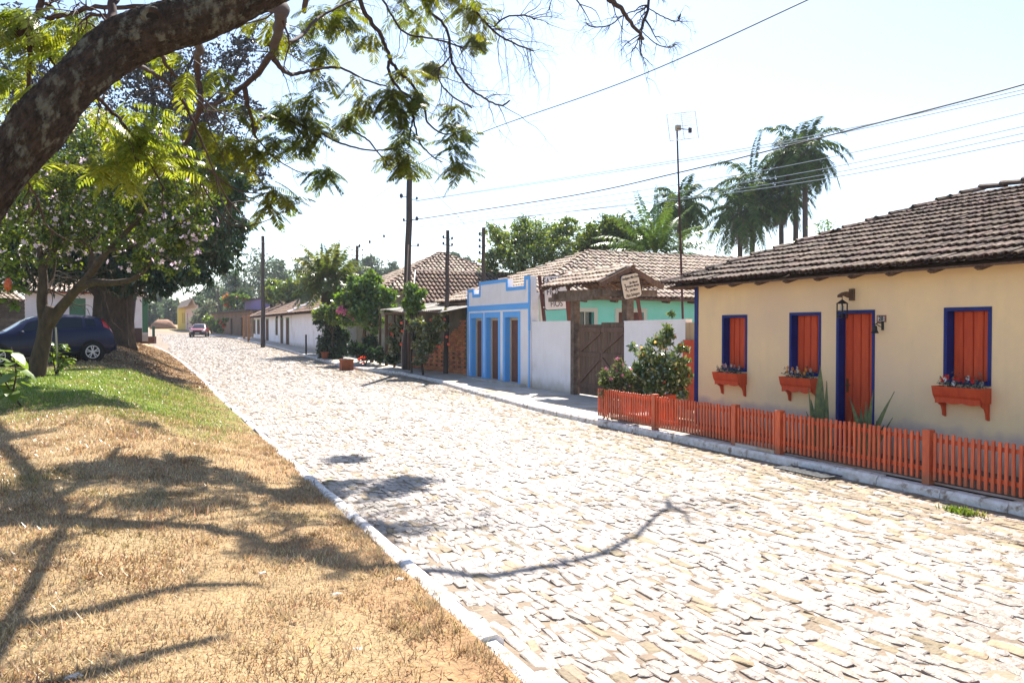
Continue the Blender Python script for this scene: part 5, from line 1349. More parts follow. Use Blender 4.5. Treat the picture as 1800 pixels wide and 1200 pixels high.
B_ = [
 ([(420, 5, 5.0), (490, 20, 6.5), (482, 75, 7.5), (478, 100, 7.8), (430, 150, 8.1), (390, 178, 8.3), (360, 186, 8.4)], .05, .016, 9, .5),
 ([(478, 90, 7.8), (492, 118, 8.0), (512, 130, 8.3), (545, 125, 8.6), (590, 118, 8.8), (640, 140, 9.0), (680, 152, 9.2)], .03, .008, 8, .5),
 ([(470, 78, 7.6), (520, 70, 7.8), (560, 32, 8.2), (610, 5, 8.6), (650, -10, 9)], .024, .008, 8, .45),
 ([(350, 40, 5.4), (348, 100, 7.4), (350, 150, 7.6), (352, 185, 7.6), (345, 215, 7.7), (325, 255, 7.8), (300, 275, 7.8)], .036, .018, 8, .6),
 ([(430, 155, 8.1), (440, 200, 8.2), (450, 242, 8.3)], .030, .014, 3, .3),
 ([(447, 232, 8.2), (455, 212, 8.3), (472, 207, 8.4), (520, 216, 8.7), (560, 232, 9.0), (600, 252, 9.3), (650, 264, 9.6), (700, 262, 9.8)], .024, .008, 7, .4),
 ([(600, 222, 9.4), (625, 233, 9.5), (645, 245, 9.6), (670, 275, 9.8), (684, 292, 9.9)], .016, .007, 4, .25),
 ([(628, -40, 8.5), (640, 20, 8.8), (668, 60, 9.0), (684, 100, 9.2), (700, 125, 9.4), (726, 150, 9.6), (744, 182, 9.8), (752, 215, 10.0), (775, 234, 10.2), (792, 236, 10.3)], .032, .008, 9, .5),
 ([(686, 100, 9.2), (684, 130, 9.3), (705, 160, 9.5), (724, 175, 9.6), (728, 215, 9.8), (738, 250, 9.9), (760, 275, 10.0), (778, 285, 10.1)], .022, .007, 8, .4),
 ([(728, 205, 9.7), (722, 230, 9.8), (718, 262, 9.9)], .014, .007, 3, .3),
 ([(130, 150, 4.9), (175, 175, 5.4), (195, 195, 5.6), (215, 215, 5.7), (240, 250, 5.9), (265, 290, 6.0), (290, 335, 6.1)], .016, .006, 8, .35),
 ([(240, 112, 5.0), (280, 135, 5.6), (310, 160, 5.9), (335, 205, 6.1), (355, 250, 6.3), (375, 300, 6.5), (400, 350, 6.6), (440, 392, 6.8)], .014, .004, 9, .35),
 ([(280, 90, 5.2), (300, 125, 5.8), (345, 165, 6.2), (380, 195, 6.4), (420, 210, 6.6)], .014, .004, 7, .35),
 ([(-20, 85, 6.2), (30, 55, 6.2), (62, 35, 6.3), (75, -10, 6.3)], .035, .025, 6, .5),
 ([(40, 48, 6.2), (60, 80, 6.3), (85, 100, 6.3), (100, 120, 6.3)], .018, .008, 5, .4),
 ([(85, 32, 5.9), (120, 26, 5.8), (170, 12, 5.5), (250, 12, 5.3), (340, 8, 5.2)], .02, .012, 8, .4),
 ([(192, 70, 4.8), (196, 30, 5.0), (202, -20, 5.1)], .03, .026, 3, .3),
 ([(50, 40, 6.2), (52, 95, 6.2), (48, 160, 6.3), (25, 220, 6.4), (8, 290, 6.5)], .02, .008, 8, .4),
 ([(30, 300, 4.9), (55, 330, 5.3), (70, 365, 5.5), (85, 400, 5.6), (130, 425, 5.7), (165, 410, 5.8)], .008, .003, 5, .25),
 ([(300, 275, 7.8), (330, 300, 7.9), (355, 325, 8.0), (385, 375, 8.1), (420, 398, 8.2), (475, 385, 8.3), (520, 352, 8.4), (528, 345, 8.4)], .010, .003, 7, .3),
 ([(450, 242, 8.3), (480, 275, 8.5), (520, 300, 8.7), (560, 312, 8.8)], .010, .004, 6, .35),
 ([(330, 262, 7.8), (380, 310, 8.0), (420, 335, 8.2), (455, 340, 8.3), (480, 338, 8.4)], .012, .004, 6, .3),
]
for pts, r0, r1, nt_, tl in B_: branch(pts, r0, r1, nt_, tl, 2, 7)
BARE = [
 ([(735, -60, 8.8), (752, 15, 9.0), (785, 50, 9.2), (795, 110, 9.4), (820, 150, 9.6), (850, 172, 9.7), (880, 186, 9.8), (897, 177, 9.8)], .020, .003, 14, .7),
 ([(820, -30, 9.2), (838, 20, 9.4), (868, 55, 9.6), (900, 75, 9.8), (938, 90, 10)], .016, .003, 14, .6),
 ([(650, -40, 8.8), (690, 30, 9.0), (715, 60, 9.1), (770, 70, 9.3), (815, 85, 9.4)], .014, .003, 12, .6),
 ([(868, 48, 9.6), (890, 30, 9.7), (925, 28, 9.8), (940, 35, 9.9)], .010, .003, 9, .5),
 ([(795, 95, 9.4), (770, 130, 9.4), (790, 165, 9.5), (830, 190, 9.6)], .009, .003, 7, .45),
 ([(1137, -60, 11.4), (1140, 10, 11.4), (1130, 40, 11.4), (1126, 65, 11.4)], .018, .007, 5, .4),
 ([(1140, 12, 11.4), (1100, 25, 11.4), (1070, 45, 11.4), (1040, 47, 11.4), (1030, 40, 11.4)], .008, .003, 7, .3),
 ([(1128, 55, 11.4), (1118, 80, 11.4), (1112, 88, 11.4)], .007, .003, 3, .2),
 ([(1128, 55, 11.4), (1150, 75, 11.4), (1175, 84, 11.4), (1188, 78, 11.4)], .007, .003, 4, .25),
 ([(1140, 15, 11.4), (1165, 30, 11.4), (1190, 38, 11.4), (1196, 25, 11.4)], .008, .003, 6, .25),
 ([(975, -20, 9), (968, 5, 9), (965, 18, 9)], .004, .002, 2, .15),
]
for pts, r0, r1, nt_, tl in BARE: branch(pts, r0 * 1.1, r1 * 3.4, nt_ + 4, tl, 3, 5, None, None, m_twig2)
def fern_sprays(lst, seed, mat):
    """each spray: fronds hanging from a twig tip, two rows of leaflets on every pinna"""
    rs = np.random.RandomState(seed)
    for (px, py, rp, D, cnt) in lst:
        D = fD(D) if seed < 400 else D; K = 1.0 if D < 7 else 1.3
        Vs = []; C = at(px, py, D); R = rp * D / FOC
        for f in range(int(cnt * (1.5 if D < 7 else 2.1)) + 1):
            a = rs.uniform(0, 2 * math.pi); sc_ = .34 if D < 7 else .24; st = C + np.array([rs.normal(0, R * sc_), rs.normal(0, R * sc_), rs.normal(0, R * sc_)])
            d = np.array([math.cos(a), math.sin(a), rs.uniform(-.9, .35)]); d /= np.linalg.norm(d)
            fl_ = rs.uniform(.24, .42) * K; side = np.cross(d, (0, 0, 1)); side /= np.linalg.norm(side); npn = 15
            pos = st.copy(); dd = d.copy(); tw_w = np.array([0, 0, .004]); Vs += [C - tw_w, C + tw_w, st + tw_w, st - tw_w]
            for k in range(4): Vs += [st + d * fl_ * k / 4 - tw_w * .6, st + d * fl_ * k / 4 + tw_w * .6, st + d * fl_ * (k + 1) / 4 + tw_w * .4 - np.array([0, 0, .004 * k]), st + d * fl_ * (k + 1) / 4 - tw_w * .4 - np.array([0, 0, .004 * k])] if k < 1 else []
            for k in range(npn):
                pos = pos + dd * fl_ / npn; dd = dd + np.array([0, 0, -.055]); dd /= np.linalg.norm(dd)
                prof_ = math.sin(math.pi * min(1, (k + 1.6) / (npn + 1.2))) ** .7
                for sg in (-1, 1):
                    pd = side * sg * rs.uniform(.75, .95) + dd * .5 + np.array([0, 0, rs.uniform(-.45, -.05)]); pd /= np.linalg.norm(pd); pl = .115 * K * prof_ * rs.uniform(.85, 1.1)
                    wv = np.cross(pd, np.cross(dd, pd)); wv /= np.linalg.norm(wv) + 1e-9; wv = wv * .0082 * K
                    q1 = pos + pd * pl * .3; q2 = pos + pd * pl * .72 - np.array([0, 0, .004]); q3 = pos + pd * pl - np.array([0, 0, .012])
                    Vs += [pos, q1 + wv, q1 - np.array([0, 0, .002]), q1 - wv, q1 + wv, q2 + wv * .8, q2 - wv * .8, q1 - wv, q2 + wv * .8, q3 + wv * .2, q3 - wv * .2, q2 - wv * .8]
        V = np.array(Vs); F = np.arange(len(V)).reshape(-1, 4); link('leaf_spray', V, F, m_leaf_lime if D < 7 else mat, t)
SPR = [(690, 160, 45, 9.4, 14), (640, 180, 32, 9.3, 8), (738, 165, 34, 9.6, 9), (612, 205, 22, 9.4, 5), (715, 120, 22, 9.3, 4), (700, 190, 38, 9.5, 9),
 (800, 190, 26, 10.2, 5), (805, 228, 30, 10.2, 9), (800, 258, 28, 10.2, 6), (806, 290, 26, 10.1, 8), (712, 238, 30, 9.9, 9), (716, 285, 34, 9.9, 13), (700, 268, 24, 9.9, 6),
 (480, 335, 28, 8.4, 10), (470, 362, 20, 8.4, 5), (500, 345, 18, 8.5, 3), (575, 298, 26, 8.9, 6), (555, 300, 20, 8.8, 4), (535, 215, 40, 8.7, 12), (500, 190, 40, 8.5, 11), (560, 235, 30, 8.9, 6), (520, 250, 30, 8.7, 6),
 (545, 170, 30, 8.7, 5), (570, 85, 26, 8.6, 6), (600, 30, 30, 8.8, 8), (575, 140, 24, 8.7, 4), (640, 60, 18, 9, 2), (655, 60, 12, 9, 2), (560, 20, 26, 8.4, 5), (440, 265, 46, 8.4, 14), (400, 250, 40, 8.2, 10), (480, 245, 30, 8.4, 6),
 (240, 230, 42, 5.9, 9), (265, 255, 34, 6.0, 6), (185, 292, 34, 5.7, 7), (205, 275, 20, 5.7, 3), (325, 110, 26, 5.8, 4), (290, 285, 26, 6.1, 4), (230, 195, 22, 5.8, 3), (160, 190, 26, 5.6, 3),
 (60, 60, 40, 6.2, 8), (130, 60, 34, 6.0, 6), (30, 130, 40, 6.3, 8), (110, 100, 26, 5.6, 4), (40, 20, 34, 6.2, 6), (160, 30, 22, 5.8, 4), (20, 200, 32, 6.4, 6), (75, 160, 28, 6.0, 4), (70, 305, 16, 5.2, 2), (5, 30, 30, 6.2, 5), (95, 20, 26, 6, 4),
 (380, 130, 26, 8, 4), (420, 190, 30, 8.2, 6), (350, 215, 26, 7.8, 4), (310, 265, 24, 7.8, 4), (620, 130, 20, 9, 2), (470, 30, 22, 7.5, 3), (500, 60, 22, 7.9, 3), (705, 5, 18, 9, 3), (745, 5, 14, 9, 2), (380, 300, 24, 8.1, 4)]
fern_sprays(SPR, 5, m_leaf_j)

# boughs and sprays added high in the tree to cast shade on lawn and road
t = bpy.data.objects['leaning_tree']
LV = np.array(to_sun)
def over(px, py, h):
    g_ = ground_hit(px, py) if px < 900 or py > 900 else on_z(px, py, .01)
    return g_ + LV * (h / LV[2])
def shade_bough(pts, h, r0, r1, ntw=6, tl=.5):
    P = spline([over(*p, h) for p in pts], 6); n = len(P)
    for i in range(1, n - 1): P[i] = P[i] + np.array([RS.gauss(0, 1) for _ in range(3)]) * .02
    mb = MB(); mb.tube(P, [lerp(r0, r1, i / (n - 1)) for i in range(n)], 7); side_twigs(mb, P, r1, ntw, tl, RS, 4, 2); mb.build('branch', m_twig, t, smooth=True); return P
shade_bough([(60, 925), (250, 922), (400, 938), (480, 965), (560, 985), (650, 1000), (760, 1006), (860, 1012), (950, 1000), (1040, 982), (1100, 955), (1140, 920), (1180, 880)], 7.4, .10, .03, 14, .8)
shade_bough([(-120, 1120), (0, 1102), (120, 1083), (230, 1055), (330, 1032), (450, 1030)], 6.6, .085, .045, 5, .4)
shade_bough([(20, 1215), (150, 1190), (250, 1162), (375, 1125)], 6.2, .075, .05, 4, .3)
shade_bough([(-20, 740), (20, 800), (48, 850), (40, 890), (-20, 930)], 8.2, .11, .08, 5, .5)
shade_bough([(210, 788), (170, 825), (110, 868), (50, 900)], 8.0, .05, .09, 5, .4)
shade_bough([(-60, 915), (80, 915), (180, 922), (260, 922)], 7.6, .26, .13, 4, .4)
def shade_sprays(lst, seed):
    for (px, py, rp, h, cnt) in lst:
        C = over(px, py, h); D = float(np.dot(C - CAM, FW)); Q = C - CAM
        fern_sprays([(900 + FOC * float(np.dot(Q, RT)) / D, 600 - FOC * float(np.dot(Q, UP)) / D, rp * FOC / D, D, cnt)], seed, m_leaf_j); seed += 1
shade_sprays([(600, 812, .2, 8, 16), (702, 852, .2, 8, 14), (240, 745, .3, 8.6, 6), (60, 900, .3, 7.6, 8),
 (300, 845, .3, 7.8, 6), (460, 975, .3, 7.2, 6), (540, 975, .25, 7.2, 6), (600, 1005, .2, 7, 4), (520, 870, .3, 7.6, 5)  , (640, 925, .3, 7.4, 5), (690, 940, .3, 7.4, 5), (30, 770, .3, 8.2, 5)], 400)

# ------------------------------------------------------------------ pink flowering tree on the lawn
bt = at(60, 668, 17.8); zt_ = zgr(bt[0], bt[1]); DB = 17.8
t = thing('orchid_tree', (bt[0], bt[1], zt_), 'forked tree with small leaves and pink white blossom on the green grass', 'tree')
def limbb(pts, r0, r1, k=6, name='limb'):
    P = spline([at(*p) for p in pts], k); n = len(P); mb = MB(); mb.tube(P, [lerp(r0, r1, (i / (n - 1)) ** .8) for i in range(n)], 12, cap=True)
    side_twigs(mb, P, r1, 7, .9, RS, 4, 2); mb.build(name, m_bark2, t, smooth=True); return P
b0 = np.array([bt[0], bt[1], zt_ - .15])
P = spline([b0, at(68, 635, DB), at(76, 600, DB), at(82, 565, DB), at(92, 540, DB)], 6)
mb = MB(); mb.tube(P, [lerp(.225, .135, (i / (len(P) - 1)) ** .5) for i in range(len(P))], 16); mb.build('trunk', m_bark2, t, smooth=True)
limbb([(80, 575, DB), (74, 530, DB), (76, 490, DB), (70, 445, DB), (55, 400, DB + .5), (50, 350, DB + 1)], .135, .05)
limbb([(85, 570, DB), (108, 540, DB), (132, 512, DB - .2), (160, 480, DB - .4), (190, 440, DB - .6), (230, 400, DB - .8), (260, 360, DB - 1)], .14, .035)
limbb([(140, 505, DB - .2), (165, 496, DB - .4), (200, 497, DB - .6), (235, 490, DB - .8), (258, 470, DB - 1), (270, 450, DB - 1), (300, 430, DB - 1)], .10, .025)
limbb([(160, 478, DB - .4), (165, 430, DB), (185, 385, DB + .5), (205, 330, DB + 1)], .08, .03)
limbb([(72, 480, DB), (95, 440, DB), (120, 395, DB), (140, 340, DB)], .08, .03)
limbb([(76, 520, DB), (92, 490, DB + .4), (98, 450, DB + .6), (102, 420, DB + .6)], .05, .02)
limbb([(190, 440, DB - .6), (240, 430, DB - 1), (290, 405, DB - 1.4), (340, 380, DB - 1.6)], .05, .018)
BB = pxblobs([(60, 330, 80, 17.5), (140, 310, 90, 18), (230, 300, 90, 17.5), (310, 340, 75, 17), (345, 390, 40, 16.6), (300, 420, 62, 16.4), (150, 400, 70, 18), (220, 380, 85, 17), (30, 410, 60, 18), (100, 430, 50, 17.5), (320, 440, 36, 16.6), (180, 250, 60, 18), (270, 250, 50, 18), (250, 460, 35, 16.8), (15, 470, 45, 17.6), (330, 410, 26, 16.5), (320, 300, 36, 17)], .9)
Pc = crown_points(BB, 25000, 4, 22, .17, .5)
leaves(Pc, .09, .62, m_leaf_b, t, 'crown', 9, .5)
Rf = np.random.RandomState(12); fmesh = None
for k in range(100):
    C, R_ = BB[Rf.randint(len(BB))]; u = Rf.normal(size=3); u /= np.linalg.norm(u)
    vdir = CAM - C; vdir /= np.linalg.norm(vdir)
    if np.dot(u, vdir) < .1: u = u - 2 * np.dot(u, vdir) * vdir if np.dot(u, vdir) < -.1 else u + vdir * .5; u /= np.linalg.norm(u)
    p = C + R_ * u * Rf.uniform(.75, 1.05)
    if fmesh is None:
        mb = MB()
        for q in range(6):
            a = 2 * math.pi * q / 6 + .2; d = np.array([math.cos(a), math.sin(a), .35]); s_ = np.array([-math.sin(a), math.cos(a), 0])
            mb.quad((0, 0, 0), d * .038 + s_ * .02, d * .068 + np.array([0, 0, -.01]), d * .038 - s_ * .02)
        fmesh = mb.build('flower', m_pink, t); fmesh.location = (0, 0, 0); me_ = fmesh.data; fmesh.location = p - np.array(t.location)
        o = fmesh
        for v in me_.vertices: v.co = v.co + Vector(t.location)
    else:
        o = fmesh.copy(); COL.objects.link(o); o.location = p - np.array(t.location)
    o.rotation_euler = (Rf.uniform(0, 3), Rf.uniform(0, 3), Rf.uniform(0, 6)); s_ = Rf.uniform(.7, 1.25); o.scale = (s_, s_, s_)

o = leaves(crown_points(BB, 1500, 44, 5, .12, .25), .07, .9, m_pink, t, 'blossom_cover', 45, 0); o['kind'] = 'stuff'

# ------------------------------------------------------------------ big dark mango tree behind the car
mt = at(197, 600, 31); zt_ = zgr(mt[0], mt[1])
t = thing('mango_tree', (mt[0], mt[1], zt_), 'broad dark evergreen tree with a massive fluted trunk behind the blue car', 'tree')
P = spline([(mt[0], mt[1], zt_ - .3), at(197, 560, 31), at(198, 520, 31), at(205, 480, 31)], 5)
mb = MB(); mb.tube(P, [lerp(.85, .62, (i / (len(P) - 1)) ** .4) for i in range(len(P))], 26)
vv = np.array(mb.v); cc = np.repeat(np.array(P), 26, axis=0); k_ = np.tile(np.arange(26), len(P)); dd_ = vv - cc; vv = cc + dd_ * (1 + .10 * np.sin(k_ * 2 * math.pi / 26 * 7) + .05 * np.sin(k_ * 3.7))[:, None]; mb.v = [tuple(v) for v in vv]
mb.build('trunk', m_bark2, t, smooth=True)
def limb2(pts, r0, r1):
    P = spline([at(*p) for p in pts], 5); n = len(P); mb = MB(); mb.tube(P, [lerp(r0, r1, i / (n - 1)) for i in range(n)], 10); mb.build('limb', m_bark2, t, smooth=True)
limb2([(190, 530, 31), (165, 500, 30.5), (140, 475, 30), (100, 440, 29)], .32, .15)
limb2([(205, 500, 31), (240, 450, 30), (300, 400, 29)], .35, .12)
limb2([(200, 490, 31), (190, 420, 31), (180, 330, 31)], .4, .15)
MBl = pxblobs([(250, 470, 62, 30), (310, 465, 62, 29.5), (355, 430, 58, 29), (385, 400, 46, 29), (335, 380, 75, 29), (260, 400, 90, 30), (160, 420, 100, 31), (60, 400, 110, 31), (0, 350, 110, 31), (380, 340, 55, 29), (330, 300, 70, 30), (240, 300, 90, 31), (140, 290, 100, 31), (215, 478, 45, 30), (290, 500, 28, 29.2), (385, 450, 34, 29), (20, 455, 70, 29), (410, 385, 24, 29), (120, 470, 40, 30), (425, 395, 26, 27), (400, 350, 36, 27), (395, 420, 36, 27), (350, 480, 30, 27), (415, 320, 26, 27), (390, 270, 36, 28), (360, 400, 50, 28), (345, 245, 34, 28), (370, 300, 40, 27)], .85)
leaves(crown_points(MBl, 66000, 8, 30, .24, .35), .26, .28, m_leaf_d, t, 'crown', 10, .9)
# taller dusky fine leaved tree behind
dt_ = at(330, 600, 40); zt_ = zgr(dt_[0], dt_[1])
t = thing('dusky_tree', (dt_[0] - 3, dt_[1] + 2, zt_), 'tall half bare tree with dusky purple foliage above the flowering tree', 'tree')
q0 = np.array([dt_[0] - 3, dt_[1] + 2, zt_ - .2])
def lmb(P, r0, r1, nt_=16, tl=2.0):
    P = spline(P, 5); n = len(P); mb = MB(); mb.tube(P, [lerp(r0, r1, i / (n - 1)) for i in range(n)], 8); side_twigs(mb, P, r1 * .9, nt_, tl, RS, 4, 3, None, .02); mb.build('limb', MATS['twig dark'] if 'twig dark' in MATS else M('twig dark', (.05, .035, .04), (.03, .022, .03), 5), t, smooth=True)
lmb([q0, at(240, 420, 40), at(260, 300, 38), at(300, 190, 38), at(340, 100, 38)], .35, .06)
lmb([at(250, 360, 38), at(330, 250, 38), at(400, 150, 38), at(440, 80, 38)], .16, .04)
lmb([at(250, 340, 38), at(200, 240, 38), at(150, 130, 38), at(120, 40, 38)], .16, .04)
lmb([at(260, 300, 38), at(270, 180, 38), at(250, 90, 38), at(240, 20, 38)], .16, .04)
lmb([at(200, 260, 38), at(100, 200, 38), at(20, 130, 38), at(-30, 60, 38)], .14, .04)
lmb([at(330, 260, 38), at(400, 290, 38), at(460, 310, 38)], .08, .03, 12, 1.2)
DBl = pxblobs([(300, 130, 80, 38), (400, 110, 60, 38), (430, 70, 40, 38), (360, 200, 90, 38), (230, 130, 90, 38), (110, 150, 90, 38), (20, 160, 80, 38), (270, 220, 80, 38), (430, 190, 40, 38), (50, 60, 60, 38), (160, 60, 50, 38), (440, 310, 40, 38), (405, 270, 40, 38), (300, 60, 40, 38)], .8)
leaves(crown_points(DBl, 20000, 18, 12, .16, .5), .20, .5, m_leaf_s, t, 'crown', 19, .2)

# ------------------------------------------------------------------ small plants on the left
def bigleaf(mb, P, d, L, w, rs, fold=.15):
    d = np.array(d, float); d /= np.linalg.norm(d); s = np.cross(d, (0, 0, 1)); s /= np.linalg.norm(s); n = np.cross(s, d)
    outl = [(0, 0), (.12, .42), (.35, .55), (.65, .42), (.88, .18), (1, 0)]
    c = [P + d * L * a - np.array([0, 0, .25 * L * a * a]) for a, b in outl]
    l = [c[i] + s * w * outl[i][1] + n * fold * w * outl[i][1] for i in range(6)]; r = [c[i] - s * w * outl[i][1] + n * fold * w * outl[i][1] for i in range(6)]
    k = len(mb.v)
    mb.add(c + l + r, [(i, i + 1, 6 + i + 1, 6 + i) for i in range(5)] + [(i + 1, i, 12 + i, 12 + i + 1) for i in range(5)])
def leafy(name, label, cat, base, stems, nleaf, L, mat, seed, leafw=.8, group=None):
    t = thing(name, base, label, cat, group); rs = random.Random(seed)
    for st in stems:
        P = spline(st, 5); n = len(P); MB().tube(P, [lerp(.018, .006, i / (n - 1)) for i in range(n)], 6).build('stem', m_twig, t, smooth=True)
        for k in range(nleaf):
            i = int(lerp(n * .25, n - 1, (k + .5) / nleaf)); a = k * 2.4 + rs.random()
            mb = MB(); bigleaf(mb, P[i], (math.cos(a), math.sin(a), rs.uniform(-.5, .3)), L * rs.uniform(.6, 1.15), L * leafw * rs.uniform(.7, 1), rs); mb.build('leaf', mat, t, smooth=True)
    return t
b = at(38, 724, 13.2); zb_ = zgr(b[0], b[1]); b = np.array([b[0], b[1], zb_])
leafy('young_tree', 'leaning sapling with big pale heart shaped leaves at the left edge of the lawn', 'sapling', b, [[b, at(20, 690, 13.2), at(0, 655, 13.2), at(-18, 620, 13.2)], [at(22, 692, 13.2), at(28, 655, 13.0), at(20, 610, 13.0)]], 11, .34, M('pale big leaf', (.10, .19, .03), (.14, .22, .05), 3, trans=.5, isl=.3), 3)
b = at(98, 655, 19.5); zb_ = zgr(b[0], b[1]); b = np.array([b[0], b[1], zb_])
leafy('staked_sapling', 'small bright green sapling tied to a pale stake beside the forked trunk', 'sapling', b, [[b, at(92, 620, 19.5), at(90, 598, 19.5)], [b, at(108, 625, 19.5), at(115, 600, 19.5)], [b, at(112, 640, 19.5), at(130, 628, 19.5)]], 26, .22, m_leaf_g, 5, .45)
o = MB().tube([b + (.05, 0, -.1), at(98, 575, 19.5)], .022, 6).build('stake', M('pale stake', (.4, .36, .3)), base=tuple(b)); tag(o, 'pale thin stake holding up the small sapling', 'stake')
b = at(5, 640, 16.5); zb_ = zgr(b[0], b[1]); b = np.array([b[0] - .4, b[1], zb_])
leafy('flowering_vine', 'leafy climber with an orange flower hanging at the left edge', 'vine', b, [[b, at(-20, 560, 16.5), at(0, 500, 16.4), at(25, 480, 16.3)], [at(-20, 560, 16.5), at(5, 470, 16.4), at(35, 455, 16.3)], [at(-10, 500, 16.4), at(25, 500, 16.3), at(50, 515, 16.3)], [at(-20, 530, 16.4), at(15, 525, 16.3), at(30, 545, 16.3)]], 26, .20, m_leaf_g, 15, .6)
o = MB().blob(at(14, 500, 16.2), (.07, .07, .13), 2, .2, random.Random(2)).build('orange_flower', M('orange flower petal', (.7, .14, .03), trans=.3), base=tuple(at(14, 500, 16.2))); tag(o, 'orange trumpet flower hanging at the left edge', 'flower')

# ------------------------------------------------------------------ palms
def palm(name, label, base, top, nf, fl_, tr, mat, seed, droop=.9, up=.75, dead=0, group=None, crown_r=1.0, leaflet=.42, trunk_m=m_pole, nleaf=34, frondw=.035, fruit=0):
    t = thing(name, base, label, 'palm', group); rs = random.Random(seed)
    base, top = np.array(base, float), np.array(top, float)
    P = spline([base - (0, 0, .2), lerp(base, top, .35) + (rs.gauss(0, .1), rs.gauss(0, .1), 0), lerp(base, top, .7), top], 6); n = len(P)
    MB().tube(P, [tr * lerp(1.15, .8, i / (n - 1)) * (1 + .05 * (i % 2)) for i in range(n)], 10).build('trunk', trunk_m, t, smooth=True)
    for f in range(nf + dead):
        isd = f >= nf
        az = f * 2.399 + rs.uniform(-.2, .2); el = lerp(1.45, -.45 - .55 * (nf > 30 and droop > .9), ((f % nf) / max(1, nf - 1)) ** up) if not isd else rs.uniform(-1.3, -1.0)
        el += rs.uniform(-.12, .12)
        L = fl_ * rs.uniform(.85, 1.1) * (.75 if isd else 1); d = np.array([math.cos(az) * math.cos(el), math.sin(az) * math.cos(el), math.sin(el)])
        pts = [top + d * .05]; ns = 11
        for i in range(ns):
            d = d + np.array([0, 0, -droop * (.10 + .12 * i / ns)]); d /= np.linalg.norm(d); pts.append(pts[-1] + d * L / ns)
        V = []; 
        side0 = np.cross(np.array([math.cos(az), math.sin(az), 0]), (0, 0, 1))
        for i in range(ns):      # rachis as a thin strip pair
            w = lerp(frondw, .006, i / ns); a, b_ = pts[i], pts[i + 1]
            V += [a - side0 * w, a + side0 * w, b_ + side0 * w * .85, b_ - side0 * w * .85]
        for k in range(nleaf):
            f_ = .12 + .88 * k / nleaf; x = f_ * ns; i = min(int(x), ns - 1); p = pts[i] + (pts[i + 1] - pts[i]) * (x - i); T = (pts[i + 1] - pts[i]); T /= np.linalg.norm(T)
            ll = leaflet * (math.sin(math.pi * min(1, f_ * .85 + .12)) ** .6) * (.8 if isd else 1)
            for sg in (-1, 1):
                ld = side0 * sg * rs.uniform(.75, 1) + T * rs.uniform(.35, .6) + np.array([0, 0, rs.uniform(-.55, .15)]); ld /= np.linalg.norm(ld)
                w = T * .026 * ll / .3; m1 = p + ld * ll * .5
                e_ = m1 + (ld + np.array([0, 0, -.45])) * ll * .5
                V += [p, m1 + w, e_, m1 - w]
        V = np.array(V); link('frond', V, np.arange(len(V)).reshape(-1, 4), m_dry if isd else mat, t)
    for f in range(fruit):
        a = f * 2.1 + .4; c = top + np.array([math.cos(a) * .35, math.sin(a) * .35, -.7]); MB().blob(c, (.16, .16, .45), 1, .3, rs).build('fruit_cluster', m_dry, t)
    return t
def gbase(px, py, D):
    p = at(px, py, D); return np.array([p[0], p[1], .1 if p[1] > 0 else 0])
G_ = 'queen palms behind the cream house'
QP = [(1322, 322, 1326, 62, 'queen palm with a dense shaggy crown, the leftmost of the group above the cream roof', 22, 3.3), (1300, 372, 1304, 60, 'shorter shaggy queen palm left of the pair, its crown low over the turquoise roof', 18, 3.0),
      (1416, 264, 1414, 58, 'tallest queen palm, leaning right with drooping bunches under its crown', 20, 3.2), (1398, 268, 1402, 60, 'queen palm whose crown overlaps the tallest one on its left side', 16, 3.0), (1372, 345, 1378, 61, 'queen palm in the middle of the group with dry hanging skirts', 17, 2.8), (1196, 362, 1200, 56, 'lone queen palm rising behind the aerial mast and the feather palm', 18, 2.9)]
for i, (px, py, pxb, D, lab, nf, fl_) in enumerate(QP):
    palm('queen_palm', lab, gbase(pxb, 500, D), at(px, py, D), int(nf * 1.7), (4.5, 3.9, 3.9, 3.5, 3.2, 3.0)[i], .20, m_palm, 60 + i, 1.3, .7, 7 if i != 5 else 2, G_, leaflet=.70, fruit=3 if i != 5 else 0, nleaf=56)
palm('feather_palm', 'broad feather palm spreading just above the turquoise house roof', gbase(1152, 520, 42), at(1152, 450, 42), 46, 3.6, .3, m_palm_g, 71, .50, .75, 0, None, leaflet=.5, nleaf=60)
palm('garden_palm', 'yellowing feather palm above the dark creeper in the middle of the street', np.array([*at(580, 610, 47)[:2], .3]), at(577, 495, 47), 46, 2.6, .2, m_palm_y, 72, .62, .9, 8, None, leaflet=.6, nleaf=50)

# ------------------------------------------------------------------ trees behind the houses
def tree(name, label, base, blobs, n, size, mat, seed, tr=.2, cat='tree', group=None, asp=.5, per=28, cr=.26, limbs=5, shell=.45, down=.3, bark=m_bark2):
    t = thing(name, base, label, cat, group); rs = random.Random(seed); base = np.array(base, float)
    BBs = pxblobs(blobs) if len(blobs[0]) == 4 else blobs
    cen = np.mean([b[0] for b in BBs], axis=0); fork = lerp(base, cen, .5); fork[2] = lerp(base[2], cen[2], .55)
    mb = MB(); mb.tube(spline([base - (0, 0, .2), lerp(base, fork, .5) + (rs.gauss(0, .05), rs.gauss(0, .05), 0), fork], 4), [tr * lerp(1, .7, i / 8) for i in range(9)], 9); mb.build('trunk', bark, t, smooth=True)
    for k in range(min(limbs, len(BBs))):
        C, R = BBs[k]; mb = MB(); P = spline([fork, lerp(fork, C, .5) + (0, 0, .1 * R[2]), C, C + R * np.array([rs.uniform(-.5, .5), rs.uniform(-.5, .5), .7])], 4); n_ = len(P)
        mb.tube(P, [lerp(tr * .55, tr * .1, i / (n_ - 1)) for i in range(n_)], 6); side_twigs(mb, P, tr * .12, 5, float(R[0]) * .8, rs, 4, 2); mb.build('limb', bark, t, smooth=True)
    leaves(crown_points(BBs, n, seed, per, cr, shell), size, asp, mat, t, 'crown', seed + 1, down)
    return t
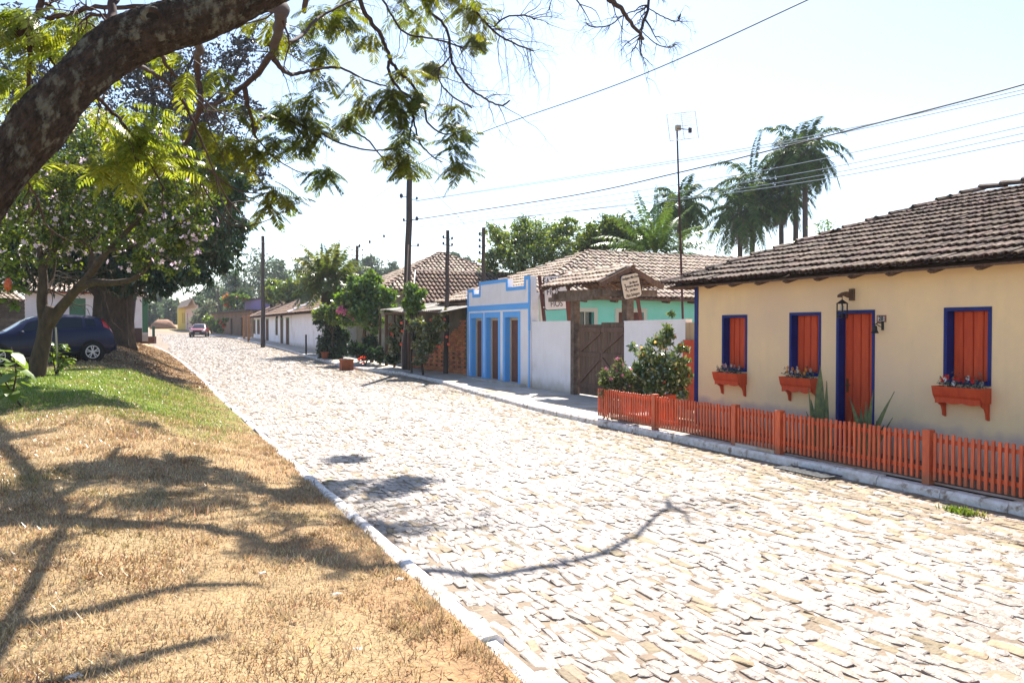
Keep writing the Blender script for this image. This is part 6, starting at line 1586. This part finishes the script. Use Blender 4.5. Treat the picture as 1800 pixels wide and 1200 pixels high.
tree('broadleaf_tree', 'sunlit yellow green broadleaf tree above the blue banded building', gbase(930, 520, 44), [(905, 425, 45, 44), (870, 410, 24, 44), (950, 420, 45, 44), (990, 410, 34, 44), (920, 460, 45, 43), (975, 450, 40, 43), (1000, 395, 18, 44), (870, 450, 26, 43), (915, 397, 20, 44), (860, 470, 22, 43)], 17000, .17, m_leaf_y, 80, .28)
tree('mango_tree', 'dark leafed tree with rusty flower heads between the sunlit tree and the palms', gbase(1060, 520, 46), [(1050, 420, 40, 46), (1090, 405, 34, 46), (1025, 440, 30, 46), (1100, 430, 36, 46), (1070, 395, 20, 46), (1130, 420, 24, 46)], 12000, .20, m_leaf_b, 81, .28)
tree('slender_tree', 'thin airy shrub poking over the cream roof beside the palms', gbase(1440, 480, 40), [(1410, 440, 26, 40), (1450, 400, 22, 40), (1400, 465, 18, 40), (1470, 420, 14, 40), (1380, 460, 14, 40)], 800, .15, m_leaf_g, 82, .06, per=6, cr=.5)
# hazy far trees
FT = [(455, 480, 40, 150, 62, 'tall eucalyptus right behind the cottage pole'), (410, 505, 30, 150, 45, 'rounded far tree behind the brown house'), (488, 480, 22, 155, 40, 'narrow far tree between the two eucalyptus'),
      (535, 478, 30, 165, 50, 'wide dark eucalyptus left of the garden palm'), (650, 470, 24, 170, 40, 'far tree just left of the tall pole, above the creeper'), (690, 480, 20, 170, 32, 'small far tree behind the tall pole'), (800, 455, 12, 190, 30, 'small far tree above the ridge right of the pyramid roof'), (822, 465, 14, 190, 22, 'low far tree left of the parapet pole'),
      (375, 520, 26, 140, 40, 'far tree above the yellow house'), (350, 545, 26, 128, 24, 'pale grey bush behind the yellow house'), (300, 545, 22, 150, 30, 'far dark tree above the dirt heap'), (262, 550, 22, 140, 26, 'far round bush beside the white farmhouse corner'), (275, 530, 26, 165, 40, 'far tall tree beneath the mango crown'), (425, 530, 26, 120, 24, 'far tree behind the purple wall'), (620, 470, 14, 165, 30, 'thin far tree behind the creeper pole')]
for i, (px, py, rp, D, dy, lab) in enumerate(FT):
    p = at(px, 575, D); zb_ = zbase(p[0], p[1]) + .1; bs = [(px, py, rp, D), (px - rp * .5, py + rp * .7, rp * .8, D), (px + rp * .55, py + rp * .6, rp * .8, D), (px, py - rp * .6, rp * .6, D), (px + rp * .2, py + rp * 1.3, rp * .9, D)]
    tree('eucalyptus' if rp >= 26 and D > 145 else 'far_tree', lab, (p[0], p[1], zb_), bs, 2600, .75, m_leaf_f, 90 + i, .35, group='far trees at the end of the street', per=16, cr=.3, limbs=3, asp=.4, shell=.6)
# mid trees behind the white cottage
tree('leafy_tree', 'bright green tree behind the ridge of the white cottage', gbase(510, 560, 72), [(500, 505, 18, 72), (525, 500, 20, 72), (480, 515, 16, 72), (512, 520, 20, 72), (545, 515, 14, 72)], 5000, .30, m_leaf_y, 120, .2)
tree('leafy_tree', 'round bright green tree between the pole and the brown cottage roof', gbase(478, 560, 76), [(478, 500, 14, 76), (486, 520, 18, 76), (474, 525, 12, 76)], 2600, .30, m_leaf_y, 121, .2)
tree('green_bush', 'light green bush beside the parked red car', (*at(372, 590, 92)[:2], zgr(*at(372, 590, 92)[:2])), [(372, 568, 14, 92), (378, 578, 10, 92), (366, 560, 8, 92)], 1500, .28, m_leaf_y, 122, .08, 'bush')
tree('slim_tree', 'slim dark flowering tree above the bougainvillea on the brown house', (*at(414, 590, 88)[:2], 1.2), [(414, 500, 8, 88), (416, 515, 9, 88), (413, 530, 8, 88), (415, 487, 7, 88)], 1200, .26, m_leaf_d, 123, .1)
tree('grey_bush', 'tall pale grey green bush between the yellow house and the red car', (*at(352, 585, 104)[:2], 1.4), [(358, 550, 16, 104), (350, 560, 14, 104), (366, 535, 12, 104), (362, 565, 14, 104)], 2200, .35, M('silvery leaf', (.20, .22, .14), (.15, .18, .10), 1, trans=.3, isl=.3), 124, .1, 'bush')
# bougainvillea on the brown house
for (lst, lab, n) in (([(398, 527, 10, 86), (410, 522, 9, 86), (428, 524, 8, 86), (405, 535, 8, 86)], 'red and orange bougainvillea spilling over the roof of the brown house', 900), ([(386, 565, 6, 85), (393, 572, 5, 85), (388, 580, 5, 85), (396, 562, 5, 85)], 'red poinsettia blooms against the wall of the brown house', 380)):
    p = at(lst[0][0], lst[0][1] + 6, 86); t = thing('bougainvillea', p, lab, 'flowers'); Bq = pxblobs(lst)
    leaves(crown_points(Bq, n // 3, 3, 12, .3), .24, .7, m_red, t, 'blossom_cover', 4); leaves(crown_points(Bq, n * 2, 6, 12, .3), .25, .6, m_leaf_g, t, 'foliage', 5)

# creeper and shrubs in front of the porch
CT = at(640, 610, 40); tree('creeper_tree', 'glossy green creeper bush heaped over the porch beside the tall pole', (CT[0], CT[1], .3), [(640, 520, 34, 39), (625, 500, 20, 39), (650, 495, 22, 39), (672, 520, 22, 38.5), (610, 530, 22, 39), (640, 550, 30, 38.5), (612, 560, 18, 39), (680, 540, 14, 38), (655, 570, 18, 38.5)], 9000, .20, m_leaf_g, 130, .12, 'bush', asp=.6)
tree('creeper_tree', 'small bright bush growing against the ribbed tile roof right of the tall pole', (*at(724, 600, 31.5)[:2], .15), [(722, 508, 13, 31.5), (730, 522, 15, 31.5), (718, 532, 14, 31.5), (740, 515, 9, 31.5), (724, 546, 13, 31.5), (735, 538, 10, 31.5)], 3400, .15, m_leaf_g, 131, .05, 'bush')
CC = at(578, 636, 41.5); tree('dark_creeper', 'dark column of creeper reaching the ground beside the clay planter', (CC[0], CC[1], .3), [(582, 570, 20, 42), (580, 600, 24, 42), (592, 615, 22, 41.5), (575, 620, 18, 42), (600, 590, 18, 42), (588, 548, 18, 42), (560, 560, 12, 42)], 9000, .17, m_leaf_d, 132, .1, 'bush', down=.7)
tree('yellow_shrub', 'yellow green shrub crowning the dark creeper column', (CC[0] + .3, CC[1] - .2, .3), [(575, 548, 16, 41), (560, 552, 10, 41), (595, 540, 14, 41), (588, 560, 14, 41)], 2200, .18, m_leaf_y, 133, .05, 'bush')
t = thing('pink_bougainvillea', at(606, 546, 38.4), 'spray of pink bougainvillea on the creeper above the clay planter', 'flowers')
leaves(crown_points(pxblobs([(600, 545, 7, 38.2), (612, 549, 7, 38.2), (624, 558, 4, 38.2)]), 260, 5, 12, .3), .13, .7, m_magenta, t, 'blossom_cover', 4)
tree('porch_plants', 'dark leafy pot plants crowded at the foot of the porch', (*at(640, 640, 36)[:2], .2), [(640, 618, 16, 36), (660, 622, 16, 35.5), (625, 610, 14, 36), (690, 628, 14, 34.5), (650, 600, 14, 36.5), (700, 610, 12, 34.5)], 4500, .16, m_leaf_d, 134, .04, 'plants')
t = thing('red_geranium', (*at(634, 632, 35.2)[:2], .2), 'red geranium flowering between the clay planter and the porch', 'flowers')
leaves(crown_points(pxblobs([(632, 632, 4, 35.2), (640, 627, 3, 35.2), (637, 638, 4, 35.2)]), 110, 5, 10, .3), .07, .8, m_red, t, 'blossom_cover', 4)
tree('rose_shrub', 'tall glossy shrub with white and coral flowers against the broken brick wall', (*at(745, 640, 30.2)[:2], .15), [(752, 582, 20, 30.2), (770, 568, 16, 30), (735, 572, 18, 30.4), (730, 592, 12, 34.4), (742, 610, 18, 30.2), (758, 600, 14, 30), (700, 578, 14, 34.4), (780, 570, 9, 29.8), (780, 548, 7, 29.6), (738, 632, 12, 30.4), (706, 560, 10, 34.4), (698, 615, 16, 34.4), (688, 600, 12, 34.4), (716, 600, 12, 34.4)], 10500, .13, M('rose shrub leaf', (.07, .12, .03), (.20, .18, .03), 1.4, trans=.35, isl=.45, spec=.7), 135, .05, 'bush', asp=.5)
Rq = random.Random(5)
for k in range(16):
    px, py = Rq.uniform(705, 790), Rq.uniform(555, 612); p = at(px, py, 29.7 + (790 - px) * .012)
    if k == 0: fb = MB().blob((0, 0, 0), .055, 1, .3).build('coral_blossom', m_red)
    o = fb if k == 0 else fb.copy()
    if k: COL.objects.link(o)
    o.location = p; tag(o, 'coral red blossom on the tall glossy shrub by the brick wall', 'blossom', 'coral blossoms on the shrub by the brick wall')

# hibiscus and roses behind the picket fence
def flowers_on(t, blobs, n, mat, r, seed, name='flower'):
    rs = np.random.RandomState(seed); src = None
    for k in range(n):
        C, R_ = blobs[rs.randint(len(blobs))]; u = rs.normal(size=3); u /= np.linalg.norm(u); v = CAM - C; v /= np.linalg.norm(v)
        if np.dot(u, v) < 0: u = u - 2 * np.dot(u, v) * v
        p = C + R_ * u * rs.uniform(.85, 1.05)
        if src is None:
            mb = MB()
            for q in range(5):
                a = 2 * math.pi * q / 5; d = np.array([math.cos(a), math.sin(a), .5]); s_ = np.array([-math.sin(a), math.cos(a), 0])
                mb.quad((0, 0, 0), d * r * .55 + s_ * r * .42, d * r, d * r * .55 - s_ * r * .42)
            src = link(name, mb.v, mb.f, mat); src.parent = t; o = src
        else: o = src.copy(); COL.objects.link(o)
        o.location = p - np.array(t.location); o.rotation_euler = (rs.uniform(0, 3), rs.uniform(0, 3), rs.uniform(0, 6)); s_ = rs.uniform(.7, 1.2); o.scale = (s_,) * 3
Dh = 16.5; hb = [(1165, 640, 34, Dh), (1130, 680, 24, Dh), (1205, 660, 16, Dh), (1150, 670, 34, Dh), (1185, 665, 28, Dh), (1135, 625, 20, Dh), (1160, 600, 18, Dh), (1175, 578, 11, Dh), (1200, 612, 12, Dh), (1120, 650, 16, Dh), (1195, 640, 16, Dh), (1178, 590, 9, Dh), (1145, 692, 26, Dh - .2), (1195, 690, 16, Dh), (1178, 552, 6, Dh), (1112, 610, 8, Dh)]
hbase = np.array([*at(1160, 720, Dh)[:2], .13])
m_hib = M('hibiscus leaf', (.07, .15, .02), (.17, .23, .04), 2.5, trans=.32, isl=.5, spec=.9)
t = tree('hibiscus_bush', 'dark glossy hibiscus with orange and yellow flowers behind the picket fence', hbase, hb, 9500, .085, m_hib, 140, .035, 'bush', asp=.55, per=16, cr=.34, limbs=10, shell=.55)
HB = pxblobs(hb[:12]); flowers_on(t, HB, 12, m_red, .045, 4, 'orange_flower'); flowers_on(t, pxblobs([(1150, 605, 18, Dh), (1135, 620, 16, Dh), (1160, 615, 16, Dh)]), 14, M('yellow petal', (.70, .48, .16), (.8, .55, .2), 3, trans=.4), .036, 6, 'yellow_flower')
rb_0 = [(1085, 665, 20, 15.6), (1120, 690, 16, 15.6), (1065, 690, 12, 15.6), (1100, 660, 16, 15.6), (1070, 670, 12, 15.6), (1062, 655, 10, 15.7), (1115, 670, 14, 15.5), (1090, 645, 12, 15.7), (1078, 682, 14, 15.5), (1105, 685, 16, 15.4), (1088, 632, 6, 15.7)]
rb_ = [(a, b, c * 1.05, d + .85) for a, b, c, d in rb_0]
rbase = np.array([*at(1090, 735, 16.5)[:2], .13])
t = tree('rose_bush', 'airy rose bush with small magenta blooms at the end of the picket fence', rbase, rb_, 6500, .05, M('rose leaf', (.10, .14, .045), (.14, .15, .05), 3, trans=.4, isl=.4), 141, .02, 'bush', per=10, cr=.5, limbs=9)
flowers_on(t, pxblobs(rb_), 26, m_magenta, .04, 8)
tree('yellow_conifer', 'small yellow green conifer shrub at the corner of the picket fence', np.array([*at(1064, 720, 16.6)[:2], .13]), [(1062, 672, 9, 16.6), (1060, 660, 7, 16.6), (1066, 680, 9, 16.6)], 1500, .06, m_leaf_y, 142, .02, 'bush', asp=.2, down=-1)
o = MB().box(9.55, 9.9, 13.35, 13.75, .14, .62).build('red_planter', m_orange, base=(9.7, 13.5, .14)); tag(o, 'square orange planter box behind the picket fence under the hibiscus', 'planter')

# snake plants by the door
def snake(px, lab, spec, X, seed):
    y = on_x(px, 700, X)[1]; t = thing('snake_plant', (X, y, .14), lab, 'plant', 'snake plants beside the orange door'); R = random.Random(seed)
    for (dy, H_, ly, lx, w) in spec:
        mb = MB(); n = 9; L = []; Rr = []
        tw = R.uniform(-.5, .5)
        for i in range(n + 1):
            f = i / n; ww = 1.7 * w * (math.sin(math.pi * min(1, f * .8 + .22)) ** .8) * (1 if f < .98 else .1); cxx = X + lx * f * f; cyy = y + dy + ly * f ** 1.5; z = .14 + H_ * f
            a = tw * f; s = np.array([math.sin(a) * ww, math.cos(a) * ww, 0])
            L += [(cxx - .012, cyy, z), (cxx + s[0], cyy + s[1], z), (cxx - s[0], cyy - s[1], z)]
        fs = []
        for i in range(n):
            o_ = i * 3; fs += [(o_, o_ + 1, o_ + 4, o_ + 3), (o_ + 2, o_, o_ + 3, o_ + 5), (o_ + 1, o_ + 2, o_ + 5, o_ + 4)]
        mb.add(L, fs); mb.build('leaf', M('snake plant leaf', (.17, .19, .06), (.045, .075, .03), 14, rough=.6, stretch=(1, 1, .5), spec=.5), t)
snake(1440, 'snake plant with two broad upright leaves left of the orange door', [(0, 1.28, -.02, 0, .055), (-.13, 1.05, .0, .02, .045), (.12, .95, .10, 0, .02), (.05, .6, -.03, .03, .035), (-.08, .62, -.02, -.03, .035), (.2, .42, .08, 0, .03), (.02, .45, 0, -.04, .03), (-.04, .8, .03, .02, .035), (.07, .75, .06, -.03, .03), (-.16, .5, -.08, .02, .03), (-.02, .66, .02, .05, .04), (.1, .55, .15, 0, .03)], 9.35, 1)
snake(1523, 'spiky snake plant with leaning curved leaves right of the orange door', [(.0, .98, -.12, 0, .04), (-.05, .98, -.42, 0, .035), (.05, .85, .25, 0, .022), (.06, .7, .06, .03, .03), (-.1, .55, -.10, -.02, .035), (.1, .6, -.02, -.04, .03), (-.15, .62, -.28, .02, .018), (0, .5, 0, .05, .03), (.14, .45, .12, 0, .03), (-.02, .7, -.05, .03, .035), (.04, .62, .1, -.03, .03), (-.08, .5, -.2, .03, .03), (.0, .8, .02, .02, .03), (.12, .52, .2, .02, .03)], 9.35, 2)

# ------------------------------------------------------------------ grass on the lawn
cl = lambda x, y: np.sin(x * 2.3 + np.sin(y * 1.1) * 1.6) + np.sin(y * 1.7 + x * .8) + .7 * np.sin(x * 5.1 - y * 3.3)
def grass(name, n, yr, label, mat, hgt, seed, cond, wid=.0035):
    rs = np.random.RandomState(seed); out = []
    Y = rs.uniform(yr[0] ** .5, yr[1] ** .5, n) ** 2 if yr[0] > 0 else rs.uniform(yr[0], yr[1], n)
    XL = -.35 * Y - 3.2 if False else (-.19 * Y - 2.6); XR = np.array([kerb_l(y) - .2 for y in Y]); Xs = XL + (XR - XL) * rs.uniform(0, 1, n)
    keep = cond(Xs, Y, rs); Xs, Y = Xs[keep], Y[keep]; n = len(Y)
    Z = np.array([zlawn(x, y) for x, y in zip(Xs, Y)]) - .008
    P = np.stack([Xs, Y, Z], 1); a = rs.uniform(0, 2 * math.pi, n); h = hgt * rs.uniform(.5, 1.4, n) * (1 + .9 * np.clip(cl(Xs, Y) - .9, 0, 1.3)); ln = rs.uniform(.3, 1.6, n)
    s = np.stack([np.cos(a), np.sin(a), 0 * a], 1) * (wid * (1 + Y / 9))[:, None]; b = a + rs.normal(0, .6, n) + math.pi / 2
    d = np.stack([np.cos(b) * ln, np.sin(b) * ln, np.ones(n)], 1); d /= np.linalg.norm(d, axis=1)[:, None]
    V = np.stack([P - s, P + s, P + d * h[:, None]], 1).reshape(-1, 3); o = link(name, V, np.arange(len(V)).reshape(-1, 3), mat); tag(o, label, 'grass', kind='stuff'); return o
m_straw = M('straw blade', (.58, .46, .27), (.30, .20, .095), 1.6, isl=.55, trans=.3, rough=.8, c3=(.20, .18, .06), s3=.7, lo3=.55, hi3=.7)
m_green = M('green blade', (.13, .23, .03), (.22, .28, .05), 1.4, isl=.45, trans=.35, c3=(.36, .29, .12), s3=.9, lo3=.56, hi3=.7)
m_litter = M('dead leaf litter', (.30, .19, .10), (.14, .09, .05), 2, isl=.5, trans=.1)
cl = lambda x, y: np.sin(x * 2.3 + np.sin(y * 1.1) * 1.6) + np.sin(y * 1.7 + x * .8) + .7 * np.sin(x * 5.1 - y * 3.3)
grass('dry_grass', 190000, (2.6, 16), 'short dry straw coloured grass over the near lawn', m_straw, .045, 3, lambda x, y, rs: (rs.normal(0, 1.0, len(x)) + cl(x, y) * .8 < 1.4 - np.clip((x - .6) * 1.1, -1, 1.5)) & (y + rs.normal(0, 1.0, len(x)) < 15.0))
grass('green_grass', 120000, (12.5, 30), 'short green grass under the flowering tree', m_green, .05, 4, lambda x, y, rs: (y + rs.normal(0, 1.1, len(x)) > 14.6) & (x < kerb_l(20) - .35 - np.abs(rs.normal(0, .5, len(x)))) & (y + rs.normal(0, .8, len(x)) < 26))
grass('dry_bank_grass', 130000, (14, 56), 'thin dry grass and leaf litter on the bank beside the kerb', m_straw, .05, 6, lambda x, y, rs: (x > kerb_l(20) - 2.0 + rs.normal(0, .8, len(x))) | (y > 25 + rs.normal(0, .8, len(x))))
grass('leaf_litter', 44000, (23, 54), 'brown leaf litter on the mound under the mango tree', m_litter, .035, 7, lambda x, y, rs: y > 24 + rs.normal(0, .8, len(x)), .014)
rs = np.random.RandomState(77); TP = []
for k in range(520):
    y = rs.uniform(2.6 ** .5, 15 ** .5) ** 2; x = rs.uniform(-.19 * y - 2.6, kerb_l(y) - .17); 
    if k % 3 == 0: x = kerb_l(y) - .17 - abs(rs.normal(0, .12))
    m_ = rs.randint(14, 44); s_ = rs.uniform(.02, .06)
    for q in range(m_):
        px_, py_ = x + rs.normal(0, s_), y + rs.normal(0, s_); a = rs.uniform(0, 6.28); l = rs.uniform(.035, .10); d = np.array([math.cos(a) * rs.uniform(.4, 1.6), math.sin(a) * rs.uniform(.4, 1.6), 1]); d /= np.linalg.norm(d); s2 = np.array([-math.sin(a), math.cos(a), 0]) * .003 * (1 + y / 9); z_ = zlawn(px_, py_) - .005; p_ = np.array([px_, py_, z_]); TP += [p_ - s2, p_ + s2, p_ + d * l]
o = link('straw_grass', np.array(TP), np.arange(len(TP)).reshape(-1, 3), m_straw); tag(o, 'longer straw coloured grass in tufts over the near lawn and kerb edge', 'grass', kind='stuff')
# weeds by the kerbs and litter
tf = random.Random(9)
for k, (px, py, s, lab) in enumerate(((1690, 893, .06, 'tuft of green weed at the foot of the right kerb near the frame edge'), (1245, 772, .10, 'small weed at the foot of the right kerb before the garden gate'))):
    if not lab: continue
    p = on_z(px, py, .06); rs = np.random.RandomState(k); n = 260
    P = np.stack([p[0] + rs.normal(0, s * .6, n), p[1] + rs.normal(0, s * 1.6, n), np.full(n, (zgr(p[0] - .2, p[1]) if px < 600 else .0))], 1)
    o = leaves(P, .07, .25, m_green, None, 'grass_patch', k, -2.5, base=(p[0], p[1], 0)); tag(o, lab, 'weed', kind='stuff')
lt = [(590, 1045, .03, 'pale stone chip lying in the bare soil near the kerb'), (462, 1008, .028, 'small pale stone on the dry grass in the middle of the lawn'), (625, 1142, .03, 'pinkish stone chip at the bottom of the bare soil'), (130, 1190, .03, 'whitish scrap on the grass at the bottom edge'), (700, 1020, .04, 'flat tan stone beside the left kerb')]
for px, py, s, lab in lt:
    p = ground_hit(px, py); o = MB().blob((p[0], p[1], p[2] + .004), (s * 1.4, s, s * .4), 1, .3, tf).build('stone', M('stone chip', (.62, .55, .48)), base=tuple(p)); tag(o, lab, 'stone')
nd = 0
R9 = random.Random(31); src = None
for k in range(90):
    px, py = R9.uniform(0, 940), R9.uniform(720, 1195); p = ground_hit(px, py)
    if p[0] > 1.8: continue
    if src is None:
        mb = MB(); mb.add([(0, 0, 0), (.02, .012, .006), (.05, 0, .012), (.02, -.012, .004)], [(0, 1, 2, 3)]); src = link('dead_leaf', mb.v, mb.f, M('dead leaf', (.22, .11, .05), (.34, .2, .1), 9)); o = src
    else: o = src.copy(); COL.objects.link(o)
    o.location = p + (0, 0, .012); o.rotation_euler = (R9.uniform(-.4, .4), R9.uniform(-.4, .4), R9.uniform(0, 6)); s_ = R9.uniform(.6, 1.3); o.scale = (s_,) * 3
    tag(o, 'small dry brown leaf fallen on the dry grass', 'leaf', 'dry leaves fallen on the lawn')

# ------------------------------------------------------------------ thin morning haze
mh = bpy.data.materials.new('pale haze'); mh.use_nodes = True; nt = mh.node_tree; nt.nodes.clear()
o_ = nt.nodes.new('ShaderNodeOutputMaterial'); pv_ = nt.nodes.new('ShaderNodeVolumePrincipled'); pv_.inputs['Color'].default_value = (.86, .93, 1, 1); pv_.inputs['Density'].default_value = .00045; pv_.inputs['Anisotropy'].default_value = 0
nt.links.new(pv_.outputs[0], o_.inputs['Volume'])
hz = MB().box(-720, 720, -70, 1020, -3, 45).build('haze', mh); hz['kind'] = 'stuff'; hz['label'] = 'thin pale blue haze over the whole street'
SC.cycles.volume_bounces = 0
